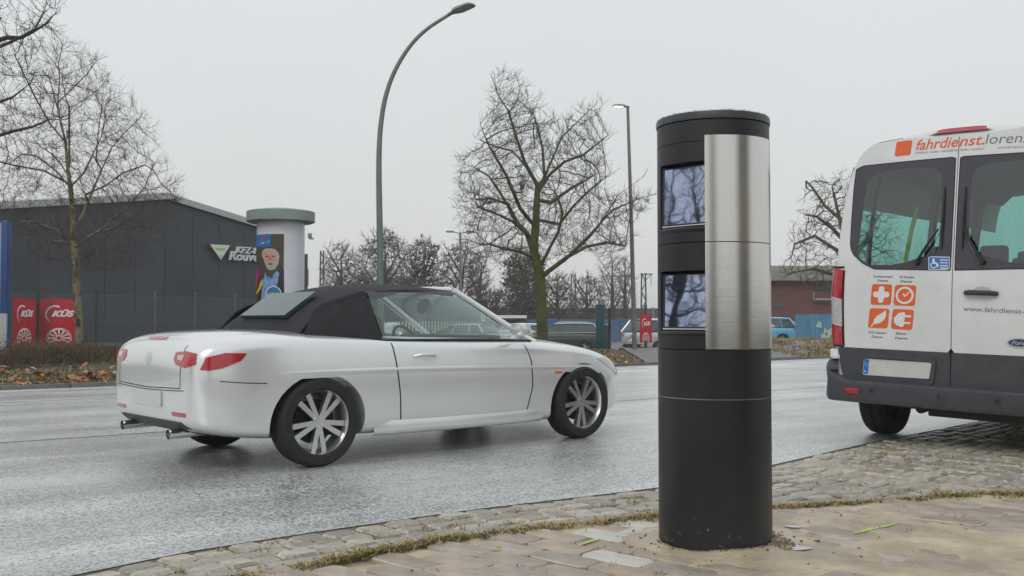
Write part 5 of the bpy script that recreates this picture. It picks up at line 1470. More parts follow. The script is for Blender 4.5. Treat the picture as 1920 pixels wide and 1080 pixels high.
# ---- street lamps
M['lamp_green'] = mat('lamp_green', (.135, .185, .155), .5, var=.12, scale=3); M['galv'] = mat('galvanised', (.28, .29, .29), .45, metal=.4, var=.15)
L1 = tag(empty('street_lamp', (at(714, 600, 28).x, 28, 0)), 'tall green curved street lamp rising behind the white convertible', 'street lamp')
lo = Vector(L1.location)
px_ = [(714, 650), (713.5, 560), (713, 500), (711.5, 400), (710.5, 330), (711, 280), (714, 235), (721, 190), (733, 150), (751, 113), (775, 79), (804, 52), (846, 25)]
rad = [.105, .098, .093, .085, .08, .075, .07, .066, .062, .058, .054, .05, .045]
pts = [at(u, v, 28) - lo for u, v in px_]; pts[0] = Vector((0, 0, -.2)) + Vector((pts[0].x, 0, 0))
def smoothpath(P, n):
    out, R = [], []
    for i in range(len(P) - 1):
        p0, p1, p2, p3 = P[max(i - 1, 0)], P[i], P[i + 1], P[min(i + 2, len(P) - 1)]
        for k in range(n):
            t = k / n; out.append(0.5 * ((2 * p1) + (p2 - p0) * t + (2 * p0 - 5 * p1 + 4 * p2 - p3) * t * t + (3 * p1 - p0 - 3 * p2 + p3) * t ** 3)); R.append(rad[i] + (rad[i + 1] - rad[i]) * t)
    return out + [P[-1]], R + [rad[-1]]
pp, rr_ = smoothpath(pts, 5)
m_ = MB(); m_.tube(pp, rr_, 14); m_.build('pole', M['lamp_green'], L1)
def lamp_head(parent, base, d, L, W, H, m, lens_m, pitchz=0.0, name='lamp_head'):
    d = d.normalized(); side = d.cross(Vector((0, 0, 1))).normalized(); up = side.cross(d).normalized()
    st = [(0, .16, .5), (.18, .22, .6), (.3, .45, .9), (.42, .5, 1.0), (.85, .5, .8), (.97, .42, .5), (1.0, .3, .3)]
    m_ = MB(); V_ = []
    for f_, w_, h_ in st:
        for x_, y_ in ((-1, 0), (-.85, .6), (-.4, 1), (.4, 1), (.85, .6), (1, 0), (.9, -.12), (-.9, -.12)):
            V_.append(base + d * (f_ * L) + side * (x_ * w_ * W) + up * (y_ * h_ * H))
    n8 = 8
    m_.add(V_, [(i * 8 + j, (i + 1) * 8 + j, (i + 1) * 8 + (j + 1) % 8, i * 8 + (j + 1) % 8) for i in range(len(st) - 1) for j in range(8)] + [tuple(range(8)), tuple(range(len(V_) - 8, len(V_)))])
    hd = m_.build(name, m, parent)
    m_ = MB(); V_ = [base + d * (f_ * L) + side * (s_ * .4 * W) - up * (.17 * H) for f_, s_ in ((.42, -1), (.42, 1), (.93, .9), (.93, -.9))]
    m_.add(V_ + [v - up * .012 for v in V_], [(0, 1, 2, 3), (7, 6, 5, 4), (0, 4, 5, 1), (1, 5, 6, 2), (2, 6, 7, 3), (3, 7, 4, 0)]); m_.build('lens', lens_m, hd, smoothf=False)
lamp_head(L1, at(841, 28, 28) - lo, Vector((.66, -.55, .10)), .92, .36, .12, M['galv'], mat('lamp_lens', (.3, .3, .27), .3))
L2 = tag(empty('street_lamp', (at(1190, 600, 35).x, 35, 0)), 'straight slender street lamp with small lit head right of the bare tree', 'street lamp')
lo2 = Vector(L2.location); tp2 = at(1177, 200, 35) - lo2
m_ = MB(); m_.tube([Vector((0, 0, -.1)), tp2 * .5 + Vector((.01, 0, 0)), tp2], [.085, .068, .05], 12); m_.build('pole', mat('lamp_grey', (.19, .17, .15), .5, metal=.2, var=.25, scale=2), L2)
lamp_head(L2, tp2 + Vector((.06, 0, -.02)), Vector((-1, -.35, .02)), .62, .24, .08, M['galv'], emis('lit_lens', (1.0, .93, .72), 1.6))
m_ = MB(); m_.tube([Vector((-.75, -.4, -.05)), Vector((0, 0, .62))], .035, 8); m_.build('brace', M['galv'], L2)
L3 = tag(empty('street_lamp', (at(866, 600, 62).x, 62, terrain(-3, 62))), 'far two armed lamp between the hedge trees and the bare tree', 'street lamp')
lo3 = Vector(L3.location); h3 = zat(436, 62) - lo3.z
m_ = MB(); m_.tube([(0, 0, 0), (-.12, 0, h3)], [.10, .06], 8); m_.build('pole', M['lamp_green'], L3)
for sgx in (-1, 1): m_ = MB(); m_.tube([(-.12, 0, h3 - .05), (-.12 + sgx * .5, 0, h3 + .05)], .035, 6); m_.box((-.12 + sgx * .62, 0, h3 + .06), (.5, .3, .1), ch=.03); m_.build('lamp_arm', M['galv'], L3)

# ---- teal box pillar, black post, grey cabinet at the entrance
tb = tag(empty('entrance_pillar', (at(1125, 600, 36).x, 36, terrain(3, 36))), 'teal green box pillar at the car park entrance', 'pillar')
m_ = MB(); h_ = zat(573, 36) - tb.location.z; m_.box((0, 0, h_ / 2), (.29, .2, h_), ch=.012); m_.box((0, 0, h_ + .012), (.32, .23, .03), ch=.006); m_.build('pillar_body', mat('teal', (.015, .085, .09), .45, var=.1), tb)
bp_ = tag(empty('black_post', (at(1143, 600, 36.3).x, 36.3, terrain(3.4, 36.3))), 'thin black post right of the teal pillar', 'post')
m_ = MB(); h_ = zat(577, 36.3) - bp_.location.z; m_.tube([(0, 0, -.1), (0, 0, h_)], .045, 8); m_.build('post_body', M['black_plastic'], bp_)
cb = tag(empty('litter_bin', (at(1136, 600, 37).x, 37, terrain(3.4, 37))), 'small grey cabinet with pale lid behind the black post', 'bin')
m_ = MB(); h_ = zat(611, 37) - cb.location.z; m_.box((0, 0, h_ / 2), (.22, .3, h_), ch=.01); m_.build('bin_body', mat('bin_grey', (.12, .12, .15), .5), cb)
m_ = MB(); m_.box((0, 0, h_ + .03), (.3, .36, .06), ch=.02); m_.build('lid', mat('bin_lid', (.4, .47, .44), .45), cb)

# ---- green corrugated hall with pale window strip, blue hoarding, noise barrier
M['green_sheet'] = mat('green_sheet', (.04, .085, .07), .5, var=.12)
gs = tag(empty('green_shed', (0, 0, 0)), 'long low green corrugated shed with a strip of pale panes', 'shed')
ga, gb = at(560, 600, 44), at(913, 600, 58); ga.z = gb.z = 0; gd = (gb - ga).normalized(); gL = (gb - ga).length; gn = Vector((gd.y, -gd.x, 0))
zt_a, zb_ = 2.15, -.7
def gpt(s, z, o_): return ga + gd * s + Vector((0, 0, z)) + gn * o_
m_ = MB(); ncor = 150
for (z0_, z1_) in ((zb_, .45), (1.02, zt_a)):
    V_ = []
    for k in range(ncor * 2 + 1):
        s = gL * k / (ncor * 2); o_ = .05 if (k // 1) % 2 else 0
        V_ += [gpt(s, z0_, o_), gpt(s, z1_, o_)]
    m_.add(V_, [(2 * k, 2 * k + 2, 2 * k + 3, 2 * k + 1) for k in range(ncor * 2)])
m_.build('corrugated_wall', M['green_sheet'], gs, smoothf=False)
m_ = MB(); m_.add([gpt(0, zb_, -.1), gpt(gL, zb_, -.1), gpt(gL, zt_a, -.1), gpt(0, zt_a, -.1), gpt(0, zb_, -5), gpt(gL, zb_, -5), gpt(gL, zt_a + .0, -5), gpt(0, zt_a, -5)], [(0, 1, 2, 3), (1, 5, 6, 2), (3, 2, 6, 7), (0, 3, 7, 4), (4, 5, 6, 7)]); m_.build('wall_core', mat('shed_core', (.03, .045, .04), .7), gs, smoothf=False)
npn = 40
pane_me = None
for k in range(npn):
    s = gL * .22 + gL * .74 * k / npn
    m_ = MB(); m_.add([gpt(s, .47, -.02), gpt(s + gL * .011, .47, -.02), gpt(s + gL * .011, 1.0, -.02), gpt(s, 1.0, -.02)], [(0, 1, 2, 3)]); m_.build('window_pane', M['shed_pane'] if 'shed_pane' in M else M.setdefault('shed_pane', mat('shed_pane', (.5, .56, .46), .25, var=.15, scale=.5)), gs, smoothf=False)
m_ = MB(); m_.add([gpt(-.2, zt_a, .12), gpt(gL + .1, zt_a, .12), gpt(gL + .1, zt_a + .10, .12), gpt(-.2, zt_a + .10, .12), gpt(gL + .1, zt_a + .14, -5), gpt(-.2, zt_a + .14, -5)], [(0, 1, 2, 3), (3, 2, 4, 5)]); m_.build('roof_edge', mat('shed_edge', (.06, .1, .09), .5), gs, smoothf=False)
m_ = MB(); s = gL - .75; m_.add([gpt(s, .95, .08), gpt(s + .42, .95, .08), gpt(s + .42, 1.75, .08), gpt(s, 1.75, .08)] + [gpt(s, .95, .04), gpt(s + .42, .95, .04), gpt(s + .42, 1.75, .04), gpt(s, 1.75, .04)], [(0, 1, 2, 3), (0, 1, 5, 4), (1, 2, 6, 5), (2, 3, 7, 6), (3, 0, 4, 7)])
sp_ = m_.build('white_sign', M['sign_white'], gs, smoothf=False)
m_ = MB()
for k in range(5): z = 1.62 - k * .13; m_.add([gpt(s + .08, z, .084), gpt(s + .34 - .05 * (k % 2), z, .084), gpt(s + .34 - .05 * (k % 2), z + .055, .084), gpt(s + .08, z + .055, .084)], [(0, 1, 2, 3)])
m_.build('sign_print', M['print_dark'], sp_, smoothf=False)['kind'] = 'stuff'

M['blue_sheet'] = [mat('blue_sheet_%d' % k, c, .5, var=.12, scale=.6) for k, c in enumerate(((.15, .28, .43), (.12, .28, .50), (.18, .31, .44)))]
bh = tag(empty('blue_hoarding', (0, 0, 0)), 'long blue corrugated hoarding behind the car park', 'fence')
ha, hb = at(812, 600, 76), at(1452, 600, 76); ha.z = hb.z = 0; nP = 22; hL = (hb - ha).x / nP; ztop_b = zat(599, 76)
for k in range(nP):
    m_ = MB(); V_ = []; x0 = ha.x + k * hL
    n_ = 18
    for j in range(n_ * 2 + 1):
        x = x0 + (hL - .04) * j / (n_ * 2); V_ += [(x, 76 + (.07 if j % 2 else 0), -.75), (x, 76 + (.07 if j % 2 else 0), ztop_b + (.06 if k % 5 == 2 else 0))]
    m_.add(V_, [(2 * j, 2 * j + 2, 2 * j + 3, 2 * j + 1) for j in range(n_ * 2)]); m_.build('hoarding_panel', M['blue_sheet'][(k * 7) % 3], bh, smoothf=False)
m_ = MB(); m_.box(((ha.x + hb.x) / 2, 76.2, ztop_b - .06), (hb.x - ha.x, .1, .1)); m_.build('rail', M['blue_sheet'][0], bh, smoothf=False)
lr = tag(empty('low_flat_roof', (at(947, 600, 74).x, 74, 0)), 'low pale flat roof peeping over the blue hoarding', 'shed')
m_ = MB(); m_.box((0, 2.4, zat(594, 74)), (3.2, 3, .22), ch=.02); m_.box((0, 3.2, .1), (2.8, 1.2, 1.7)); m_.build('roof', M['sign_white'], lr, smoothf=False)
nb = tag(empty('noise_barrier', (0, 0, 0)), 'grey brown noise barrier wall beyond the blue hoarding', 'wall')
M['barrier'] = [mat('barrier_%d' % k, c, .8, var=.15, scale=.4, bump=.02, bscale=3) for k, c in enumerate(((.11, .10, .08), (.13, .125, .09), (.095, .09, .078)))]
na, nbx = at(895, 600, 105).x, at(1460, 600, 105).x; n_ = 12; w_ = (nbx - na) / n_; zn = zat(578, 105)
for k in range(n_):
    m_ = MB(); x0 = na + k * w_
    for j in range(7):
        z0_ = -.7 + (zn + .7) * j / 7; m_.box((x0 + w_ / 2, 105 + (.05 if j % 2 else 0), z0_ + (zn + .7) / 14), (w_ - .15, .3, (zn + .7) / 7 - .02))
    m_.build('barrier_panel', M['barrier'][(k * 5) % 3], nb, smoothf=False)
for k in range(n_ + 1): m_ = MB(); m_.box((na + k * w_, 104.8, (zn - .6) / 2), (.16, .3, zn + .8)); m_.build('barrier_post', M['galv'], nb, smoothf=False)
# lattice masts of the railway behind
def mast(u, v_top, Y, label, arm=0, w=.55):
    p = at(u, 600, Y); r = tag(empty('railway_mast', (p.x, Y, -.7)), label, 'mast', 'lattice masts beyond the hedge'); h = zat(v_top, Y) + .7; m_ = MB()
    for sx in (-1, 1):
        for sy in (-1, 1): m_.tube([(sx * w / 2, sy * w / 2, 0), (sx * w / 3, sy * w / 3, h)], .05, 4)
    n_ = int(h / .8)
    for k in range(n_):
        z0_, z1_ = h * k / n_, h * (k + 1) / n_; f0, f1 = w / 2 - w / 6 * k / n_, w / 2 - w / 6 * (k + 1) / n_; s_ = 1 if k % 2 else -1
        for sy in (-1, 1): m_.tube([(-s_ * f0, sy * f0, z0_), (s_ * f1, sy * f1, z1_)], .035, 3)
        for sx in (-1, 1): m_.tube([(sx * f0, -s_ * f0, z0_), (sx * f1, s_ * f1, z1_)], .035, 3)
    m_.build('lattice', mat('mast_grey', (.10, .105, .10), .6) if 'mast' not in M else M['mast'], r, smoothf=False)
    if arm:
        m_ = MB(); m_.tube([(-.3, 0, h - .1), (arm, 0, h - .1)], .07, 5); m_.tube([(0, 0, h - .9), (arm * .8, 0, h - .15)], .04, 4); m_.tube([(arm * .8, 0, h - .1), (arm * .8, 0, h - 1.2)], .03, 4); m_.build('arm', M['galv'], r, smoothf=False)
mast(1075, 513, 98, 'lattice mast rising between the mossy tree and the lamp')
mast(1207, 512, 98, 'lattice mast with a side arm beside the camera tower', arm=.9)
mast(603, 470, 104, 'lattice mast at the left end of the tree line', w=.45)

# ---- brick building on the right, graffiti container
bb = tag(empty('brick_building', (0, 0, 0)), 'low red brick building with pale roof band between tower and van', 'building')
bx0, bx1, bY = at(1395, 600, 66).x, at(1680, 600, 66).x, 66.0; zr0, zr1 = zat(527, bY), zat(499, bY)
def brick_mat():
    m = bpy.data.materials.new('brickwork'); m.use_nodes = True; n, l = m.node_tree.nodes, m.node_tree.links; b = n['Principled BSDF']
    t = n.new('ShaderNodeTexCoord'); mp = n.new('ShaderNodeMapping'); mp.inputs['Rotation'].default_value = (PI / 2, 0, 0); l.new(t.outputs['Object'], mp.inputs['Vector'])
    br = n.new('ShaderNodeTexBrick'); br.inputs['Scale'].default_value = 1.0; br.inputs['Brick Width'].default_value = .25; br.inputs['Row Height'].default_value = .083; br.inputs['Mortar Size'].default_value = .008
    br.inputs['Color1'].default_value = (.17, .05, .035, 1); br.inputs['Color2'].default_value = (.12, .035, .03, 1); br.inputs['Mortar'].default_value = (.14, .11, .1, 1)
    l.new(mp.outputs[0], br.inputs['Vector']); l.new(br.outputs['Color'], b.inputs['Base Color']); b.inputs['Roughness'].default_value = .85; return m
m_ = MB(); m_.box(((bx0 + bx1) / 2, bY + 5, (zr0 - .7) / 2), (bx1 - bx0, 10, zr0 + .7)); m_.build('wall', brick_mat(), bb, smoothf=False)
m_ = MB(); m_.box(((bx0 + bx1) / 2, bY + 4.8, (zr0 + zr1) / 2 + .003), (bx1 - bx0 + .8, 10.8, zr1 - zr0), ch=.04); m_.build('roof', mat('roof_band', (.30, .29, .25), .7, var=.15, scale=.5), bb)
m_ = MB(); q = at(1459, 572, bY); m_.box((q.x, bY - .005, q.z), (.62, .06, .22)); m_.build('window', M['dark_glass'], bb, smoothf=False)
m_ = MB(); q = at(1526, 562, bY); q2 = at(1560, 562, bY); m_.tube([(q.x, bY - .3, q.z), (q2.x, bY - .3, q2.z)], .09, 8); m_.tube([(q.x - .1, bY - .3, q.z - .1), (q.x - .1, bY - .3, q.z + .5)], .05, 6); m_.build('pipe', M['galv'], bb)
bf = tag(empty('mesh_fence', (0, 0, 0)), 'low green mesh fence in front of the brick building', 'fence')
for k, u in enumerate(range(1430, 1640, 22)):
    p = at(u, 600, 60); m_ = MB(); m_.tube([(p.x, 60, -.7), (p.x, 60, zat(590, 60))], .04, 6); m_.build('fence_post', M['fence_green'], bf)
m_ = MB(); xa, xb = at(1430, 600, 60).x, at(1640, 600, 60).x
for x in np.arange(xa, xb, .16): m_.tube([(x, 60, -.7), (x, 60, zat(592, 60))], .008, 3, cap=False)
for z in np.arange(-.6, zat(592, 60), .2): m_.tube([(xa, 60, z), (xb, 60, z)], .008, 3, cap=False)
m_.build('mesh_wire', M['fence_green'], bf, recalc=False)['kind'] = 'stuff'
gc = tag(empty('shipping_container', (at(1546, 600, 46).x, 46, 0)), 'pale blue container with faded graffiti behind the verge', 'container')
m_ = MB(); V_ = []; n_ = 14; w_ = 2.4
for j in range(n_ * 2 + 1):
    x = -w_ / 2 * .55 + w_ * j / (n_ * 2); V_ += [(x, (.04 if j % 2 else 0), -.3), (x, (.04 if j % 2 else 0), zat(589, 46))]
m_.add(V_, [(2 * j, 2 * j + 2, 2 * j + 3, 2 * j + 1) for j in range(n_ * 2)]); h_ = zat(589, 46)
m_.box((.55, 1.3, (h_ - .3) / 2), (w_ - .04, 2.4, h_ + .28)); m_.build('container_body', mat('container_blue', (.09, .26, .42), .55, var=.2, scale=1.2), gc, smoothf=False)
m_ = MB(); rg = random.Random(3)
def gsf(a, b): return Vector((a, -.012, b)), Vector((0, -1, 0))
for k in range(16):
    cx, cz = rg.uniform(-.35, 1.3), rg.uniform(.0, 1.05); r1 = rg.uniform(.05, .2)
    patch(m_, [(cx + r1 * rg.uniform(.5, 1.2) * math.cos(t), cz + r1 * 1.4 * rg.uniform(.4, 1.1) * math.sin(t)) for t in np.linspace(0, 2 * PI, 9, endpoint=False)], gsf, .001 + k * .0012, .001, 1)
m_.build('graffiti', mat('graffiti', (.42, .5, .42), .6, var=.2), gc, smoothf=False)['kind'] = 'stuff'
# ================================================================ TREES
M['bark_moss'] = mat('bark_moss', (0.075, 0.068, 0.04), 0.9, var=0.35, scale=1.6, col2=(0.12, 0.125, 0.025), bump=0.02, bscale=14)
M['bark_dark'] = mat('bark_dark', (0.055, 0.05, 0.035), 0.9, var=0.3, scale=3, bump=0.01, bscale=20)
M['twig_green'] = mat('twig_green', (0.075, 0.078, 0.042), 0.9, var=0.3, scale=2)
M['twig_brown'] = mat('twig_brown', (0.085, 0.062, 0.052), 0.9, var=0.25, scale=2)
M['twig_far'] = mat('twig_far', (0.12, 0.092, 0.078), 0.95, var=0.25, scale=.6)
M['ivy'] = mat('ivy', (0.035, 0.05, 0.022), 0.75, var=0.4, scale=1.2, col2=(0.075, 0.09, 0.035), rand=.3)
def birch_mat():
    m = mat('birch_bark', (0.13, 0.115, 0.055), 0.8, var=0.3, scale=3, col2=(0.33, 0.29, 0.19), bump=.01, bscale=25)
    n, l = m.node_tree.nodes, m.node_tree.links; b = n['Principled BSDF']
    t = n.new('ShaderNodeTexCoord'); mp = n.new('ShaderNodeMapping'); mp.inputs['Scale'].default_value = (3, 3, 2.2); l.new(t.outputs['Object'], mp.inputs['Vector'])
    nt = n.new('ShaderNodeTexNoise'); nt.inputs['Scale'].default_value = 2.2; nt.inputs['Detail'].default_value = 5; l.new(mp.outputs[0], nt.inputs['Vector'])
    r = n.new('ShaderNodeValToRGB'); r.color_ramp.elements[0].position = .53; r.color_ramp.elements[1].position = .62; l.new(nt.outputs['Fac'], r.inputs['Fac'])
    mx = n.new('ShaderNodeMix'); mx.data_type = 'RGBA'; l.new(r.outputs[0], mx.inputs[0])
    src = b.inputs['Base Color'].links[0].from_socket; l.new(src, mx.inputs[6]); mx.inputs[7].default_value = (.035, .03, .022, 1); l.new(mx.outputs[2], b.inputs['Base Color']); return m
M['birch'] = birch_mat()

def grow(seed, pts, D, di, dk, iters, rs_, wander=.25, bias=Vector((0, 0, .12))):
    """space colonisation: seed = list of chains of points (first chain the trunk); returns nodes, parents"""
    N, Pn = [], []
    for ch, par in seed:
        last = par
        for p in ch:
            N.append(np.array(p, dtype=float)); Pn.append(last); last = len(N) - 1
    A = np.array(pts); near = np.full(len(A), -1); nd = np.full(len(A), 1e9)
    def upd(i0):
        nonlocal near, nd
        B = np.array(N[i0:])
        for s in range(0, len(B), 400):
            d = np.linalg.norm(A[:, None, :] - B[None, s:s + 400, :], axis=2); j = d.argmin(1); dm = d[np.arange(len(A)), j]
            better = dm < nd; near[better] = j[better] + i0 + s; nd[better] = dm[better]
    upd(0); bz = np.array(bias)
    for it in range(iters):
        act = nd < di
        if not act.any(): break
        i0 = len(N); S = {}
        ids = near[act]; dv = A[act] - np.array(N)[ids]; dv /= (np.linalg.norm(dv, axis=1)[:, None] + 1e-9)
        order = np.argsort(ids, kind='stable'); ids_s, dv_s = ids[order], dv[order]
        uniq, st = np.unique(ids_s, return_index=True); sums = np.add.reduceat(dv_s, st, axis=0)
        for u, s in zip(uniq, sums):
            s = s / (np.linalg.norm(s) + 1e-9) + rs_.normal(0, wander, 3) + bz; s /= np.linalg.norm(s) + 1e-9
            N.append(N[u] + s * D); Pn.append(int(u))
        upd(i0)
        keep = nd > dk; A, near, nd = A[keep], near[keep], nd[keep]
        if len(A) == 0: break
    return np.array(N), np.array(Pn)
def tree_mesh(N, P, r_tip, expo, r_base, thick, twigs, tlen, rs_, tw_r, sides_thin=3, up=.3, droop=0.0, wind=(0, 0), min_r=0.0):
    n = len(N); kids = [[] for _ in range(n)]
    for i, p in enumerate(P):
        if p >= 0: kids[p].append(i)
    R = np.zeros(n)
    for i in range(n - 1, -1, -1):
        if not kids[i]: R[i] = r_tip
        else: R[i] = (sum(R[k] ** expo for k in kids[i])) ** (1 / expo) + r_tip * .004
    k_ = r_base / R[0]; R = np.where(R > r_tip * 1.5, r_tip + (R - r_tip) * ((r_base - r_tip) / (R[0] - r_tip)), R)
    A, B = MB(), MB()
    roots = [i for i in range(n) if P[i] < 0]; stack = [(i, None) for i in roots]
    while stack:
        i, frm = stack.pop(); ch = [] if frm is None else [frm]
        cur = i; ch.append(cur)
        while kids[cur]:
            ks = sorted(kids[cur], key=lambda q: -R[q])
            for q in ks[1:]: stack.append((q, cur))
            cur = ks[0]; ch.append(cur)
        rr = [R[c] for c in ch]
        if frm is not None: rr[0] = min(R[frm], rr[1] * 1.25)
        # split thick and thin part
        cut = 0
        while cut < len(ch) and rr[cut] >= thick: cut += 1
        if cut >= 2:
            sd = 10 if rr[0] > thick * 2.5 else 6
            A.tube([N[c] for c in ch[:cut + 1]], rr[:cut + 1], sd, cap=False)
        if cut < len(ch):
            s = max(0, cut - 0) if cut >= 2 else 0
            seg = ch[s:]; 
            if len(seg) >= 2: B.tube([N[c] for c in seg], rr[s:], 4 if rr[s] > thick * .45 else sides_thin, cap=False)
    # twigs
    for i in range(n):
        if R[i] > tw_r: continue
        tip = not kids[i]; cnt = twigs if not tip else twigs + 1.5
        c = int(cnt) + (rs_.rand() < cnt - int(cnt))
        p = P[i]; d = N[i] - N[p] if p >= 0 else np.array([0, 0, 1.0]); d = d / (np.linalg.norm(d) + 1e-9)
        for _ in range(c):
            v = d * 1.1 + rs_.normal(0, .5, 3) + np.array([wind[0], wind[1], up]); v /= np.linalg.norm(v); L = tlen * (.4 + .8 * rs_.rand())
            a = N[i]; v2 = v + rs_.normal(0, .3, 3) + np.array([0, 0, up * .5 - droop]); v2 /= np.linalg.norm(v2); b = a + v * L * .5; c2 = b + v2 * L * .5
            B.tube([a, b, c2], [r_tip * .8, r_tip * .6, r_tip * .3], 3, cap=False)
            if rs_.rand() < .5:
                v3 = v + rs_.normal(0, .7, 3); v3 /= np.linalg.norm(v3); B.tube([b, b + v3 * L * .4], [r_tip * .55, r_tip * .3], 3, cap=False)
    return A, B
def crown_points(poly, Y, n, depth, rs_, base=None):
    """random points inside a crown that has the outline poly (photo pixels) at distance Y and real depth"""
    P = np.array(poly, float); x0, y0 = P.min(0); x1, y1 = P.max(0); out = []; cx = (x0 + x1) / 2
    def inside(x, y):
        c = False; j = len(P) - 1
        for i in range(len(P)):
            if (P[i][1] > y) != (P[j][1] > y) and x < (P[j][0] - P[i][0]) * (y - P[i][1]) / (P[j][1] - P[i][1]) + P[i][0]: c = not c
            j = i
        return c
    while len(out) < n:
        u, v = rs_.uniform(x0, x1), rs_.uniform(y0, y1)
        if not inside(u, v): continue
        f = math.sqrt(max(.05, 1 - ((u - cx) / (x1 - x0) * 2) ** 2)); dy = rs_.uniform(-1, 1) * depth * f
        q = at(u, v, Y + dy); q0 = at(u, v, Y); out.append((q0.x, Y + dy, q0.z))
    return out
def limb(px, Y, dy0, dy1, n=3):
    """a traced limb: photo pixels at distance Y, moving in depth from dy0 to dy1"""
    out = []; m = len(px)
    for i in range(m - 1):
        for k in range(n):
            t = k / n; u = px[i][0] + (px[i + 1][0] - px[i][0]) * t; v = px[i][1] + (px[i + 1][1] - px[i][1]) * t; f = (i + t) / (m - 1)
            q = at(u, v, Y); out.append((q.x, Y + dy0 + (dy1 - dy0) * f, q.z))
    q = at(px[-1][0], px[-1][1], Y); out.append((q.x, Y + dy1, q.z)); return out
def make_tree(name, label, trunk, limbs, pts, D, di, dk, iters, r_tip, expo, r_base, thick, twigs, tlen, seed, mt, mc, base_z=None, group=None, wander=.22, up=.3, droop=0, wind=(0, 0), cat='tree', tw_r=None):
    rs_ = np.random.RandomState(seed)
    sd = [(trunk, -1)]; cnt = len(trunk); allp = list(trunk)
    for L in limbs:
        a = np.array(L[0]); d = [np.linalg.norm(np.array(q) - a) for q in allp]; j = int(np.argmin(d)); sd.append((L[1:] if d[j] < .05 else L, j)); allp += (L[1:] if d[j] < .05 else L)
    N, P = grow(sd, pts, D, di, dk, iters, rs_, wander)
    o = np.array([trunk[0][0], trunk[0][1], trunk[0][2]]); N = N - o
    A, B = tree_mesh(N, P, r_tip, expo, r_base, thick, twigs, tlen, rs_, tw_r or r_tip * 3, up=up, droop=droop, wind=wind)
    r = tag(empty(name, tuple(o)), label, cat, group)
    A.build('trunk', mt, r, recalc=False, angle=80); B.build('crown', mc, r, recalc=False, angle=80)
    return r, N + o
# -- the big bare tree
TY1 = 33.0
trunk = limb([(1018, 668), (1017, 620), (1014, 560), (1012, 515), (1003, 481), (1002, 454), (1005, 412), (1008, 348)], TY1, 0, 0, 4)
q0 = trunk[0]; trunk[0] = (q0[0], q0[1], -.05)
limbs = [limb(p, TY1, 0, dz, 4) for p, dz in (
    ([(1014, 522), (1027, 510), (1066, 481), (1102, 446), (1141, 401), (1183, 383), (1226, 373)], -1.5),
    ([(1121, 425), (1134, 404), (1150, 376), (1187, 352)], -2.2),
    ([(1066, 481), (1100, 462), (1140, 452), (1178, 458)], .8),
    ([(1008, 348), (1017, 340), (1038, 291), (1056, 249), (1091, 213), (1123, 181)], 1.2),
    ([(1008, 348), (985, 309), (971, 270), (953, 213), (935, 188), (925, 160)], -.8),
    ([(1003, 481), (988, 436), (971, 418), (953, 383), (935, 351), (914, 320), (886, 302), (856, 290)], 1.6),
    ([(953, 383), (920, 366), (888, 362), (855, 350)], 2.6),
    ([(1003, 485), (975, 474), (950, 471), (918, 464), (896, 470)], -2.0),
    ([(988, 440), (960, 418), (925, 405), (888, 395)], -1.8),
    ([(1013, 500), (1030, 466), (1045, 439), (1052, 405), (1042, 380), (1035, 372)], -1.8),
    ([(1049, 420), (1074, 390), (1098, 370), (1128, 350)], -3.0),
    ([(1006, 375), (1035, 376), (1074, 345), (1100, 328), (1128, 308)], 2.2),
    ([(1008, 362), (1030, 330), (1056, 309), (1091, 298), (1134, 266)], -1.2),
    ([(985, 309), (960, 280), (925, 268), (890, 250)], .9),
    ([(1020, 320), (1018, 270), (1008, 220), (1000, 185)], 1.8),
    ([(1003, 425), (975, 395), (950, 340), (918, 290), (905, 262)], -2.6),
    ([(953, 213), (968, 190), (976, 165), (970, 145)], .2),
)]
poly = [(848, 282), (846, 330), (850, 400), (868, 425), (850, 455), (880, 480), (930, 500), (985, 505), (1040, 492), (1085, 475), (1130, 482), (1190, 468), (1200, 440), (1170, 420), (1226, 392), (1228, 360), (1180, 342), (1140, 350), (1140, 300), (1138, 260), (1120, 238), (1126, 185), (1095, 185), (1060, 215), (1030, 200), (1005, 175), (990, 150), (950, 132), (918, 145), (908, 190), (918, 215), (905, 250), (880, 262)]
rs1 = np.random.RandomState(3)
poly = [(1012 + (u - 1012) * .96, v + 32 * max(0, 1 - (v - 135) / 380)) for u, v in poly]
pts = crown_points(poly, TY1, 3000, 2.9, rs1)
bt1, _ = make_tree('bare_tree', 'large bare mossy tree with a forked trunk behind the car bonnet', trunk, limbs, pts, .16, 2.2, .25, 60, .0066, 2.2, .19, .04, 1.9, .42, 4, M['bark_moss'], M['twig_green'], wander=.13, up=.6)
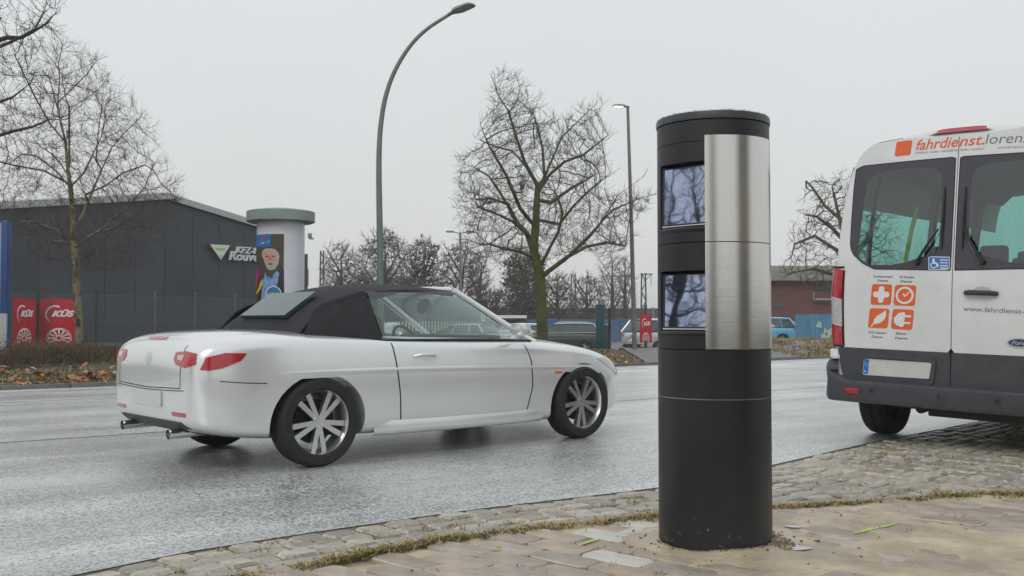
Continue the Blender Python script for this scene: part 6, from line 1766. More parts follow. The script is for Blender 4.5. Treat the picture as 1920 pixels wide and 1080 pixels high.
# -- birch at the left
BY = 24.5
trunk = limb([(149, 668), (148, 600), (144, 550), (142, 487), (138, 455), (137, 425), (135, 387), (132, 350), (127, 317), (123, 267), (113, 227), (108, 193), (112, 150), (110, 117), (117, 85)], BY, 0, 0, 3)
q0 = trunk[0]; trunk[0] = (q0[0], q0[1], -.05)
limbs = [limb(p, BY, 0, dz, 3) for p, dz in (
    ([(139, 462), (150, 462), (180, 445), (212, 430), (232, 415), (265, 395), (300, 362), (322, 320)], -1.2),
    ([(212, 430), (250, 422), (287, 420), (325, 407)], -2),
    ([(137, 430), (148, 405), (160, 362), (175, 312), (190, 267), (213, 233), (235, 205)], 1.0),
    ([(180, 300), (182, 250), (186, 200), (188, 160)], .2),
    ([(160, 365), (190, 345), (215, 318), (250, 300)], .8),
    ([(133, 460), (115, 432), (82, 420), (50, 419), (22, 424)], -1),
    ([(135, 465), (110, 450), (80, 447), (52, 445)], 1.2),
    ([(142, 500), (160, 487), (195, 484), (222, 478)], -1.4),
    ([(140, 490), (125, 484), (108, 482)], .7),
    ([(128, 330), (100, 300), (70, 278), (40, 262), (10, 240)], 1.4),
    ([(131, 345), (98, 325), (60, 320), (18, 312)], -1.2),
    ([(125, 345), (105, 322), (62, 290), (30, 285), (5, 300)], .4),
    ([(123, 267), (100, 235), (78, 190), (58, 140), (50, 115)], -.6),
    ([(116, 235), (90, 170), (70, 130), (45, 125)], .9),
    ([(110, 190), (130, 160), (148, 130), (155, 105)], .7),
    ([(130, 310), (140, 270), (150, 240), (160, 215)], -.9),
    ([(133, 350), (145, 320), (150, 280), (155, 240), (150, 200)], 1.5),
)]
poly = [(-20, 240), (-20, 460), (30, 450), (60, 470), (110, 500), (150, 520), (230, 510), (260, 470), (300, 440), (330, 410), (335, 330), (320, 300), (285, 330), (262, 340), (265, 290), (262, 240), (250, 195), (225, 165), (205, 150), (190, 155), (165, 150), (160, 110), (150, 75), (130, 60), (100, 60), (85, 90), (50, 110), (38, 150), (55, 200), (20, 225)]
pts = crown_points(poly, BY, 3000, 2.2, rs1)
make_tree('birch_tree', 'bare birch with pale patchy trunk in front of the dark hall', trunk, limbs, pts, .13, 1.7, .2, 60, .0039, 2.0, .09, .02, 2.4, .36, 8, M['birch'], M['twig_brown'], wander=.15, up=.55)
# -- tree standing outside the left edge, its branches reach in
EY = 15.0
trunk = limb([(-230, 760), (-225, 600), (-222, 450), (-228, 330), (-235, 240), (-240, 150), (-240, 60)], EY, 0, 0, 4); q0 = trunk[0]; trunk[0] = (q0[0], q0[1], 0)
limbs = [limb(p, EY, 0, dz, 4) for p, dz in (
    ([(-228, 330), (-150, 180), (-80, 118), (0, 98), (43, 83), (83, 64), (100, 40), (116, 29)], -.4),
    ([(-228, 345), (-140, 190), (-60, 85), (0, 63), (20, 61), (40, 47), (60, 30), (79, 2)], .5),
    ([(-226, 380), (-150, 270), (-80, 225), (0, 197), (33, 187), (72, 160)], -.2),
    ([(-226, 400), (-150, 320), (-60, 262), (0, 238), (33, 226), (68, 205)], .6),
    ([(-235, 240), (-120, 60), (-60, 0), (0, -40), (60, -80)], .2),
    ([(-228, 340), (-100, 150), (-30, 60), (5, 30), (28, -10)], -.8),
)]
poly = [(-40, -120), (120, -120), (100, 0), (122, 25), (100, 60), (60, 100), (20, 118), (75, 150), (72, 185), (60, 230), (0, 262), (-60, 270), (-150, 300), (-260, 300), (-340, 150), (-340, -60)]
pts = crown_points(poly, EY, 650, 1.5, rs1)
make_tree('bare_tree', 'bare tree at the left edge whose thin branches reach into the sky', trunk, limbs, pts, .12, 1.1, .22, 40, .0045, 1.8, .15, .03, .9, .3, 21, M['bark_dark'], M['bark_dark'], wander=.16, up=.35)
# -- line of trees behind
def far_tree(label, u, v_top, Y, half_w, seed, ivy=0.0, lean=0, n=520, v_base=None, thin=1.0, mc=None, shape=0):
    rs_ = np.random.RandomState(seed); gz = -.7
    x_b = at(u, 600, Y).x; vb = 600 + FOC * (CAM_H - gz) / Y
    h = vb - v_top
    tr = limb([(u, vb), (u + lean * .2, vb - h * .18), (u + lean * .5, vb - h * .4), (u + lean * .7, vb - h * .62), (u + lean, v_top + h * .12)], Y, 0, 0, 5)
    lb = []
    for k in range(6):
        f = .2 + .1 * k; a = rs_.choice([-1, 1]) if k > 1 else (-1, 1)[k]; s = (u + lean * f, vb - h * f)
        lb.append(limb([s, (s[0] + a * half_w * .35, s[1] - h * .14), (s[0] + a * half_w * .75, s[1] - h * (.2 + .12 * rs_.rand()))], Y, 0, rs_.uniform(-1.5, 1.5), 3))
    if shape == 0: poly = [(u + lean * .6 + half_w * math.cos(t) * (1 + .14 * math.sin(3 * t + seed)), v_top + h * .40 - h * .42 * math.sin(t) * (1 + .05 * math.cos(4 * t + seed))) for t in np.linspace(0, 2 * PI, 24, endpoint=False)]
    else: poly = [(u + half_w * .25, v_top), (u + half_w * .8, v_top + h * .35), (u + half_w, v_top + h * .7), (u, v_top + h * .9), (u - half_w, v_top + h * .72), (u - half_w * .8, v_top + h * .3), (u - half_w * .2, v_top)]
    sc = Y / 90
    pts = crown_points(poly, Y, int(n * 2.6), half_w * Y / FOC * .8, rs_)
    r, N = make_tree('hedge_tree', label, tr, lb, pts, .36 * sc, 4 * sc, .42 * sc, 40, .022 * thin, 2.0, .26, .08, 3.4, .8 * sc, seed, M['bark_dark'], mc or M['twig_far'], wander=.3, up=.35, group='bare trees in the line beyond the car park')
    if ivy > 0:
        mb = MB(); o = Vector(r.location)
        for q in N:
            zf = (q[2] - gz) / (h * Y / FOC)
            if rs_.rand() < ivy * (1.15 - zf) and (abs(q[0] - x_b) < half_w * Y / FOC * (.25 + ivy * .55)):
                for _ in range(14):
                    c = Vector(q) + Vector(rs_.normal(0, .28, 3)) - o; s = rs_.uniform(.06, .16); a1 = Vector(rs_.normal(0, 1, 3)).normalized(); a2 = a1.cross(Vector(rs_.normal(0, 1, 3))).normalized()
                    mb.add([c + a1 * s, c + a2 * s, c - a1 * s, c - a2 * s], [(0, 1, 2, 3)])
        if mb.v: mb.build('ivy', M['ivy'], r, recalc=False)
    return r
far_tree('bare brownish tree at the left end of the tree line', 640, 464, 92, 36, 31, .15)
far_tree('broad domed tree right behind the green lamp pole', 722, 441, 88, 50, 32, .25, n=800)
far_tree('ivy hung tree right of the green lamp pole', 795, 452, 90, 36, 33, .55, n=600)
far_tree('thin tree leaning right under the two armed lamp', 850, 462, 84, 42, 34, .12, lean=22, n=600)
far_tree('low bare tree left of the mossy trunk', 893, 478, 88, 22, 35, .1, lean=10, n=300)
far_tree('dark ivy covered tree half hidden by the mossy trunk', 985, 474, 90, 40, 36, 1.0, n=620)
far_tree('slender twin birch left of the straight lamp', 1148, 478, 95, 30, 37, .0, n=420, shape=1, thin=.8)
far_tree('slender birch just right of the straight lamp', 1172, 484, 97, 20, 38, .0, n=240, shape=1, thin=.8)
far_tree('low bare tree between the lattice mast and the birches', 1100, 522, 92, 30, 39, .2, n=380)
far_tree('small bare tree behind the mossy trunk on its right', 1045, 520, 92, 34, 40, .25, n=380)
far_tree('low dark tree just left of the dark ivy tree', 930, 545, 86, 24, 41, .6, n=260)
far_tree('bushy bare tree left of the domed tree', 675, 520, 84, 34, 42, .5, n=420)
far_tree('bushy tree with ivy below the domed tree', 760, 525, 80, 40, 43, .6, n=420)
# -- lichened tree standing behind the van
VYT = 50.0
trunk = limb([(1600, 690), (1598, 600), (1592, 520), (1585, 450), (1572, 400), (1560, 350)], VYT, 0, 0, 4)
limbs = [limb(p, VYT, 0, dz, 3) for p, dz in (
    ([(1592, 520), (1560, 515), (1520, 505), (1480, 512), (1462, 520)], -1),
    ([(1588, 480), (1560, 460), (1535, 440), (1500, 455)], 1), ([(1585, 455), (1555, 430), (1520, 410), (1492, 408)], -1.5),
    ([(1575, 410), (1550, 385), (1530, 350), (1520, 335)], .8), ([(1592, 500), (1630, 450), (1660, 400)], 1), ([(1596, 560), (1560, 545), (1525, 540)], .5))]
poly = [(1455, 512), (1470, 490), (1490, 470), (1480, 450), (1500, 435), (1490, 410), (1515, 390), (1518, 340), (1545, 328), (1600, 330), (1680, 380), (1690, 500), (1600, 560), (1540, 545), (1500, 530)]
pts = crown_points(poly, VYT, 1300, 3, rs1)
make_tree('bare_tree', 'greenish bare tree reaching out from behind the van over the brick building', trunk, limbs, pts, .22, 2.6, .32, 45, .010, 2.3, .25, .05, 1.2, .42, 51, M['bark_moss'], M['twig_green'], wander=.33, up=.3)
# -- undergrowth: scrub mass along the barrier and dead shrubs on the left verge
def scrub(mb, c, r, h, n, L, rad, rs_):
    for _ in range(n):
        a = rs_.uniform(0, 2 * PI); q = r * math.sqrt(rs_.rand()); b = np.array([c[0] + q * math.cos(a), c[1] + q * math.sin(a), c[2]])
        z = rs_.uniform(0, 1) ** .7 * h * (1 - .5 * (q / r) ** 2); p0 = b + np.array([0, 0, z * .6]); v = rs_.normal(0, .6, 3) + np.array([0, 0, 1.0]); v /= np.linalg.norm(v)
        l = L * rs_.uniform(.5, 1.2); p1 = p0 + v * l * .5; v2 = v + rs_.normal(0, .4, 3); p2 = p1 + v2 / np.linalg.norm(v2) * l * .5
        mb.tube([p0, p1, p2], [rad, rad * .8, rad * .4], 3, cap=False)
rs2 = np.random.RandomState(77)
mb = MB(); 
for u in np.arange(930, 1460, 9): scrub(mb, (at(u, 600, 108 + 4 * rs2.rand()).x, 108 + 4 * rs2.rand(), -.7), 1.2, 3.1 + 1.3 * rs2.rand(), 190, 1.2, .022, rs2)
for u in np.arange(600, 930, 9): scrub(mb, (at(u, 600, 78 + 4 * rs2.rand()).x, 78 + 4 * rs2.rand(), -.7), 1.0, 2.6 + 1.3 * rs2.rand(), 150, 1.0, .018, rs2)
setting(mb.build('undergrowth', M['twig_far'], recalc=False, angle=80), 'stuff', 'brown leafless scrub filling the ground beyond the barrier and shed')
M['shrub_twig'] = mat('shrub_twig', (.11, .075, .045), .9, var=.4, scale=3, rand=.3); M['shrub_leaf'] = mat('shrub_leaf', (.09, .10, .03), .75, var=.4, scale=4, rand=.4, col2=(.17, .12, .05))
shrub_lab = ['dead brown shrub at the left edge of the verge', 'brown shrub below the narrow red banner', 'brown green shrub below the square red banner', 'sparse shrub right of the birch trunk', 'low thin shrub behind the rear of the convertible', 'low scrubby shrub near the fence behind the convertible']
for k, (u, Y, hh) in enumerate(((12, 19.5, .62), (58, 20.5, .6), (105, 21, .62), (152, 21.8, .55), (205, 22.8, .5), (262, 23.5, .42))):
    x = at(u, 600, Y).x; r = tag(empty('shrub', (x, Y, terrain(x, Y))), shrub_lab[k], 'shrub', 'dead shrubs on the left verge')
    A, B = MB(), MB()
    for i in range(6): scrub(A, (rs2.uniform(-.35, .35), rs2.uniform(-.4, .4), 0), .3, hh, 70 if k < 4 else 40, .3, .0045, rs2)
    A.build('stems', M['shrub_twig'], r, recalc=False, angle=80)
    for i in range(700 if k < 4 else 330):
        c = Vector((rs2.normal(0, .32), rs2.normal(0, .35), abs(rs2.normal(.2, .17)) + .02)); c.z = min(c.z, hh * 1.05); s = rs2.uniform(.012, .03); a1 = Vector(rs2.normal(0, 1, 3)).normalized(); a2 = a1.cross(Vector(rs2.normal(0, 1, 3))).normalized() * .6
        B.add([c + a1 * s, c + a2 * s, c - a1 * s, c - a2 * s], [(0, 1, 2, 3)])
    B.build('leaves', M['shrub_leaf'], r, recalc=False)
# ================================================================ CARS
def ip(T, x): return float(np.interp(x, [t[0] for t in T], [t[1] for t in T]))
def car_body(parent, spec, paint, detail=2):
    """closed loft -> subdivision -> wheel wells and cabin cut out; returns object and a ray caster on its surface"""
    L = spec['L']; W, ZT, ZS, ZB = spec['w'], spec['zt'], spec['zs'], spec['zb']
    xs = spec['x']; V = []
    def sec(x):
        w, zt, zs, zb = ip(W, x), ip(ZT, x), ip(ZS, x), ip(ZB, x); h = zs - zb
        half_ = [(0, zb), (w * .55, zb), (w * .88, zb + .01), (w * .965, zb + .05), (w * .985, zb + h * .28), (w, zb + h * .5), (w * .995, zb + h * .74), (w * .975, zs - .035), (w * .93, zs), (w * .80, zs + (zt - zs) * .45), (w * .5, zs + (zt - zs) * .88), (0, zt)]
        return half_
    for x in xs:
        h_ = sec(x); ring_ = h_ + [(-y, z) for y, z in h_[::-1][1:-1]]
        V += [(x, y, z) for y, z in ring_]
    n = len(V) // len(xs)
    m_ = MB(); m_.add(V, [(i * n + j, i * n + (j + 1) % n, (i + 1) * n + (j + 1) % n, (i + 1) * n + j) for i in range(len(xs) - 1) for j in range(n)])
    for i, fl in ((0, 1), (len(xs) - 1, 0)):
        b = i * n; c = len(m_.v); zc = (ip(ZT, xs[i]) + ip(ZB, xs[i])) / 2; m_.v.append((xs[i], 0, zc)); 
        for j in range(n): m_.f.append((b + j, b + (j + 1) % n, c) if fl else (b + (j + 1) % n, b + j, c)); m_.m.append(0)
    body = m_.build('body', paint, parent)
    body.parent = None
    modded(body, ('SUBSURF', dict(levels=detail)))
    me = body.data
    bvh = BVHTree.FromPolygons([v.co.copy() for v in me.vertices], [tuple(p.vertices) for p in me.polygons])
    cut = []
    for ax in spec['axles']:
        for sg in (1, -1):
            c = MB(); c.lathe([(0, -.18), (spec['rw'] + .035, -.18), (spec['rw'] + .035, .35), (0, .35)], 40, axis='Y'); o = c.build('cutter', paint); o.location = (ax, sg * .80, spec['rw'] + .0); 
            if sg < 0: o.rotation_euler = (0, 0, PI)
            cut.append(o)
    if spec.get('cabin'):
        x0, x1, hw, z0 = spec['cabin']; c = MB(); c.box(((x0 + x1) / 2, 0, z0 + .5), (x1 - x0, hw * 2, 1.0), ch=.06); cut.append(c.build('cutter', paint))
    modded(body, *[('BOOLEAN', dict(operation='DIFFERENCE', object=o, solver='EXACT')) for o in cut][:0])
    for o in cut:
        md = body.modifiers.new('b', 'BOOLEAN'); md.operation = 'DIFFERENCE'; md.object = o; md.solver = 'EXACT'
    dg_ = bpy.context.evaluated_depsgraph_get(); dg_.update(); nm = bpy.data.meshes.new_from_object(body.evaluated_get(dg_)); body.modifiers.clear(); body.data = nm
    nm.materials.clear(); nm.materials.append(paint)
    nm.polygons.foreach_set('material_index', [0] * len(nm.polygons))
    nm.polygons.foreach_set('use_smooth', [True] * len(nm.polygons)); nm.set_sharp_from_angle(angle=math.radians(38))
    for o in cut: bpy.data.objects.remove(o)
    body.parent = parent
    def caster(axis, sg):
        """surf(a,b) on a side: axis 'y': a = x, b = z; axis 'x': a = y, b = z; axis 'z': a = x, b = y"""
        def s(a, b):
            if axis == 'y': o, d, fb = Vector((a, sg * 2, b)), Vector((0, -sg, 0)), Vector((a, sg * .86, b))
            elif axis == 'x': o, d = Vector((sg * 3 + 2, a, b)), Vector((-sg, 0, 0)); fb = Vector((0 if sg < 0 else L, a, b))
            else: o, d, fb = Vector((a, b, 3)), Vector((0, 0, -1)), Vector((a, b, .95))
            h, nn, _, _ = bvh.ray_cast(o, d)
            if h is None: return fb, -d
            if nn.dot(d) > 0: nn = -nn
            return h, nn
        return s
    return body, caster
def quadsurf(m_, P, nu=8, nv=6, bulge=Vector((0, 0, 0)), thick=0.0):
    """bulging patch between 4 corners P00,P10,P11,P01"""
    P = [Vector(p) for p in P]
    def f(u, v): return P[0].lerp(P[1], u).lerp(P[3].lerp(P[2], u), v) + bulge * (4 * u * (1 - u)) * (.5 + 2 * v * (1 - v))
    m_.grid(f, list(np.linspace(0, 1, nu)), list(np.linspace(0, 1, nv)))
def line_on(parent, name, pts, w, surf, m, off=.0015, n=30):
    mb_ = MB(); ribbon(mb_, pts, w, surf, off, n); return mb_.build(name, m, parent)
def plate_on(parent, name, poly, surf, m, off=.004, thick=.01, n=0, rings=4):
    P = [tuple(p) for p in resample([Vector(p) for p in poly], n)] if n else poly
    mb_ = MB(); patch(mb_, P, surf, off, thick, rings); return mb_.build(name, m, parent)
# ---- the white convertible
CXY = (-2.63, 7.33); CH = math.atan2(.663, .749)
cab = tag(empty('convertible_car', (CXY[0], CXY[1], 0), CH), 'white convertible car with black soft top driving past on the wet road', 'car')
sp_ = dict(L=4.12, x=[0, .03, .12, .32, .6, .85, 1.15, 1.5, 2.0, 2.5, 2.9, 3.15, 3.35, 3.6, 3.8, 3.95, 4.06, 4.12],
    w=[(0, .62), (.03, .72), (.12, .80), (.32, .855), (.6, .885), (.85, .893), (1.15, .885), (1.5, .875), (2.5, .872), (3.15, .885), (3.35, .885), (3.6, .86), (3.8, .80), (3.95, .71), (4.06, .60), (4.12, .45)],
    zt=[(0, .80), (.03, .93), (.12, .985), (.32, 1.005), (.6, 1.01), (1.15, 1.0), (1.5, .98), (2.0, .965), (2.5, .955), (2.9, .945), (3.15, .92), (3.35, .89), (3.6, .845), (3.8, .78), (3.95, .71), (4.06, .62), (4.12, .52)],
    zs=[(0, .74), (.03, .86), (.12, .915), (.32, .945), (.6, .955), (1.15, .94), (1.5, .92), (2.5, .89), (2.9, .875), (3.35, .825), (3.6, .78), (3.8, .715), (3.95, .65), (4.06, .57), (4.12, .48)],
    zb=[(0, .40), (.03, .32), (.12, .27), (.32, .23), (.6, .2), (2.0, .17), (3.3, .17), (3.8, .19), (4.0, .21), (4.12, .3)],
    axles=(.85, 3.35), rw=.325, cabin=(1.18, 2.62, .66, .42))
body_, cst = car_body(cab, sp_, M['white_paint'], 2)
SR, SL, RE, FRN, TOPS = cst('y', -1), cst('y', 1), cst('x', -1), cst('x', 1), cst('z', 1)
for sg in (-1, 1):
    S_ = SR if sg < 0 else SL
    d_ = [(1.52, .26), (1.50, .5), (1.47, .72), (1.44, .9)]
    e_ = [(1.52, .26), (2.0, .245), (2.72, .245)]; f_ = [(2.72, .245), (2.78, .5), (2.77, .72), (2.72, .87)]
    for q in (d_, e_, f_): line_on(cab, 'door_gap', q, .010, S_, M['seal'])
    # sharp crease along the flank and sill line
    mb_ = MB(); P = [(.30, .70), (.9, .705), (1.6, .70), (2.4, .685), (3.1, .665), (3.75, .63)]; R_ = resample([Vector(p) for p in P], 40, closed=False)
    prof = [(-.05, .0), (-.012, .004), (.002, .0065), (.008, .002), (.02, .0)]
    VV = []
    for p in R_:
        for dz_, o_ in prof: s0, nn = S_(p.x, p.y + dz_); VV.append(s0 + nn * (o_ * .6 * min(1, (p.x - .28) * 1.2, (3.8 - p.x) * 1.2) - .0008))
    mb_.add(VV, [(5 * i + j, 5 * i + j + 1, 5 * i + j + 6, 5 * i + j + 5) for i in range(39) for j in range(4)]); mb_.build('flank_crease', M['white_paint'], cab, angle=60)
    mb_ = MB(); P = [(1.30, .30), (2.0, .295), (2.92, .30)]; R_ = resample([Vector(p) for p in P], 30, closed=False); VV = []
    prof = [(.0, .0), (-.02, .006), (-.07, .009), (-.10, .002), (-.115, -.03)]
    for p in R_:
        for dz_, o_ in prof: s0, nn = S_(p.x, p.y + dz_ * .9); nn = Vector((0, sg, 0)); VV.append(Vector((p.x, S_(p.x, .32)[0].y, p.y + dz_)) + nn * (o_ - .03 * max(0, 1 - (p.x - 1.30) / .15, 1 - (2.92 - p.x) / .15)))
    mb_.add(VV, [(5 * i + j, 5 * i + j + 1, 5 * i + j + 6, 5 * i + j + 5) for i in range(29) for j in range(4)]); mb_.build('side_sill', M['white_paint'], cab, angle=60)
    mb_ = MB(); h0 = [(1.62, .79), (1.66, .80), (1.78, .80), (1.82, .79)]; mb_.tube([S_(*h0[0])[0] + S_(*h0[0])[1] * .002, S_(*h0[1])[0] + S_(*h0[1])[1] * .03, S_(*h0[2])[0] + S_(*h0[2])[1] * .03, S_(*h0[3])[0] + S_(*h0[3])[1] * .002], [.010, .013, .013, .010], 8); mb_.build('door_handle', M['white_paint'], cab)
    # tail light wrapping the corner, head light
    plate_on(cab, 'tail_light', [(.06, .735), (.09, .82), (.2, .85), (.33, .845), (.29, .795), (.18, .745), (.1, .73)], S_, M['red_lens'], .006, .01, 90, 8)
    plate_on(cab, 'tail_light', [(sg * .44, .80), (sg * .45, .85), (sg * .60, .86), (sg * .70, .845), (sg * .71, .77), (sg * .62, .745), (sg * .48, .765)], RE, M['red_lens'], .006, .01, 90, 8)
    plate_on(cab, 'reversing_light', [(sg * .50, .80), (sg * .50, .83), (sg * .58, .835), (sg * .58, .795)], RE, M['clear_lens'], .009, .006, 30)
    plate_on(cab, 'headlight', [(3.70, .64), (3.55, .72), (3.72, .735), (3.90, .66), (3.98, .58), (3.88, .56)], S_, M['clear_lens'], .004, .01, 40)
    plate_on(cab, 'side_marker', rrect(3.02, .60, 3.10, .625, .01), S_, M['orange'], .003, .004)
    plate_on(cab, 'rear_reflector', rrect(min(sg * .42, sg * .62), .40, max(sg * .42, sg * .62), .43, .01), RE, M['red_lens'], .003, .004)
    # mirror
    mb_ = MB(); c_ = Vector((2.60, sg * .93, 1.0)); 
    mb_.box(c_, (.10, .17, .11), ch=.035); mb_.tube([(2.62, sg * .80, .93), (2.62, sg * .88, .97)], .02, 6); mb_.build('wing_mirror', M['white_paint'], cab)
# boot lid lines, rear bumper cut, plate, badge, exhausts
for q in ([(-.55, .60), (-.55, .9)], [(.55, .60), (.55, .9)], [(-.55, .60), (0, .585), (.55, .60)]): line_on(cab, 'boot_gap', q, .007, RE, M['seal'])
line_on(cab, 'boot_gap', [(.40, -.62), (.75, -.66), (.95, -.60), (.98, 0), (.95, .60), (.75, .66), (.40, .62)], .008, TOPS, M['seal'], n=50)
line_on(cab, 'bonnet_gap', [(2.86, -.72), (3.2, -.70), (3.6, -.62), (3.82, -.42), (3.88, 0), (3.82, .42), (3.6, .62), (3.2, .70), (2.86, .72)], .008, TOPS, M['seal'], n=60)
line_on(cab, 'bumper_gap', [(-.60, .585), (-.3, .575), (0, .57), (.3, .575), (.60, .585)], .006, RE, M['seal'])
for S_ in (SR, SL): line_on(cab, 'bumper_gap', [(.16, .655), (.3, .64), (.46, .63)], .006, S_, M['seal'])
plate_on(cab, 'number_plate', rrect(-.26, .455, .26, .565, .01), RE, mat('car_plate', (.62, .62, .6), .4, var=.03), .012, .01, rings=2)
plate_on(cab, 'rear_valance', [(-.62, .27), (-.55, .36), (.55, .36), (.62, .27), (.4, .255), (-.4, .255)], RE, M['black_plastic'], .006, .01, 40)
for y in (.42, -.42): mb_ = MB(); mb_.tube([(-.02, y, .27), (.25, y, .28)], .035, 14, cap=False); mb_.tube([(.03, y, .27), (.04, y, .27)], .03, 14); mb_.build('exhaust_tip', M['chrome'], cab)
mb_ = MB(); patch(mb_, circ(0, .80, .045, n=24), RE, .006, .006, 2); mb_.build('badge', M['chrome'], cab)
plate_on(cab, 'front_grille', rrect(-.42, .28, .42, .46, .05), FRN, M['black_plastic'], .003, .006)
line_on(cab, 'high_brake_light', [(-.16, .945), (.16, .945)], .018, RE, M['red_lens'], .004)
# windscreen, soft top, glass
A0, A1 = (2.86, .70, .915), (2.20, .575, 1.335)
mb_ = MB(); mir = lambda p, s: (p[0], p[1] * s, p[2])
quadsurf(mb_, [mir(A0, -1), mir(A0, 1), mir(A1, 1), mir(A1, -1)], 14, 8, Vector((.10, 0, .04))); mb_.build('windscreen', M['car_glass'], cab)
mb_ = MB()
for s in (-1, 1): mb_.tube([mir((2.92, .73, .88), s), mir(A0, s), mir(A1, s)], [.03, .028, .024], 8)
hdr = [Vector(mir(A1, -1)).lerp(Vector(mir(A1, 1)), t) + Vector((.10, 0, .04)) * 4 * t * (1 - t) * .5 for t in np.linspace(0, 1, 13)]; mb_.tube(hdr, .024, 8)
mb_.build('windscreen_frame', M['white_paint'], cab)
mb_ = MB()
RT = [(2.22, 1.345, .585), (1.95, 1.372, .60), (1.65, 1.375, .605), (1.35, 1.345, .60), (1.1, 1.27, .595), (.92, 1.15, .62), (.80, 1.03, .66), (.76, .985, .68)]
def roofp(i, v):
    x, z, hw = RT[i]; y = hw * v; return (x + .05 * (1 - v * v) * (1 if i == 0 else 0) , y, z - .045 * abs(v) ** 2.5 + (.02 if i < 5 else 0) * (1 - v * v))
mb_.grid(lambda u, v: roofp(int(u), v), list(range(8)), list(np.linspace(-1, 1, 17)))
n0 = len(mb_.v)
st = mb_.build('soft_top', M['soft_top'], cab); modded(st, ('SUBSURF', dict(levels=2)), ('SOLIDIFY', dict(thickness=.025, offset=-1))); st.data.set_sharp_from_angle(angle=math.radians(65))
for s in (-1, 1):
    mb_ = MB()   # rear quarter of the hood
    quadsurf(mb_, [(1.38, s * .80, .93), (.80, s * .72, .965), (.92, s * .625, 1.145), (1.36, s * .60, 1.30)], 8, 8, Vector((0, s * .03, 0)))
    quadsurf(mb_, [(1.36, s * .60, 1.30), (.92, s * .625, 1.145), (1.0, s * .60, 1.20), (1.35, s * .59, 1.31)], 4, 3)
    o = mb_.build('soft_top_side', M['soft_top'], cab); modded(o, ('SOLIDIFY', dict(thickness=.015, offset=0)))
    mb_ = MB(); quadsurf(mb_, [(2.74, s * .745, .905), (1.40, s * .80, .925), (1.38, s * .605, 1.305), (2.19, s * .585, 1.325)], 10, 8, Vector((0, s * .02, 0))); mb_.build('side_window', M['car_glass'], cab)
    mb_ = MB(); mb_.tube([(2.86, s * .75, .895), (2.2, s * .79, .915), (1.40, s * .81, .92), (.95, s * .77, .945)], .013, 6); mb_.build('window_trim', M['seal'], cab)
mb_ = MB(); mb_.grid(lambda u, v: (1.10 - .25 * u + -.004, v * .36, 1.272 - .19 * u + .024), [0, .5, 1], list(np.linspace(-1, 1, 7))); rw_ = mb_.build('rear_window', M['dark_glass'], cab); modded(rw_, ('SOLIDIFY', dict(thickness=.03, offset=0)))
# cabin
mb_ = MB(); mb_.box((1.9, 0, .44), (1.42, 1.3, .02)); mb_.box((2.56, 0, .80), (.18, 1.3, .3), ch=.05); mb_.box((1.85, 0, .52), (.9, .22, .22), ch=.04)
for s in (-1, 1): mb_.box((1.9, s * .645, .68), (1.42, .02, .46))
mb_.box((1.2, 0, .70), (.03, 1.28, .5)); mb_.build('cabin_trim', M['interior'], cab)
for s in (-1, 1):
    mb_ = MB(); T_ = Matrix.Translation((1.55, s * .33, .82)) @ Matrix.Rotation(math.radians(-14), 4, 'Y'); mb_.box((0, 0, 0), (.14, .44, .6), M4=T_, ch=.05); mb_.box((1.82, s * .33, .54), (.5, .46, .16), ch=.05)
    T_ = Matrix.Translation((1.46, s * .33, 1.17)) @ Matrix.Rotation(math.radians(-10), 4, 'Y'); mb_.box((0, 0, 0), (.09, .24, .16), M4=T_, ch=.035); mb_.build('seat', M['interior'], cab)
mb_ = MB(); ctr = Vector((2.36, .33, .86)); tilt_ = Matrix.Rotation(math.radians(65), 3, 'Y')
mb_.tube([ctr + tilt_ @ Vector((.18 * math.cos(t), .18 * math.sin(t), 0)) for t in np.linspace(0, 2 * PI, 25)], .013, 6, cap=False); mb_.tube([ctr, ctr + Vector((.15, 0, -.06))], .025, 8); mb_.build('steering_wheel', M['black_plastic'], cab)
for ax in (.85, 3.35):
    for s in (-1, 1):
        wheel(cab, ax, s * .79, .32, .215, s, spokes=10, hub_r=.72)
mb_ = MB(); mb_.box((2.1, 0, .25), (2.1, 1.35, .1)); mb_.box((.85, 0, .32), (.12, 1.35, .1)); mb_.box((3.35, 0, .32), (.12, 1.35, .1)); mb_.build('underbody', M['seal'], cab, smoothf=False)

# long low body: the shell is stretched, the wheels stay round
cab.scale = (1.07, 1.0, .972)
for o_ in children(cab):
    if o_.name.startswith('wheel'): o_.scale = (1 / 1.07, 1, 1 / .972); o_.location.z = .32 / .972
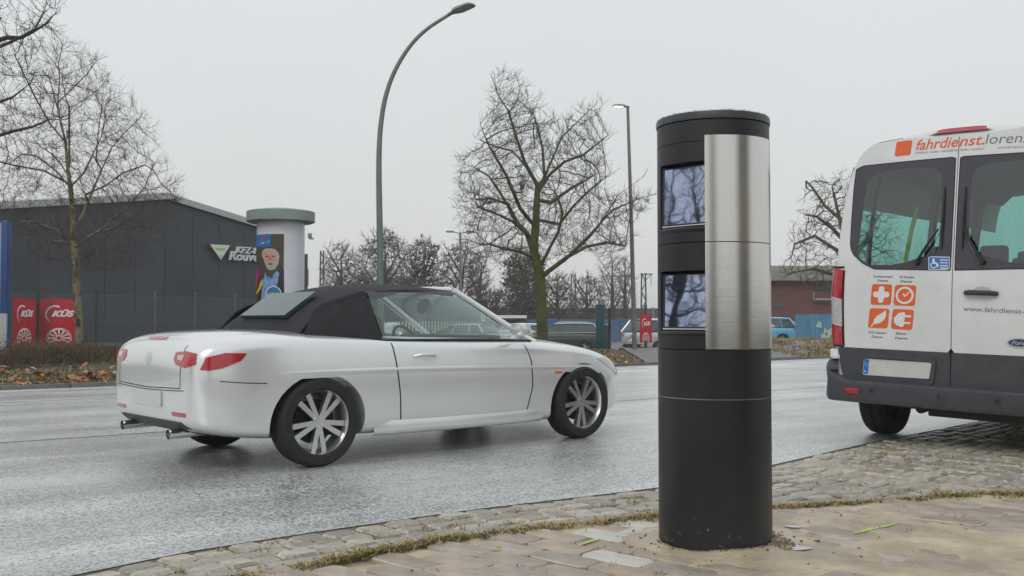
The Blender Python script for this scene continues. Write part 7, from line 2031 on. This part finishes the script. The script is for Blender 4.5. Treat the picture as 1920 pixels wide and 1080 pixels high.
# ---- parked cars: shared pattern with hard roof
def parked(loc, heading, spec, paint, label, glass=None, wheels_m=None, group='cars in the car park', rails=None):
    c = tag(empty('parked_car', loc, heading), label, 'car', group)
    b, cs = car_body(c, spec, paint, 1)
    G = spec['gh']; zb_ = spec['belt']; W0, W1 = spec['gw']
    # side glass lines: x positions of base and top: rear base, rear top, front top, front base
    rb, rt, ft, fb = G['rb'], G['rt'], G['ft'], G['fb']; zr = G['z']; H = spec['H']
    gm = glass or M['dark_glass']
    for s in (-1, 1):
        mb_ = MB(); quadsurf(mb_, [(fb, s * W0, zb_), (rb, s * W0, zb_ + .03), (rt, s * W1, zr), (ft, s * W1, zr)], 10, 5, Vector((0, s * .02, 0))); mb_.build('side_window', gm, c)
        mb_ = MB(); up_ = lambda x, f: None
        def sp(x0, x1, w_): mb_.tube([(x0, s * (W0 + .008), zb_), (x1, s * (W1 + .008), zr + .01)], w_, 6)
        sp(fb, ft, .028); sp(rb, rt, G.get('cp', .05))
        for k in G['pill']: sp(k[0], k[1], .022)
        mb_.tube([(ft, s * (W1 + .006), zr + .012), ((ft + rt) / 2, s * (W1 + .012), zr + .03), (rt, s * (W1 + .006), zr + .012)], .022, 6)
        mb_.build('pillar_frame', paint, c)
        if rails: mb_ = MB(); mb_.tube([(ft - .1, s * (W1 - .04), H - .01), (ft - .25, s * (W1 - .04), H + .03), (rt + .25, s * (W1 - .04), H + .03), (rt + .1, s * (W1 - .04), H - .01)], .016, 6); mb_.build('roof_rail', M['alloy'], c); mb_ = MB(); mb_.tube([(fb + .02, s * (W0 + .012), zb_ + .0), (rb + .1, s * (W0 + .012), zb_ + .03), (rt + .06, s * (W1 + .014), zr - .02), (ft, s * (W1 + .014), zr)], .014, 5); mb_.build('window_trim', M['chrome'], c)
    mb_ = MB(); quadsurf(mb_, [(fb, -W0, zb_), (fb, W0, zb_), (ft, W1, zr), (ft, -W1, zr)], 10, 5, Vector((.10, 0, .03))); mb_.build('windscreen', gm, c)
    mb_ = MB(); quadsurf(mb_, [(rb, -W0, zb_ + .04), (rb, W0, zb_ + .04), (rt, W1, zr), (rt, -W1, zr)], 10, 5, Vector((-.05, 0, .02))); mb_.build('rear_window', gm, c)
    mb_ = MB(); n_ = 9; XR = list(np.linspace(rt - .05, ft + .03, 8))
    mb_.grid(lambda u, v: (u, v * (W1 + .02), zr + .012 + (H - zr) * (1 - abs(v) ** 3) * (.55 + .45 * math.sin(PI * min(1, max(0, (u - rt + .05) / (ft - rt + .08)))))), XR, list(np.linspace(-1, 1, n_)))
    ro = mb_.build('roof', paint, c); modded(ro, ('SOLIDIFY', dict(thickness=.03, offset=-1)))
    Re, Ft = cs('x', -1), cs('x', 1)
    for s in (-1, 1):
        S_ = cs('y', s); zt_ = zb_ - .05
        plate_on(c, 'tail_light', [(s * .50, zt_ - .16), (s * .52, zt_), (s * .70, zt_), (s * .74, zt_ - .08), (s * .66, zt_ - .17)], Re, M['red_lens'], .006, .012, 30)
        plate_on(c, 'tail_light', [(.06, zt_ - .16), (.06, zt_ - .0), (.30, zt_ - .01), (.22, zt_ - .12), (.12, zt_ - .17)], S_, M['red_lens'], .006, .012, 30)
        plate_on(c, 'headlight', [(spec['L'] - .5, zb_ - .22), (spec['L'] - .42, zb_ - .13), (spec['L'] - .2, zb_ - .2), (spec['L'] - .12, zb_ - .3), (spec['L'] - .3, zb_ - .3)], S_, M['clear_lens'], .006, .012, 30)
        for xg in spec['gaps']: line_on(c, 'door_gap', [(xg, .3), (xg - .03, .6), (xg - .02, zb_ - .03)], .012, S_, M['seal'], n=12)
        mb_ = MB(); mb_.box((fb - .25, s * (W0 + .13), zb_ + .06), (.12, .16, .12), ch=.03); mb_.build('wing_mirror', paint, c)
    plate_on(c, 'number_plate', rrect(-.26, spec['pz'], .26, spec['pz'] + .11, .01), Re, M['print_white'], .012, .01, rings=2)
    plate_on(c, 'rear_bumper', [(-.70, .36), (-.68, .50), (.68, .50), (.70, .36), (.5, .32), (-.5, .32)], Re, M['black_plastic'], .006, .01, 40)
    for ax in spec['axles']:
        for s in (-1, 1): wheel(c, ax, s * .78, spec['rw'], .21, s, spokes=10 if spec['rw'] > .31 else 7, hub_r=.68)
    mb_ = MB(); mb_.box((spec['L'] / 2, 0, .3), (spec['L'] - .8, 1.3, .12)); mb_.build('underbody', M['seal'], c, smoothf=False)
    return c
def gspec(L, H, belt, kind):
    x = [0, .04, .15, .4, .8, 1.3, 2.0, 2.7, L * .72, L * .82, L - .55, L - .3, L - .12, L]
    w = [(0, .66), (.04, .76), (.15, .83), (.4, .875), (.8, .89), (L * .8, .89), (L - .55, .86), (L - .3, .79), (L - .12, .68), (L, .52)]
    zt = [(0, belt - .20), (.04, belt - .03), (.15, belt + .02), (.4, belt + .03), (2.5, belt + .03), (L * .72, belt), (L * .82, belt - .06), (L - .55, belt - .14), (L - .3, belt - .22), (L - .12, belt - .32), (L, belt - .45)]
    zs = [(a, b - (.05 if .1 < a < L - .6 else .06)) for a, b in zt]
    zb = [(0, .42), (.04, .34), (.15, .28), (.4, .24), (L - .5, .2), (L, .34)]
    g = dict(rb=.10, rt=.42, ft=L * .50, fb=L * .73, z=H - .09, pill=[(L * .48, L * .44), (L * .27, L * .27)])
    if kind == 'mpv': g.update(rb=.12, rt=.55, ft=L * .55, fb=L * .80, pill=[(L * .46, L * .44), (L * .24, L * .26)])
    if kind == 'hatch': g.update(rb=.12, rt=.5, ft=L * .50, fb=L * .74, pill=[(L * .46, L * .43), (L * .22, L * .24)])
    return dict(L=L, H=H, belt=belt, x=x, w=w, zt=zt, zs=zs, zb=zb, axles=(.85, L - .85), rw=.31, gh=g, gw=(.80, .62), gaps=(1.15, 2.1, L * .68), pz=.62)
LZ = -.6
P_est = mat('paint_graphite', (.06, .063, .068), .25, metal=.4, var=.05, coat=.8); P_sil = mat('paint_silver', (.55, .57, .58), .3, metal=.35, var=.04, coat=.6)
P_sky = mat('paint_light_blue', (.12, .42, .62), .3, var=.05, coat=.6); P_wh = mat('paint_white_car', (.66, .67, .66), .3, var=.04, coat=.6); P_dk = mat('paint_dark', (.07, .08, .09), .25, metal=.3, var=.05, coat=.6)
def lot(u, Y): return (at(u, 600, Y).x, Y, terrain(at(u, 600, Y).x, Y) + .02)
# rear right of each car is towards us
parked(lot(1128, 50), math.radians(178), gspec(4.6, 1.50, .98, 'estate'), P_est, 'dark grey estate car with chrome window frame left of the teal pillar', rails=True)
parked(lot(1184, 48), math.radians(38), gspec(4.3, 1.70, 1.06, 'mpv'), P_sil, 'tall silver car seen from behind beside the straight lamp post')
parked(lot(1030, 54), math.radians(176), gspec(4.2, 1.46, .95, 'hatch'), P_wh, 'white hatchback left of the bare tree trunk')
parked(lot(925, 52), math.radians(150), gspec(4.4, 1.45, .95, 'hatch'), P_sil, 'silver car parked beside the white sign of the green shed')
parked((at(1496, 600, 54).x, 54, terrain(28, 54)), math.radians(170), gspec(4.0, 1.50, .95, 'hatch'), P_sky, 'light blue hatchback in front of the brick building', group='cars by the brick building')
parked((at(1528, 600, 57).x, 57, terrain(28, 57)), math.radians(195), gspec(4.1, 1.42, .92, 'hatch'), P_dk, 'grey hatchback half hidden behind the light blue one', group='cars by the brick building')

# ---- added behind the viewpoint, unseen: conifer and house that darken bands in the steel
cz = tag(empty('added_conifer', (-1.2, -5.5, 0)), 'narrow dark conifer added behind the viewpoint to mirror in the steel', 'tree'); rsx = np.random.RandomState(9); mb_ = MB()
for _ in range(5200):
    z_ = 9 * rsx.rand() ** 1.1 + .3; r_ = (1.0 - z_ / 9.6) * 1.15 * (.75 + .35 * rsx.rand()); a_ = rsx.uniform(0, 2 * PI); c_ = Vector((r_ * math.cos(a_), r_ * math.sin(a_), z_)); s_ = rsx.uniform(.06, .16)
    a1 = Vector((math.cos(a_), math.sin(a_), rsx.uniform(-.2, 1))).normalized(); a2 = a1.cross(Vector(rsx.normal(0, 1, 3))).normalized() * .5; mb_.add([c_ + a1 * s_, c_ + a2 * s_, c_ - a1 * s_, c_ - a2 * s_], [(0, 1, 2, 3)])
mb_.build('crown', M['ivy'], cz, recalc=False); mb_ = MB(); mb_.tube([(0, 0, -.1), (0, 0, 8.6)], [.16, .02], 8); mb_.build('trunk', M['bark_dark'], cz)
hs = tag(empty('added_house', (15.5, -6.5, 0), math.radians(60)), 'tall beige house added out of view to mirror as a band in the steel', 'house')  # unseen, added so the steel cover mirrors a beige vertical band
M['render_wall'] = mat('render_wall', (.32, .27, .2), .85, var=.12, scale=2, bump=.004, bscale=60)
mb_ = MB(); mb_.box((0, 0, 4.2), (7, 7, 8.4)); mb_.build('wall', M['render_wall'], hs, smoothf=False)
mb_ = MB(); mb_.add([(-3.9, -3.9, 8.3), (3.9, -3.9, 8.3), (3.9, 3.9, 8.3), (-3.9, 3.9, 8.3), (-3.9, 0, 11.8), (3.9, 0, 11.8)], [(0, 1, 5, 4), (2, 3, 4, 5), (0, 4, 3), (1, 2, 5), (0, 3, 2, 1)]); mb_.build('roof', mat('roof_tile', (.12, .05, .04), .8), hs, smoothf=False)
for fx, fy, rz_ in ((0, 3.52, 0), (-3.52, 0, PI / 2)):
    for zc_ in (1.6, 4.4, 7.0):
        for k in (-2, 0, 2):
            mb_ = MB(); mb_.box((fx + k * math.cos(rz_), fy + k * math.sin(rz_), zc_), (1.1, .08, 1.3), rz=rz_); w_ = mb_.build('window', M['dark_glass'], hs, smoothf=False)

# ---- down the street to the left, mirrored in the tower's glass
shd = tag(empty('low_shed', (-40, -5.5, 0), math.radians(8)), 'long low dark shed with red door down the street to the left', 'shed')
mb_ = MB(); mb_.box((0, 0, 1.9), (7, 16, 3.8)); mb_.build('wall', mat('shed_dark', (.035, .045, .07), .6), shd, smoothf=False)
mb_ = MB(); mb_.box((0, 0, 3.9), (7.6, 16.6, .25)); mb_.build('roof', M['galv'], shd, smoothf=False)
mb_ = MB(); mb_.box((3.53, 4.4, 1.6), (.08, 2.2, 3.0)); mb_.build('door', M['print_red'], shd, smoothf=False)
rsx = np.random.RandomState(5)
for kx, (tx, ty, hh, lab) in enumerate(((-30, 1.2, 11, 'bare street tree on the left verge before the low shed'), (-36, 5.5, 12, 'taller bare street tree further down the street to the left'), (-27, -4.2, 10, 'bare street tree nearest the low shed'))):
    trk = [(tx, ty, hh * f) for f in np.linspace(0, .55, 8)]
    ptx = [(tx + 3.4 * v[0], ty + 3.4 * v[1], hh * .62 + hh * .36 * v[2]) for v in (lambda q: q / np.linalg.norm(q) * rsx.rand() ** .4)(rsx.normal(0, 1, 3)) for _ in (0,)] if 0 else []
    while len(ptx) < 900:
        q = rsx.uniform(-1, 1, 3)
        if np.linalg.norm(q) < 1: ptx.append((tx + 3.4 * q[0], ty + 3.4 * q[1], hh * .62 + hh * .38 * q[2]))
    make_tree('bare_tree', lab, trk, [], ptx, .25, 3.5, .35, 45, .012, 2.0, .18, .05, 1.6, .6, 90 + kx, M['bark_dark'], M['twig_brown'], wander=.25, up=.35)
# ================================================================ DAMP AIR
hz = bpy.data.materials.new('damp_air'); hz.use_nodes = True
hn, hl = hz.node_tree.nodes, hz.node_tree.links; hn.clear()
ho = hn.new('ShaderNodeOutputMaterial'); hv = hn.new('ShaderNodeVolumePrincipled')
hv.inputs['Color'].default_value = (0.93, 0.95, 0.97, 1); hv.inputs['Density'].default_value = 0.0011; hv.inputs['Anisotropy'].default_value = 0.2
hl.new(hv.outputs[0], ho.inputs['Volume'])
mb = MB(); mb.box((20, 60, 7.5), (1700, 1700, 18.9)); haze = mb.build('haze', hz, smoothf=False)
haze['kind'] = 'stuff'; haze['label'] = 'thin damp grey air over the street'
SC.cycles.volume_bounces = 1
